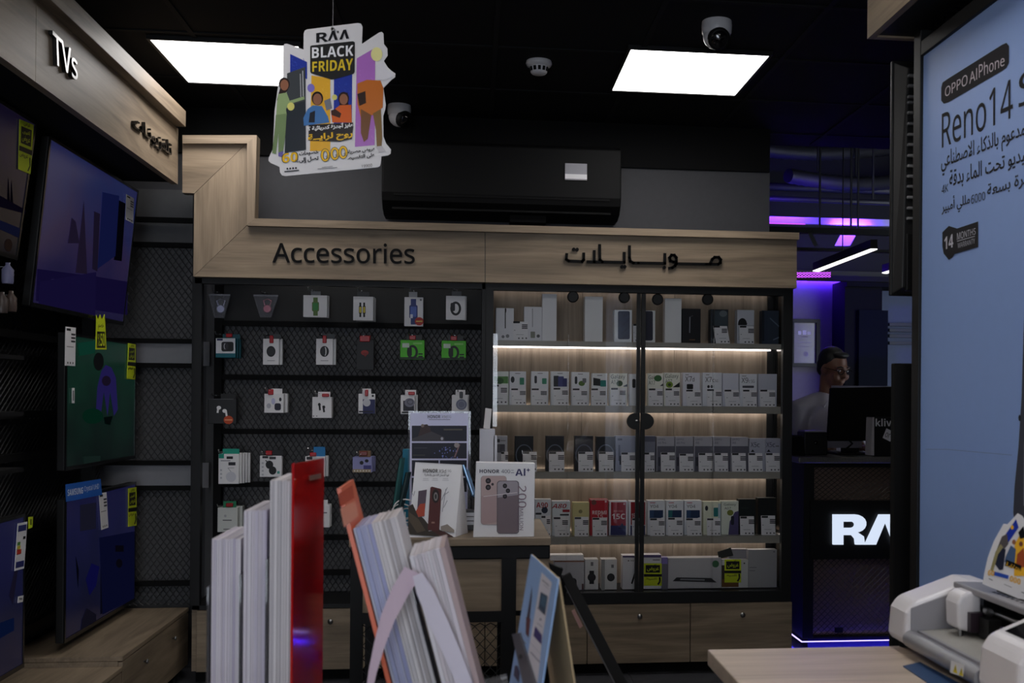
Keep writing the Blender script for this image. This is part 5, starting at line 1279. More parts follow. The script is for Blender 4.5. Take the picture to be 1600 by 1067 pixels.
for i, (q, lab) in enumerate(((((1270, 424), (1360, 390), (1371, 390), (1279, 425)), 'white linear lamp hanging over the service counter'), (((1378, 427), (1410, 417), (1416, 419), (1385, 428)), 'short white linear lamp partly behind the edge on television'))):
    zl = 2.30
    P = [onZ(*k, zl) for k in q]; cc = sum(P, Vector()) / 4
    r = thing('linear_lamp', lab, 'lamp', (cc.x, cc.y, zl))
    MB().hexa(P, [k + Vector((0, 0, .006)) for k in P]).build('diffuser', WLED, r)
    MB().hexa([k + Vector((0, 0, .0065)) for k in P], [k + Vector((0, 0, .06)) for k in P]).build('housing', BLACK, r)
    MB().tube([cc + Vector((0, 0, .06)), Vector((cc.x, cc.y, 3.55))], .004, 6).build('hanger', BLACK, r)
for i, (x, y, s_, lab) in enumerate(((2.75, 8.14, .55, 'violet wall washer strip on the office wall over the certificate'), (3.75, 8.14, .4, 'violet wall washer strip over the tall office cabinet'))):
    o = BX('led_wall_washer', (x - s_ / 2, 8.13, 2.372), (x + s_ / 2, 8.2, 2.392), BLACK); tag(o, lab, 'led strip')
    BX('diffuser', (x - s_ / 2 + .02, 8.15, 2.3695), (x + s_ / 2 - .02, 8.17, 2.3719), VGLOW, o)
BXc = BX('trim_4', (1.02, 8.1, 2.393), (4.6, 8.14, 2.43), BLACK); struct(BXc)

# ================================================================== MAN BEHIND THE COUNTER
def blob(name, parts, m, parent, voxel=.012, sm=6):
    """tapered limbs and rounded masses fused into one skin"""
    mb = MB()
    for q in parts:
        if q[0] == 'e': mb.ell(q[1], q[2], 20, 14, R=q[3] if len(q) > 3 else None)
        else:
            mb.tube(q[1], q[2], 16, flat=q[3] if len(q) > 3 else 1.0)
            for pt, rr in ((q[1][0], q[2][0]), (q[1][-1], q[2][-1])): mb.ell(pt, (rr, rr, rr), 14, 8)
    o = mb.build(name, m, parent)
    r_ = o.modifiers.new('fuse', 'REMESH'); r_.mode = 'VOXEL'; r_.voxel_size = voxel; r_.use_smooth_shade = True
    if sm: s_ = o.modifiers.new('soft', 'SMOOTH'); s_.iterations = sm; s_.factor = .5
    bpy.context.view_layer.update()
    me = bpy.data.meshes.new_from_object(o.evaluated_get(bpy.context.evaluated_depsgraph_get()))
    o.modifiers.clear(); old = o.data; o.data = me; bpy.data.meshes.remove(old)
    return o


YH = 6.42
hc = onY(1303, 576, YH)                       # head centre
pm = thing('person', 'man with glasses and short black hair in a pale collared shirt behind the counter', 'person', (hc.x - .03, YH + .02, 0))
SKIN = mat('skin_brown', (118, 80, 62), .5, var=.06); SHIRT = mat('pale_grey_cotton', (168, 164, 174), .8, bump=.3, scale=200); TROU = mat('dark_trousers', (34, 36, 46), .8)
HX, HY, HZ_ = hc.x, YH, hc.z
yawh = math.radians(24)                       # face turned towards the monitor, chin down
Rh = Matrix.Rotation(yawh, 3, 'Z') @ Matrix.Rotation(math.radians(14), 3, 'X')


def hp(x, y, z): return Vector((HX, HY, HZ_)) + Rh @ Vector((x, y, z))


sx_, sy_ = HX - .045, HY + .03               # torso axis
shz = onY(1262, 634, YH).z
body = [('e', hp(0, .012, .025), (.076, .096, .098), Rh), ('e', hp(0, -.025, -.055), (.058, .068, .068), Rh), ('e', hp(0, -.062, -.098), (.028, .026, .022), Rh),
        ('e', hp(0, -.100, -.028), (.015, .022, .017), Rh), ('t', [hp(0, -.088, .015), hp(0, -.108, -.022)], [.009, .012]), ('e', hp(0, -.078, .022), (.058, .020, .014), Rh),
        ('e', hp(-.040, -.070, -.035), (.026, .024, .024), Rh), ('e', hp(.040, -.070, -.035), (.026, .024, .024), Rh),
        ('e', hp(-.078, .012, -.012), (.010, .020, .032), Rh), ('e', hp(.078, .012, -.012), (.010, .020, .032), Rh),
        ('e', hp(0, -.092, -.064), (.024, .010, .006), Rh), ('e', hp(0, -.090, -.074), (.020, .010, .007), Rh),
        ('t', [hp(0, .03, -.06), Vector((sx_ + .01, sy_, shz + .03)), Vector((sx_, sy_ + .01, shz - .06))], [.056, .054, .06]),
        ('t', [(sx_, sy_ + .01, shz - .10), (sx_, sy_ + .01, 1.15), (sx_, sy_, .95)], [.09, .12, .12], .7)]
arms = {}
for s_ in (-1, 1):
    S = Vector((sx_ + s_ * .175, sy_, shz - .035)); E_ = Vector((sx_ + s_ * .225, sy_ - .05, shz - .32)); Wr = Vector((sx_ + s_ * .12, sy_ - .29, zc + .05))
    arms[s_] = (S, E_, Wr)
    body.append(('t', [S, E_], [.05, .04])); body.append(('t', [E_, Wr], [.038, .026]))
    Pm = Wr + Vector((-s_ * .015, -.05, -.012)); body.append(('t', [Wr, Pm], [.026, .03], .7))
    for f_ in range(4):
        o0 = Pm + Vector(((f_ - 1.5) * .019, -.03, -.002)); L_ = (.062, .072, .068, .052)[f_ if s_ < 0 else 3 - f_]
        body.append(('t', [o0, o0 + Vector((0, -L_ * .5, .004)), o0 + Vector((0, -L_ * .95, -.018))], [.010, .009, .0075]))
    body.append(('t', [Wr + Vector((-s_ * .02, -.02, -.005)), Wr + Vector((-s_ * .045, -.05, -.008)), Wr + Vector((-s_ * .045, -.08, -.02))], [.012, .011, .009]))
    Lh = Vector((sx_ + s_ * .09, sy_, .93)); Kn = Vector((sx_ + s_ * .10, sy_ - .01, .50)); An = Vector((sx_ + s_ * .10, sy_ + .02, .09))
    body.append(('t', [Lh, Kn, An], [.08, .055, .04])); body.append(('t', [An + Vector((0, .02, -.04)), An + Vector((0, -.16, -.055))], [.04, .032], .8))
blob('body', body, SKIN, pm, .008, 4)
cl = [('t', [(sx_ - .01, sy_, shz - .005), (sx_, sy_, shz - .10), (sx_, sy_, 1.15), (sx_, sy_, .92)], [.10, .175, .17, .165], .66)]
for s_ in (-1, 1):
    S, E_, Wr = arms[s_]
    cl += [('t', [Vector((sx_ + s_ * .05, sy_, shz + .02)), S + Vector((s_ * .01, 0, 0))], [.07, .072]), ('t', [S, E_], [.075, .058]), ('t', [E_, E_.lerp(Wr, .8)], [.056, .042])]
blob('shirt', cl, SHIRT, pm, .012, 6)
clr = MB()
for s_ in (-1, 1):
    nk = Vector((sx_ + .01, sy_ - .01, shz + .055))
    clr.hexa([nk + Vector((s_ * .075, .02, .022)), nk + Vector((s_ * .012, -.078, -.012)), nk + Vector((s_ * .055, -.098, -.062)), nk + Vector((s_ * .105, -.02, -.012))], [nk + Vector((s_ * .065, .02, .02)), nk + Vector((s_ * .006, -.070, -.012)), nk + Vector((s_ * .05, -.085, -.07)), nk + Vector((s_ * .095, -.01, -.025))])
clr.build('collar', SHIRT, pm)
blob('trousers', [('t', [(sx_, sy_, .98), (sx_, sy_, .88)], [.155, .15], .72)] + [('t', [Vector((sx_ + s_ * .09, sy_, .9)), Vector((sx_ + s_ * .10, sy_ - .01, .5)), Vector((sx_ + s_ * .10, sy_ + .02, .11))], [.098, .075, .062]) for s_ in (-1, 1)], TROU, pm, .012, 4)
HAIR = mat('black_hair', (16, 15, 16), .55, bump=.5, scale=120)
blob('hair', [('e', hp(0, .030, .050), (.082, .096, .088), Rh), ('e', hp(0, -.045, .098), (.058, .038, .020), Rh), ('e', hp(-.070, .048, .020), (.016, .036, .040), Rh), ('e', hp(.070, .048, .020), (.016, .036, .040), Rh), ('e', hp(0, .085, -.01), (.062, .03, .06), Rh)], HAIR, pm, .007, 3)
eb = MB()
for s_ in (-1, 1): eb.tube([hp(s_ * .016, -.098, .027), hp(s_ * .034, -.096, .032), hp(s_ * .054, -.082, .026)], [.004, .0045, .003], 8)
eb.build('eyebrows', HAIR, pm)
ey = MB()
for s_ in (-1, 1): ey.ell(hp(s_ * .032, -.080, .004), (.014, .012, .008), 12, 8, R=Rh)
ey.build('eyes', ink((180, 172, 168), .2), pm)
gm = MB()
for s_ in (-1, 1):
    gm.tube([hp(s_ * .035 + .024 * math.cos(2 * math.pi * k / 20), -.104, .003 + .017 * math.sin(2 * math.pi * k / 20)) for k in range(21)], .0022, 6)
    gm.tube([hp(s_ * .058, -.103, .006), hp(s_ * .080, -.04, .008), hp(s_ * .082, .02, .004)], .002, 6)
gm.tube([hp(-.012, -.105, .006), hp(0, -.108, .009), hp(.012, -.105, .006)], .002, 6)
gm.build('glasses', LETB, pm)

# ================================================================== HANGING SALE SIGN
YDG = 3.10


def dk(cx, cy): return (400 + cx * .23422, 30 + cy * .23422)


def dks(*pts): return [dk(*q) for q in pts]


def qd(x0, y0, x1, y1, sl=-.11):
    """text box in the sign's own slant (rises to the right)"""
    d = (x1 - x0) * sl
    return dks((x0, y0), (x1, y0 + d), (x1, y1 + d), (x0, y1))


outl = [(318, 95), (325, 76), (340, 68), (680, 25), (700, 30), (710, 48), (706, 165), (822, 88), (838, 84), (850, 95), (853, 165), (876, 195), (878, 240), (852, 278), (880, 322), (905, 345), (930, 362), (928, 385), (905, 402), (850, 458), (866, 570), (862, 600), (848, 645), (850, 780), (868, 830), (900, 868), (898, 895), (880, 908), (836, 915), (832, 962), (826, 980), (810, 988), (195, 1046), (172, 1040), (160, 1020), (157, 985), (98, 958), (84, 945), (84, 925), (112, 868), (124, 610), (150, 430), (158, 400), (180, 385), (182, 180), (190, 165), (206, 163), (317, 202)]
P = [onY(*dk(*q), YDG) for q in outl]
sg = MB().ext(P, (0, -.004, 0)).build('hanging_sale_sign', WHITEP, None)
tag(sg, 'white cut out sale sign hanging from the ceiling, printed with appliances and figures', 'sign')
a = onY(*dk(512, 60), YDG)
MB().tube([(a.x, YDG + .002, a.z), (a.x + .001, YDG + .002, 2.88)], .0012, 6).build('hanging_thread', mat('nylon_thread', (110, 110, 112), .4), sg)
MB().lathe([(.006, 0), (.006, .0015), (.003, .0015), (.003, 0)], (a.x, YDG - .004, a.z - .004), (0, -1, 0), 12).build('eyelet', STEEL, sg)
p = Print((0, YDG, 0), (0, -1, 0), .0006, .000008, rough=.22)
NV, YL, PU, ORG, GN = (38, 58, 160), (232, 176, 52), (176, 112, 196), (214, 98, 40), (150, 172, 120)
p.poly(dks((228, 232), (341, 286), (341, 400), (228, 365)), NV)
p.poly(dks((370, 375), (496, 395), (496, 880), (360, 880)), YL)
p.poly(dks((520, 400), (642, 350), (640, 690), (518, 700)), NV)
p.poly(dks((672, 262), (796, 190), (792, 840), (660, 852)), PU)
rs = random.Random(3)
for (x0, x1, y0, y1, c) in ((372, 494, 410, 600, (240, 190, 78)), (522, 640, 405, 600, (52, 76, 186)), (664, 792, 300, 830, (190, 130, 208)), (232, 338, 255, 350, (52, 76, 186))):
    for i in range(26):
        x, y = rs.uniform(x0, x1 - 8), rs.uniform(y0, y1); an = rs.uniform(0, 3.1)
        p.line(dks((x, y), (x + 12 * math.cos(an) * .8 + 6, y + 14 * math.sin(an))), .7, c)
FR1, FR2 = (66, 70, 74), (44, 50, 58)
p.poly(dks((208, 362), (330, 318), (334, 872), (192, 892)), FR2); p.poly(dks((208, 362), (330, 318), (330, 545), (204, 580)), FR1)
p.line(dks((296, 365), (300, 520)), 1.4, (170, 172, 176)); p.line(dks((312, 345), (316, 515)), 1.4, (190, 192, 196))


def fig(head, hr, hairc, parts):
    for pts, c in parts: p.poly(dks(*pts), c)
    p.disc(*dk(head[0], head[1] - 6), hr * .25, hr * .3, hairc); p.disc(*dk(*head), hr * .19, hr * .25, (150, 100, 76))


fig((190, 440), 34, (50, 36, 34), [([(172, 420), (205, 410), (215, 470), (150, 560), (140, 540)], (50, 36, 34)), ([(150, 500), (205, 490), (225, 545), (322, 515), (324, 535), (230, 565), (200, 600), (206, 640), (135, 650), (140, 560)], GN), ([(133, 640), (205, 630), (196, 780), (182, 880), (150, 895), (150, 760), (134, 900), (108, 895), (125, 740)], (120, 142, 98)), ([(150, 890), (184, 880), (176, 920), (150, 915)], (110, 100, 170))])
fig((410, 535), 36, (30, 24, 24), [([(345, 600), (380, 575), (440, 580), (480, 650), (490, 690), (320, 712), (316, 660)], (70, 120, 180)), ([(360, 625), (395, 610), (392, 690), (352, 690)], (30, 34, 44))])
fig((585, 535), 34, (40, 24, 24), [([(560, 500), (612, 490), (618, 590), (556, 590)], (40, 24, 24)), ([(500, 620), (560, 575), (636, 572), (640, 690), (510, 690)], ORG), ([(500, 610), (530, 600), (570, 630), (560, 660), (505, 640)], (60, 34, 28))])
p.poly(dks((455, 545), (496, 528), (508, 596), (470, 610)), (120, 124, 134))
p.poly(dks((800, 310), (846, 290), (872, 340), (912, 370), (905, 390), (850, 410), (800, 400)), (222, 220, 226))
p.poly(dks((676, 430), (740, 405), (830, 410), (850, 460), (846, 590), (780, 640), (700, 660), (676, 560)), (196, 110, 44)); p.poly(dks((676, 500), (730, 480), (735, 560), (690, 580)), (50, 34, 30))
p.poly(dks((700, 600), (770, 640), (745, 800), (720, 820), (700, 760)), (118, 76, 46)); p.poly(dks((780, 630), (834, 600), (842, 800), (838, 850), (806, 850), (800, 740)), (126, 96, 50)); p.poly(dks((800, 850), (842, 845), (866, 882), (820, 890)), (190, 186, 190))
p.disc(*dk(805, 235), 9, 11, (236, 230, 160)); p.disc(*dk(367, 460), 5.6, 6.6, (130, 120, 206)); p.disc(*dk(233, 583), 5.6, 6.4, (220, 214, 120)); p.disc(*dk(525, 522), 4, 4.4, (220, 214, 120))
# logo: R and barless A shapes
LG = (28, 28, 32)
p.text('R', qd(402, 94, 482, 158), LG, 'bold')
for x, s_ in ((480, 0), (556, 0)):
    yy = 155 - (x - 402) * .11
    p.poly(dks((x, yy), (x + 27, yy - 66), (x + 45, yy - 68), (x + 66, yy - 8), (x + 46, yy - 6), (x + 34, yy - 44), (x + 20, yy - 2)), LG)
p.disc(*dk(509, 70), .8, .8, LG); p.poly(dks((540, 80), (552, 78), (550, 94), (544, 95)), LG); p.poly(dks((496, 148), (528, 142), (518, 120), (508, 122)), (226, 224, 228))
p.poly(dks((362, 182), (372, 176), (648, 148), (660, 156), (658, 355), (650, 366), (522, 402), (505, 404), (368, 362), (362, 350)), (40, 40, 40))
p.text('BLACK', qd(374, 190, 650, 262, -.06), (240, 240, 244), 'bold'); p.text('FRIDAY', dks((376, 282), (648, 258), (646, 340), (376, 352)), (226, 196, 50), 'bold')
p.poly(dks((352, 706), (648, 690), (650, 716), (640, 800), (560, 818), (350, 810)), (34, 30, 34))
p.text('عايز أجهزة كهربائية ؟', qd(346, 712, 650, 752, -.09), (244, 244, 246), 'arabicb'); p.text('روح لرايــة', qd(346, 770, 646, 830, -.1), (240, 190, 40), 'arabicb')
p.text('60', qd(172, 894, 282, 962, -.1), (30, 30, 30), 'bold'); p.text('60', qd(177, 897, 277, 959, -.1), (240, 190, 40), 'bold'); p.text('%', qd(262, 940, 286, 958), LG, 'bold')
for x in (436, 500, 556):
    yy = 878 - (x - 436) * .16
    p.ring(*dk(x + 26, yy + 30), 7.4, 10.4, 4.6, (30, 30, 30)); p.ring(*dk(x + 26, yy + 30), 6.6, 9.6, 3, (240, 190, 40)); p.text('%', dks((x + 30, yy + 34), (x + 54, yy + 30), (x + 54, yy + 54), (x + 30, yy + 58)), LG, 'bold')
for t_, q in (('خصومات', qd(288, 884, 418, 918)), ('تصل إلى', qd(288, 926, 418, 964)), ('عروض حصرية', qd(614, 874, 794, 906, -.13)), ('على التقسيط', qd(612, 912, 792, 946, -.12))):
    p.text(t_, q, (28, 28, 32), 'arabicb')
for i in range(4): p.disc(*dk(210 + 19 * i, 998 - 1.5 * i), 1.5, 1.6, LG, 10)
p.line(dks((190, 1018), (288, 1009)), 1.6, (60, 60, 64)); p.line(dks((440, 990), (512, 982)), .8, GR); p.line(dks((412, 1000), (542, 990)), 1, GR)
p.text('19900', qd(704, 972, 775, 992), (70, 66, 62))
p.build('printed_front', sg)

# ================================================================== DISPLAY TABLE (mid aisle)
YT0 = 3.20
zt0 = onY(700, 842, YT0).z
tx0, tx1 = onY(545, 850, YT0).x, onY(861, 850, YT0).x
TB = thing('display_table', 'small oak display table with black steel frame holding phone stands', 'table', ((tx0 + tx1) / 2, YT0 + .25, 0))
BX('table_top', (tx0, YT0, zt0 - .022), (tx1, YT0 + .52, zt0), WX, TB, .0015)
BX('apron', (tx0 + .005, YT0 + .008, onY(700, 875, YT0).z), (tx1 - .002, YT0 + .05, zt0 - .0225), BLACK, TB, .004)
lx = [onY(547, 900, YT0).x, onY(566, 900, YT0).x, onY(783, 1000, YT0).x, onY(806, 1000, YT0).x]
for a, b in ((lx[0], lx[1]), (lx[2], lx[3])):
    BX('leg', (a, YT0 + .008, 0), (b, YT0 + .045, zt0 - .06), BLACK, TB)
    BX('leg', (a, YT0 + .46, 0), (b, YT0 + .50, zt0 - .023), BLACK, TB)
BX('side_panel', (lx[3] + .0005, YT0 + .06, onY(700, 970, YT0).z), (tx1 - .006, YT0 + .48, zt0 - .023), BLACK, TB)
z_a, z_b = onY(700, 957, YT0).z, onY(700, 974, YT0).z
BX('front_panel', (lx[1], YT0 + .014, z_a), (tx1 - .007, YT0 + .03, onY(700, 875, YT0).z - .0005), WX, TB)
BX('cross_rail', (lx[0], YT0 + .009, z_b), (lx[3], YT0 + .046, z_a - .0005), BLACK, TB)
BX('bottom_shelf', (lx[0], YT0 + .046, .14), (lx[3], YT0 + .49, .16), BLACK, TB)
lattice('expanded_mesh', (lx[1], YT0 + .02, .17), (lx[2] - lx[1], 0, 0), (0, 0, z_b - .175), 26, 30, .003, BLACK, TB, (0, -1, 0), .002)

# --- tent card, first phone
MRN = (84, 36, 36)
Y0 = 3.26
TL, TR, BR, BL = (649, 722), (722, 726), (711, 841.5), (637.5, 837)
a, b = onZ(*BL, zt0), onZ(*BR, zt0)
Yf = (a.y + b.y) / 2
fa, fb = onY(*BL, Yf), onY(*BR, Yf); ta, tb = onY(*TL, Yf + .05), onY(*TR, Yf + .05); ba = Vector((fa.x + .02, Yf + .11, zt0)); bb = onY(731, 838, Yf + .10); bb.z = zt0
fa.z = fb.z = zt0
t = thing('tent_card', 'white folded tent card printed with a maroon phone on the display table', 'advert card', ((fa.x + fb.x) / 2, Yf + .05, zt0))
MB().ext([fa, fb, tb, ta], Vector((0, -.0015, 0))).build('front_panel', WHITE, t)
MB().ext([fb + Vector((.0005, 0, 0)), bb, tb], Vector((.001, -.0005, 0))).build('side_flap', WHITE, t)
MB().ext([ba, bb, tb, ta], Vector((0, .0015, 0))).build('back_panel', WHITE, t)
nf = (fb - fa).cross(ta - fa).normalized()
if nf.y > 0: nf = -nf
p = Print(fa, nf, .0022, .00006)
cq = lambda x, y: (600 + x * .2249, 620 + y * .2249)
cqs = lambda *pts: [cq(*q) for q in pts]
p.text('HONOR', cqs((272, 500), (375, 502), (374, 528), (271, 526)), (30, 30, 34), 'bold'); p.text('X9d', cqs((382, 503), (432, 504), (431, 530), (381, 529)), (70, 70, 74)); p.text('5G', cqs((442, 506), (466, 507), (466, 524), (442, 523)), (130, 130, 134))
p.text('قوة التحمل القصوى والبطارية', cqs((282, 532), (452, 536), (450, 556), (280, 552)), (60, 60, 64), 'arabic')
for x in (290, 355, 428): p.rect(*cq(x - 18, 568), *cq(x + 18, 571), (180, 180, 184)); p.rect(*cq(x - 22, 579), *cq(x + 22, 582), (190, 190, 194))
p.poly(cqs((170, 760), (200, 745), (225, 800), (280, 850), (310, 890), (310, 935), (380, 920), (440, 950), (486, 975), (484, 982), (168, 955)), (52, 44, 36)); p.poly(cqs((175, 800), (240, 850), (290, 930), (230, 945), (175, 860)), (84, 72, 58)); p.poly(cqs((330, 930), (420, 935), (480, 970), (400, 972)), (70, 36, 32))
p.poly(cqs((240, 655), (298, 645), (280, 830), (236, 838), (230, 800)), (88, 74, 88)); p.poly(cqs((222, 795), (250, 745), (286, 740), (282, 828), (240, 835)), (176, 70, 48))
p.poly(cqs((322, 632), (332, 624), (395, 640), (400, 650), (384, 925), (376, 932), (308, 928), (304, 915)), MRN); p.disc(*cq(359, 690), 5.6, 11, (34, 22, 24)); p.disc(*cq(360, 693), 3.2, 6.6, (130, 124, 124)); p.disc(*cq(360, 693), 1.6, 4, (40, 40, 44)); p.rect(*cq(330, 868), *cq(352, 880), (150, 110, 100))
for q in (((400, 720), (440, 630)), ((410, 690), (450, 660)), ((405, 800), (430, 640)), ((415, 770), (440, 720)), ((190, 660), (200, 680)), ((205, 690), (215, 655))): p.line(cqs(*q), .9, (150, 150, 158))
p.poly(cqs((395, 900), (440, 885), (488, 925), (488, 945), (395, 930)), (150, 140, 132))
p.build('printed_front', t)

# --- big phone box
Yb = onZ(790, 839, zt0).y
a, b = onY(741, 722, Yb), onY(836, 838, Yb)
o = MB().hexa([onY(739.5, 838, Yb), onY(834.5, 839.5, Yb), onY(836, 724, Yb), onY(744, 722.5, Yb)], [q + Vector((0, .06, 0)) for q in (onY(739.5, 838, Yb), onY(834.5, 839.5, Yb), onY(836, 724, Yb), onY(744, 722.5, Yb))])
zmn = min(v.z for v in o.v); o.v = [Vector((v.x, v.y, zt0 if v.z < zmn + .02 else v.z)) for v in o.v]
o = o.build('phone_advert_box', WHITE, None, .0015); tag(o, 'large white advert box with two pale phones on the display table', 'advert box')
p = Print((0, Yb, 0), (0, -1, 0), .0008, .00006)
p.text('HONOR', cqs((664, 503), (802, 505), (802, 530), (664, 528)), (40, 40, 62), 'bold'); p.text('400', cqs((815, 504), (876, 505), (876, 530), (815, 529)), (60, 60, 80)); p.rect(*cq(884, 508), *cq(902, 511), (130, 130, 144)); p.rect(*cq(882, 524), *cq(904, 528), (130, 130, 144))
p.text('AI', cqs((912, 498), (982, 498), (982, 548), (912, 548)), (52, 50, 96), 'bold')
p.poly(cqs((1002, 492), (1006, 504), (1018, 508), (1006, 512), (1002, 524), (998, 512), (986, 508), (998, 504)), (52, 50, 96))
PK, PK2 = (196, 172, 170), (150, 138, 146)
p.rrect(*cq(672, 548), *cq(852, 888), 5, (170, 156, 156)); p.rrect(*cq(676, 551), *cq(849, 885), 4.6, PK); p.poly(cqs((676, 690), (849, 668), (849, 860), (690, 884), (676, 872)), (184, 158, 158))
for x, y, r_ in ((724, 583, 4.2), (724, 628, 4.2), (754, 607, 2)): p.disc(*cq(x, y), r_, r_ * 1.05, (40, 34, 38)); p.disc(*cq(x, y), r_ * .5, r_ * .5, (84, 78, 84))
p.rrect(*cq(784, 582), *cq(938, 950), 5, (96, 90, 96)); p.rrect(*cq(789, 586), *cq(932, 946), 4.6, (168, 160, 168)); p.poly(cqs((789, 700), (932, 680), (932, 925), (920, 946), (800, 946), (789, 930)), (126, 112, 118))
for x, y in ((840, 618), (861, 652), (840, 690)): p.disc(*cq(x, y), 3.4, 3.7, (36, 32, 36)); p.disc(*cq(x, y), 1.6, 1.7, (76, 72, 78))
p.line(cqs((690, 692), (790, 680), (925, 664)), 1, (226, 218, 220))
TXC = (120, 100, 116)
p.text('200', cqs((988, 616), (988, 770), (930, 770), (930, 616)), (130, 108, 120)); p.text('MILLION', cqs((968, 778), (968, 925), (942, 925), (942, 778)), TXC); p.text('PIXELS', cqs((938, 778), (938, 930), (920, 930), (920, 778)), TXC)
p.build('printed_front', o)

# --- poster in a clear stand
Yp = 3.46
t = thing('poster_stand', 'clear acrylic stand with a tall phone poster of dark picture strips on the table', 'poster stand', (onY(686, 700, Yp).x, Yp, zt0))
a, b = onY(641, 645, Yp), onY(731, 730, Yp)
BX('poster', (a.x, Yp, zt0 + .006), (b.x, Yp + .0015, a.z), mat('poster_paper', (196, 196, 226), .35, var=.02), t)
a2, b2 = onY(638, 642, Yp - .004), onY(735, 730, Yp - .004)
BX('acrylic_back', (a2.x, Yp + .003, zt0 + .003), (b2.x, Yp + .006, a2.z), ACRYL, t)
BX('acrylic_base', (a2.x, Yp - .04, zt0), (b2.x, Yp + .06, zt0 + .003), ACRYL, t)
p = Print((0, Yp, 0), (0, -1, 0), .0005, .00006)
p.text('HONOR', cqs((303, 126), (392, 126), (392, 149), (303, 149)), (50, 50, 60), 'bold'); p.text('X9d', cqs((400, 127), (440, 127), (440, 149), (400, 149)), (110, 110, 124)); p.text('5G', cqs((444, 129), (466, 129), (466, 147), (444, 147)), (130, 130, 144)); p.rect(*cq(312, 156), *cq(460, 160), (120, 120, 134))
for y0, y1 in ((200, 308), (320, 428), (440, 550), (562, 660)): p.rect(*cq(193, y0), *cq(575, y1), (30, 30, 44))
p.rect(*cq(380, 440), *cq(388, 550), (196, 196, 226))
p.poly(cqs((235, 280), (260, 195), (300, 190), (322, 215), (330, 290), (290, 305), (250, 300)), (60, 44, 44)); p.poly(cqs((195, 290), (330, 240), (420, 280), (420, 307), (195, 307)), (64, 60, 66)); p.disc(*cq(268, 200), 2.6, 2.6, (120, 104, 100)); p.disc(*cq(403, 290), 2, 2.4, (160, 160, 170))
p.rect(*cq(415, 222), *cq(545, 232), (84, 80, 70)); p.rect(*cq(210, 352), *cq(300, 358), (60, 60, 70)); p.rect(*cq(200, 402), *cq(285, 407), (70, 70, 66))
p.line(cqs((490, 420), (525, 330)), 2.2, (130, 100, 104)); p.disc(*cq(505, 335), 4, 4, (150, 140, 140))
rs = random.Random(5)
for i in range(26): x, y = rs.gauss(440, 28), rs.uniform(350, 426); p.disc(*cq(x, y), rs.uniform(.4, 1.2), rs.uniform(.4, 1.6), (120, 130, 200), 8)
p.build('printed_front', t)

# --- tall white cartons behind the big box
Yw = 3.50
for (x0, y0, x1, lab, c) in ((749.5, 670.5, 773, 'tall white carton standing behind the large advert box', (196, 196, 204)), (771, 681, 776.5, 'slim white carton edge beside the tall white carton', (206, 206, 214))):
    a, b = onY(x0, y0, Yw), onY(x1, 760, Yw)
    o = BX('white_carton', (a.x, Yw, zt0), (b.x - .0005, Yw + .08, a.z), ink(c), None, .001); tag(o, lab, 'carton', 'white cartons on the display table')
    if x0 < 760: top_z = a.z
P0 = [onY(*q, Yw + .02) for q in ((755.5, 669), (765.5, 670), (768.5, 639), (758.5, 637.5))]
m_ = MB().hexa(P0, [q + Vector((0, .03, 0)) for q in P0]); m_.v = [Vector((v.x, v.y, max(v.z, top_z))) for v in m_.v]
o = m_.build('white_carton', ink((214, 210, 208)), None, .001); tag(o, 'small slim white carton standing on top of the tall white carton', 'carton', 'white cartons on the display table')

# --- phones on display, cables, teal box
def phone(quad, Y0_, Y1_, label, c, th=.008):
    """leaning phone: pixel quad TL TR BR BL, top edge at depth Y1_, foot at Y0_"""
    P = [onY(*quad[0], Y1_), onY(*quad[1], Y1_ + .02), onY(*quad[2], Y0_ + .02), onY(*quad[3], Y0_)]
    n = (P[1] - P[0]).cross(P[3] - P[0]).normalized()
    t = thing('display_phone', label, 'phone', (P[3] + P[2]) / 2)
    MB().hexa([P[3], P[2], P[1], P[0]], [q - n * th for q in (P[3], P[2], P[1], P[0])]).build('phone_body', mat('phone_frame_%d' % c[0], c, .2, metal=.4), t, .002)
    MB().hexa([q + n * .0006 for q in (P[3], P[2], P[1], P[0])], [q + n * .0001 for q in (P[3], P[2], P[1], P[0])]).build('screen_glass', mat('phone_screen_black', (10, 10, 13), .05, coat=1), t)
    q = (P[3] + P[2]) / 2
    MB().tube([Vector((q.x, q.y + .05, zt0)), Vector((q.x, q.y + .03, q.z + .01)), q + (P[0] - P[3]) * .25], .005, 8).build('security_stand', STEEL, t)
    return t


phone([(721, 727), (728, 729), (743, 779), (737, 775)], 3.40, 3.46, 'pale blue edged phone leaning between the tent card and the large advert box', (120, 160, 200))
phone([(624, 716), (630, 715), (621, 796), (612, 798)], 3.36, 3.42, 'teal edged phone leaning at the far left of the display table', (70, 120, 120))
phone([(634, 738), (640, 737), (627, 800), (620, 800)], 3.32, 3.38, 'dark phone leaning just right of the teal edged phone', (60, 80, 84))
a, b = onY(629, 702, 3.52), onY(642, 740, 3.52)
o = BX('teal_carton', (a.x, 3.52, zt0), (b.x, 3.57, a.z), ink((20, 120, 150)), None, .001); tag(o, 'teal carton behind the leaning phones at the table left', 'carton')
t = thing('coiled_cable', 'white coiled cables behind the leaflet stack at the table left', 'cable', (onY(632, 790, 3.34).x, 3.34, zt0))
cb = MB()
for k, (px, py, r_) in enumerate(((633, 795, .03), (628, 800, .026), (637, 805, .022))):
    cc = onY(px, py, 3.34 + k * .008)
    cb.tube([cc + Vector((r_ * 1.2 * math.cos(i / 20 * 6.28), .004 * math.sin(i / 5 * 6.28), r_ * math.sin(i / 20 * 6.28))) for i in range(20)], .0022, 6)
cb.build('cable_loops', WHITEP, t)
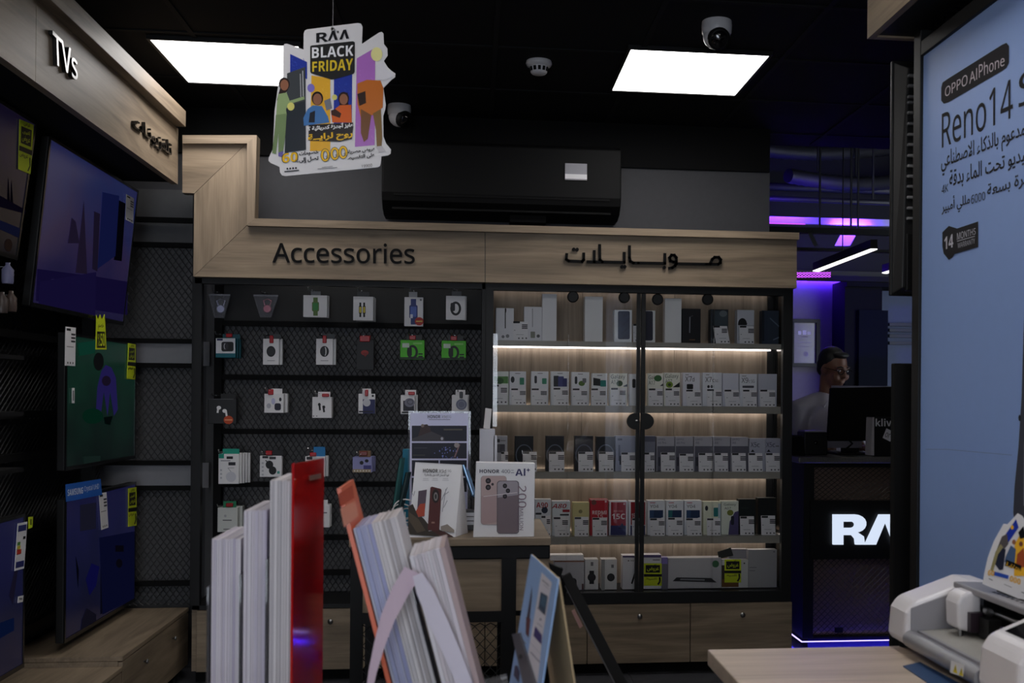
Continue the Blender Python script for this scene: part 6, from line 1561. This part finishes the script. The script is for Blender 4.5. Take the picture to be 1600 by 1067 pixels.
cc = onY(633, 800, 3.35); MB().tube([cc, Vector((cc.x, 3.36, zt0 + .02)), Vector((cc.x + .03, 3.38, zt0 + .003))], .0022, 6).build('cable_end', WHITEP, t)
a, b = onY(731, 797, 3.40), onY(742, 828, 3.40)
o = thing('card_keypad', 'small white keypad between the tent card and the large advert box', 'keypad', ((a.x + b.x) / 2, 3.42, zt0))
BX('body', (a.x - .01, 3.40, zt0), (b.x + .01, 3.44, a.z), mat('dark_grey_plastic', (60, 60, 64), .4), o, .002)
for i in range(3): z_ = a.z - .008 - i * .014; BX('key', (a.x - .006, 3.397, z_ - .011), (b.x + .006, 3.4, z_), ink((214, 216, 224)), o)

# ================================================================== FRONT COUNTER (below the frame) and leaflets
ZF = .92
t = thing('leaflet_counter', 'low oak counter below the picture edge carrying the leaflet holders', 'counter', (-.12, 1.35, 0))
BX('counter_top', (-.62, .95, ZF - .03), (.36, 1.72, ZF), WX, t)
BX('counter_body', (-.60, .98, 0), (.34, 1.70, ZF - .03), BLACK, t)


def leaf_stack(label, x0, x1, ztop, y0, y1, T, n, cols, par_group, zb=.0, jit=.002, order=False):
    """sheets standing on edge side by side; T maps local to world"""
    rs = random.Random(label)
    o0 = T @ Vector(((x0 + x1) / 2, (y0 + y1) / 2, zb))
    t = thing('leaflet_stack', label, 'leaflets', o0, par_group)
    ws = [rs.uniform(.5, 1.5) for _ in range(n)]; s_ = sum(ws); x = x0
    for i in range(n):
        w = (x1 - x0) * ws[i] / s_
        m = MB().box((x + .0002, y0 + rs.uniform(0, jit), zb), (x + w - .0002, y1 - rs.uniform(0, jit), ztop - rs.uniform(0, jit * .6)))
        m.v = [T @ v for v in m.v]
        m.build('leaflet', ink(cols[i % len(cols)] if order or rs.random() < .75 else rs.choice(cols)), t); x += w
    return t


PW = [(212, 206, 217), (202, 196, 209), (216, 212, 221), (184, 176, 200), (208, 202, 213), (195, 189, 206)]
T1 = Matrix.Translation((0, 0, ZF))
a1, b1, c1 = onY(331, 838, 1.55), onY(381, 800, 1.55), onY(422, 748, 1.55)
d1 = onY(459, 724, 1.55)
za_, zb_, zc_ = onY(345, 842, 1.55).z - ZF, onY(395, 797, 1.55).z - ZF, onY(435, 750, 1.55).z - ZF
HB = .012
leaf_stack('lowest front stack of white leaflets in the stepped holder', a1.x, b1.x - .004, za_, 1.55, 1.70, T1, 12, PW, 'leaflet stacks in the stepped holder', HB)
leaf_stack('middle stack of white leaflets in the stepped holder', b1.x, c1.x - .004, zb_, 1.55, 1.70, T1, 10, PW, 'leaflet stacks in the stepped holder', HB)
leaf_stack('tallest stack of white leaflets beside the red panel', c1.x, d1.x - .003, zc_, 1.55, 1.70, T1, 10, [(216, 212, 216), (190, 186, 192), (222, 218, 222), (204, 200, 204)], 'leaflet stacks in the stepped holder', HB)
t = thing('stepped_leaflet_holder', 'clear stepped acrylic leaflet holder holding the upright white stacks', 'leaflet holder', ((a1.x + d1.x) / 2, 1.62, ZF))
BX('base_plate', (a1.x - .006, 1.54, ZF), (d1.x + .004, 1.71, ZF + .010), ACRYL, t)
for x, h in ((a1.x - .004, onY(345, 915, 1.55).z), (b1.x - .0035, onY(395, 895, 1.55).z), (c1.x - .0035, onY(435, 872, 1.55).z)): BX('divider', (x, 1.541, ZF + .010), (x + .0025, 1.709, h), ACRYL, t)
RD = mat('gloss_red_acrylic', (186, 22, 24), .07, coat=1.0)
A = onY(459.5, 724, 1.53); dv = Vector((.162, .987, 0))
_n = Vector((dv.y, -dv.x, 0)); B = onP(507, 715.5, A, _n)       # far top corner in the panel's own plane
P = [Vector((A.x, A.y, ZF)), Vector((B.x, B.y, ZF)), B, Vector((A.x, A.y, A.z))]
nrm = Vector((dv.y, -dv.x, 0)).normalized()
t = thing('red_back_panel', 'tall glossy red acrylic panel standing behind the white leaflet stacks', 'leaflet holder', (A + B) / 2 - Vector((0, 0, A.z - ZF)))
MB().ext(P, nrm * .004).build('panel', RD, t, .0012)
BX('foot', (A.x + .004, A.y + .01, ZF), (B.x + .02, B.y + .03, ZF + .008), RD, t)
p = Print(P[0], nrm, .0045, .0001); p.poly([(478, 743), (497, 739), (497, 747), (479, 751)], (120, 96, 84)); p.build('printed_label', t)

# leaning holder with the orange back
th_ = math.atan2(79, 303)
o_ = onY(605, 1067, 1.50)
R2 = Matrix.Translation((o_.x, 0, o_.z)) @ Matrix.Rotation(-th_, 4, 'Y')
R2i = R2.inverted()


def L2(px, py, Y): return R2i @ onY(px, py, Y)


hb = -(o_.z - ZF) / math.cos(th_) + .012
e0, e1 = L2(526, 764, 1.5), L2(541, 820, 1.5)
ORC = mat('orange_card', (222, 92, 34), .35)
t = thing('leaning_leaflet_holder', 'orange backed leaflet holder leaning to the left on the front counter', 'leaflet holder', (o_.x, 1.58, ZF))


def slab2(name, x0, x1, y0, y1, z0, z1, m, par, bev=0):
    q = MB().box((x0, y0, z0), (x1, y1, z1)); q.v = [R2 @ v for v in q.v]
    return q.build(name, m, par, bev)


ob = slab2('back_card', e0.x, e0.x + .006, 1.50, 1.66, hb - .008, e0.z, ORC, t)
slab2('floor_plate', e0.x, e0.x + .16, 1.495, 1.665, hb - .012, hb - .008, ACRYL, t)
p = Print(R2 @ Vector((e0.x + .006, 0, 0)), R2.to_3x3() @ Vector((1, 0, 0)), .0004, .0001)
p.poly([(531, 795), (554, 782), (560, 806), (537, 824)], (232, 150, 120)); p.poly([(528, 772), (550, 758), (553, 778), (531, 792)], (190, 66, 24)); p.build('printed_patch', t)
s0, s1 = L2(551, 812, 1.5), L2(616, 812, 1.5); ztp1 = L2(590, 812, 1.5).z
leaf_stack('thick lilac and white leaflet stack leaning on the orange backed holder', e0.x + .008, s1.x + .004, ztp1 - .002, 1.50, 1.63, R2, 14, [(184, 186, 206), (160, 166, 204), (176, 178, 208), (168, 172, 206), (186, 188, 210), (156, 160, 200), (214, 210, 212), (206, 202, 206), (222, 218, 220), (180, 174, 176), (210, 206, 210), (170, 164, 166), (200, 196, 200), (216, 212, 214)], 'leaflet stacks in the leaning holder', hb, .003, True)
u0, u1 = L2(637, 862, 1.44), L2(692, 862, 1.44)
leaf_stack('white leaflet stack in front of the lilac stack, leaning the same way', max(u0.x, s1.x + .006), u1.x + .004, u0.z - .006, 1.44, 1.57, R2, 10, [(222, 218, 224), (208, 200, 206), (196, 190, 196), (214, 206, 214), (182, 160, 160)], 'leaflet stacks in the leaning holder', hb, .003)
slab2('clear_divider', s1.x + .0045, s1.x + .0058, 1.45, 1.66, hb - .008, ztp1 * .6, ACRYL, t)
pb = [onY(x, y, 1.425) for x, y in ((645, 892), (625, 925), (606, 965), (592, 1010), (582, 1050), (576, 1085))]
wdt = [.020, .019, .016, .012, .009, .007]
cv = MB(); vs = []
for q, w in zip(pb, wdt): vs += [q + Vector((-w * .55, 0, w * .3)), q + Vector((w * .55, .004, -w * .3))]
vs2 = [v + Vector((0, .0012, 0)) for v in vs]
n_ = len(pb)
cv.add(vs + vs2, [(2 * i, 2 * i + 1, 2 * i + 3, 2 * i + 2) for i in range(n_ - 1)] + [(2 * n_ + 2 * i, 2 * n_ + 2 * i + 2, 2 * n_ + 2 * i + 3, 2 * n_ + 2 * i + 1) for i in range(n_ - 1)])
fl = cv.build('bent_leaflet', ink((212, 190, 206))); tag(fl, 'pale pink leaflet bent forward out of the leaning holder', 'leaflet')

pb = [onY(x, y, 1.42) for x, y in ((652, 898), (664, 925), (686, 975), (706, 1020), (722, 1060), (736, 1100))]
cv = MB(); vs = []
for q, w in zip(pb, (.006, .011, .012, .011, .010, .010)): vs += [q + Vector((-w, 0, -.002)), q + Vector((w, .006, .002))]
vs2 = [v + Vector((0, .0012, 0)) for v in vs]
cv.add(vs + vs2, [(2 * i, 2 * i + 1, 2 * i + 3, 2 * i + 2) for i in range(n_ - 1)] + [(2 * n_ + 2 * i, 2 * n_ + 2 * i + 2, 2 * n_ + 2 * i + 3, 2 * n_ + 2 * i + 1) for i in range(n_ - 1)])
fl = cv.build('bent_leaflet', ink((214, 208, 222))); tag(fl, 'white leaflet edge folding down over the front of the leaning stacks', 'leaflet')

# ================================================================== BLUE TENT CARD
TRp = onY(872, 904.5, 1.30); TLp = onZ(829.5, 866, TRp.z)
BRp = onY(847, 1067, 1.275); BLp = onY(796, 1067, TLp.y - .025)
ft = lambda a, b: a + (b - a) * ((a.z - ZF) / (a.z - b.z))
F = [ft(TLp, BLp), ft(TRp, BRp), TRp, TLp]
nf = (F[1] - F[0]).cross(F[3] - F[0]).normalized()
if nf.y > 0: nf = -nf
t = thing('blue_tent_card', 'pale blue bordered folded tent card with device pictures at the picture bottom', 'advert card', (sum(F, Vector()) / 4 * Vector((1, 1, 0)).to_track_quat('Z', 'Y').to_matrix().to_3x3().determinant() * 0 + Vector(((TLp.x + TRp.x) / 2, (TLp.y + TRp.y) / 2, ZF))))
MB().ext(F, nf * .0018).build('front_panel', ink((150, 182, 226)), t)
b0 = onY(899, 1067, TRp.y); b1 = b0 + (TLp - TRp) * Vector((1, 1, 1)).dot(Vector((1, 0, 0)))
G = [ft(TRp + Vector((.0025, .001, 0)), b0), ft(TLp + Vector((.0025, .001, 0)), b0 + (TLp - TRp)), TLp + Vector((.0025, .001, 0)), TRp + Vector((.0025, .001, 0))]
ng = (G[1] - G[0]).cross(G[3] - G[0]).normalized()
if ng.x < 0: ng = -ng
MB().ext(G, ng * .0018).build('back_panel', ink((196, 172, 134)), t)
p = Print(F[2], nf, .0006, .00006)
tq = lambda x, y: (780 + x * .20333, 850 + y * .20333)
tqs = lambda *pts: [tq(*q) for q in pts]
p.poly(tqs((256, 155), (270, 160), (405, 290), (408, 305), (335, 720), (300, 1067), (85, 1067), (150, 700)), (222, 218, 226))
p.line(tqs((258, 205), (305, 245)), 1.2, (90, 90, 100)); p.line(tqs((275, 245), (300, 270)), .8, (130, 130, 140)); p.line(tqs((335, 275), (388, 322)), 1.4, (120, 120, 130)); p.line(tqs((345, 310), (385, 345)), .8, (170, 170, 180))
p.poly(tqs((245, 290), (258, 292), (256, 410), (240, 560), (232, 720), (208, 690), (212, 520), (230, 420)), (70, 58, 70)); p.poly(tqs((212, 560), (246, 575), (232, 715), (212, 690)), (104, 60, 64))
p.poly(tqs((325, 368), (378, 400), (358, 540), (308, 488)), (50, 74, 96)); p.poly(tqs((335, 390), (370, 412), (356, 490), (322, 462)), (70, 104, 126)); p.line(tqs((300, 488), (360, 545)), 1.2, (60, 60, 74))
p.disc(*tq(325, 580), 1.2, 2, (110, 110, 130)); p.line(tqs((300, 608), (340, 640)), 1, (170, 170, 180))
p.poly(tqs((285, 632), (334, 700), (330, 772), (270, 705)), (62, 52, 116)); p.line(tqs((185, 730), (212, 770)), 1.4, (120, 120, 130)); p.line(tqs((250, 830), (320, 910)), 1.4, (120, 120, 140)); p.line(tqs((160, 660), (330, 850)), .5, (170, 170, 184))
p.poly(tqs((128, 935), (150, 935), (165, 990), (160, 1067), (120, 1010)), (70, 66, 96))
p.build('printed_front', t)
Q = [onP(*q, F[2] + nf * .004, nf) for q in tqs((95, 690), (152, 680), (275, 1080), (180, 1080))]
ff = lambda a, b: b + (b - a).normalized() * .10
Q = [Q[0], Q[1], ff(Q[1], Q[2]), ff(Q[0], Q[3])]
o = MB().ext(Q, nf * .004).build('grey_holder_strip', mat('dark_grey_plastic_strip', (84, 84, 92), .4), None, .001); tag(o, 'dark grey plastic strip in front of the blue tent card', 'strip')
p = Print(F[2] + nf * .008, nf, .0006); p.disc(*tq(168, 865), 3, 4, (26, 26, 28)); p.build('hole', o)

# ================================================================== BLACK EASEL
YE = 2.15
tp, bt = onY(884, 898, YE), onY(971, 1067, YE - .18)
ft2 = tp + (bt - tp) * ((tp.z - .012) / (tp.z - bt.z))
t = thing('sign_easel', 'black folding easel leg slanting down beside the blue tent card', 'easel', (ft2.x, ft2.y, 0))
d_ = (ft2 - tp).normalized(); sd = d_.cross(Vector((0, 1, 0))).normalized()


def bar(name, p0_, p1_, w, th__, m, par):
    d = (p1_ - p0_).normalized(); s_ = d.cross(Vector((0, 1, 0))).normalized() * w / 2; f_ = Vector((0, th__ / 2, 0))
    return MB().hexa([p0_ - s_ - f_, p1_ - s_ - f_, p1_ + s_ - f_, p0_ + s_ - f_], [p0_ - s_ + f_, p1_ - s_ + f_, p1_ + s_ + f_, p0_ + s_ + f_]).build(name, m, par, .002)


bar('front_leg', tp, ft2, .021, .018, BLACKM, t)
g0, g1 = onY(880, 905, YE + .03), onY(962, 1067, YE - .12); gf = g0 + (g1 - g0) * ((g0.z - .012) / (g0.z - g1.z))
bar('brace_bar', g0, gf, .008, .008, mat('grey_tube', (96, 96, 100), .4), t)
rl = tp + Vector((-.15, .35, 0)); rl.z = .012
bar('rear_leg', tp + Vector((0, .02, -.005)), rl, .018, .016, BLACKM, t)
P = [onY(*q, YE - .01) for q in ((858, 881), (880, 889), (876, 902), (862, 898))]
MB().ext(P, (0, -.02, 0)).build('top_clamp', BLACKM, t)
P = [onY(*q, YE - .03) for q in ((893, 955), (898, 952), (911, 978), (906, 982))]
MB().ext(P, (0, -.003, 0)).build('pink_tag', ink((196, 150, 140)), t)

# ================================================================== NEAR RIGHT TABLE
t = thing('pale_oak_table', 'pale oak table top under the cutting machine at lower right', 'table', (.82, 1.4, 0))
BX('table_top', (.452, .9, ZF - .03), (1.185, 1.975, ZF), wood('pale_oak_along_x', 'X', (166, 149, 132), (208, 190, 172), .4), t, .002)
for x in (.53, 1.12):
    for y in (.98, 1.86): BX('leg', (x, y, 0), (x + .05, y + .05, ZF - .031), BLACK, t)

# ================================================================== CUTTING MACHINE (front faces left)
M0 = Vector((.815, 1.99, ZF))                    # far front foot; u = depth to the right, v = towards the camera
MW = mat('warm_white_plastic', (226, 222, 224), .32, var=.02); MGR = mat('light_grey_plastic', (150, 148, 152), .4, var=.03); MDK = mat('dark_machine_inside', (22, 22, 24), .5)
t = thing('cutting_machine', 'white desktop film cutting machine with silver front roller on the pale oak table', 'machine', (.93, 1.75, ZF))


def mp(u, v, h): return Vector((M0.x + u, M0.y - v, M0.z + h))


def side_module(name, v0, v1, prof_, bev):
    return MB().ext([mp(u, v1, h) for u, h in prof_], (0, -(v1 - v0), 0)).build(name, MW, t, bev, 4)


pf = [(.004, .014), (.0, .03), (.004, .078), (.018, .098), (.13, .138), (.165, .136), (.20, .11), (.205, .02), (.195, .014)]
m1 = side_module('left_housing', 0.0, .085, pf, .013)
m2 = side_module('right_housing', .37, .50, [(u, h * 1.08) for u, h in pf], .014)
MB().ext([mp(u, .086, h) for u, h in [(.012, .03), (.012, .088), (.13, .128), (.18, .12), (.19, .03)]], (0, .003, 0)).build('inner_plate', MGR, t)
MB().lathe([(.004, 0), (.004, .001), (.0001, .0012)], mp(.05, .0875, .06), (0, -1, 0), 12).build('screw', STEEL, t)
MB().tube([mp(.012, .086, .030), mp(.012, .37, .030)], .016, 20).build('front_roller', mat('brushed_silver', (170, 170, 174), .5, metal=.7), t)
MB().ext([mp(.03, .086, .046), mp(.03, .37, .046), mp(.13, .37, .052), mp(.13, .086, .052)], (0, 0, .006)).build('cutting_bed', mat('bed_grey_green', (168, 166, 160), .45), t)
MB().hexa([mp(.024, .086, .0465), mp(.032, .086, .0465), mp(.032, .37, .0465), mp(.024, .37, .0465)], [mp(.024, .086, .012), mp(.032, .086, .012), mp(.032, .37, .012), mp(.024, .37, .012)]).build('bed_front_rail', MGR, t)
BX('base_tray', mp(.03, .086, .012), mp(.2, .37, .035), MDK, t)
BX('rear_wall', mp(.155, .086, .036), mp(.19, .37, .122), MDK, t)
MB().ext([mp(.095, .086, .138), mp(.095, .37, .138), mp(.195, .37, .135), mp(.195, .086, .135)], (0, 0, .012)).build('top_cover', MGR, t, .003)
BX('media_slot', mp(.128, .19, .1365), mp(.15, .42, .1395), MDK, t)
rsx = random.Random(2)
tk = MB()
for i in range(9): tk.box(mp(.114, .20 + i * .016, .1382), mp(.119, .207 + i * .016, .1386))
tk.build('ruler_marks', MDK, t)
for u, h in ((.125, .098), (.125, .075)): MB().tube([mp(u, .086, h), mp(u, .37, h)], .0045, 12).build('guide_rod', STEEL, t)
MB().tube([mp(.12, .12, .056), mp(.12, .37, .056)], .007, 12).build('pinch_roller', MDK, t)
# carriage
ch = MB().ext([mp(u, .165, h) for u, h in [(.068, .064), (.066, .110), (.072, .124), (.085, .131), (.112, .132), (.112, .06), (.09, .058)]], (0, -.052, 0)).build('carriage', MW, t, .006, seg=3)
MB().tube([mp(.078, .152, .062), mp(.078, .152, .052)], .005, 12).ell(mp(.078, .152, .051), (.005, .005, .005), 12, 8).build('blade_holder', STEEL, ch)
MB().box(mp(.085, .166, .06), mp(.108, .178, .096)).build('blade_clamp', mat('plum_black_plastic', (46, 34, 44), .4), ch)
MB().tube([mp(.112, .185, .100), mp(.112, .197, .100)], .008, 12).tube([mp(.112, .185, .078), mp(.112, .197, .078)], .006, 12).build('pulley', STEEL, ch)
BX('cable_block', mp(.10, .18, .055), mp(.125, .215, .09), MDK, ch)
# warning label, panel screen
p = Print(mp(-.0045, 0, .03), (-1, 0, .35), .001, .0001)
q = [(1487, 1032), (1508, 1039), (1506, 1058), (1485, 1051)]
p.poly(q, (206, 204, 206)); p.poly([(1490, 1050), (1494, 1038), (1497, 1053)], (200, 180, 40)); p.poly([(1499, 1055), (1504, 1043), (1506, 1057)], (200, 180, 40)); p.line([(1494, 1042), (1494, 1048)], .8, BK); p.line([(1503, 1046), (1503, 1053)], .8, BK)
p.build('warning_label', t)
k = .108
sl = (.138 - .098) / .112 * 1.08
MB().hexa([mp(.035, .395, (.098 + .017 * .357) * 1.08 + .0008), mp(.035, .485, (.098 + .017 * .357) * 1.08 + .0008), mp(.115, .485, (.098 + .097 * .357) * 1.08 + .0008), mp(.115, .395, (.098 + .097 * .357) * 1.08 + .0008)], [mp(.035, .395, (.098 + .017 * .357) * 1.08 - .002), mp(.035, .485, (.098 + .017 * .357) * 1.08 - .002), mp(.115, .485, (.098 + .097 * .357) * 1.08 - .002), mp(.115, .395, (.098 + .097 * .357) * 1.08 - .002)]).build('touch_screen', mat('dark_screen_glass', (16, 15, 20), .1, coat=1), m2)
for u, v in ((.03, .02), (.17, .02), (.03, .47), (.17, .47)): MB().lathe([(.012, 0), (.013, .014)], mp(u, v, .0), (0, 0, 1), 12).build('rubber_foot', BLACKM, t)
o = MB().ext([onZ(1411, 1040, ZF + .002), onZ(1438, 1034, ZF + .002), onZ(1560, 1100, ZF + .002), onZ(1500, 1100, ZF + .002)], (0, 0, .0018)).build('blue_mat', ink((44, 72, 110))); tag(o, 'dark blue mat lying under the cutting machine', 'mat')

# printed sale card standing in the slot of the machine
YSg = onP(1540, 910, mp(.139, 0, 0), Vector((1, 0, 0)))
XS = M0.x + .139
sc = [(1535, 912), (1538, 895), (1543, 872), (1553, 845), (1562, 829), (1568, 818), (1574, 819), (1590, 802), (1597, 806), (1606, 822), (1640, 800), (1650, 900), (1650, 950), (1598, 938)]
nS = Vector((-1, -.35, .25)).normalized(); pS = mp(.139, .30, .14)
P = [onP(*q, pS, nS) for q in sc]
o = MB().ext(P, nS * .0015).build('sale_card', WHITEP); tag(o, 'white cut out sale card standing in the slot of the cutting machine', 'sign')
p = Print(pS, nS, .0006, .00006, rough=.25)
p.poly([(1572, 834), (1588, 811), (1592, 824), (1566, 862), (1556, 880), (1566, 850)], NV); p.disc(1582, 824, 2.4, 3.4, YL)
p.poly([(1566, 838), (1574, 834), (1576, 850), (1562, 868), (1558, 858)], (90, 84, 84)); p.poly([(1554, 880), (1562, 856), (1572, 858), (1568, 890), (1562, 891)], (40, 44, 60)); p.poly([(1548, 890), (1556, 862), (1564, 850), (1568, 855), (1560, 866), (1552, 894)], (150, 140, 100))
p.poly([(1586, 850), (1600, 826), (1604, 900), (1585, 900)], YL); p.poly([(1572, 870), (1580, 852), (1588, 858), (1586, 880), (1570, 878)], (74, 96, 130)); p.poly([(1590, 866), (1600, 856), (1604, 886), (1588, 888)], (160, 76, 46)); p.disc(1585, 847, 3, 4, (150, 100, 76)); p.disc(1596, 850, 3, 4, (120, 70, 60))
p.poly([(1573, 874), (1597, 884), (1596, 892), (1571, 884)], BK); p.text('روح لرايــة', [(1574, 878), (1596, 886), (1594, 894), (1572, 887)], YL, 'arabic')
p.text('60', [(1545, 890), (1555, 892), (1554, 900), (1544, 899)], (226, 170, 30), 'bold'); p.poly([(1555, 893), (1577, 899), (1576, 905), (1554, 899)], (50, 80, 170)); p.text('000', [(1580, 899), (1596, 905), (1595, 914), (1578, 908)], (226, 170, 30), 'bold')
p.poly([(1592, 832), (1600, 822), (1604, 840), (1595, 842)], BK)
p.line([(1546, 904), (1552, 907)], 1, (90, 90, 94)); p.line([(1570, 913), (1582, 918)], .8, GR); p.line([(1597, 925), (1604, 928)], 1.4, GR)
p.build('printed_front', o)
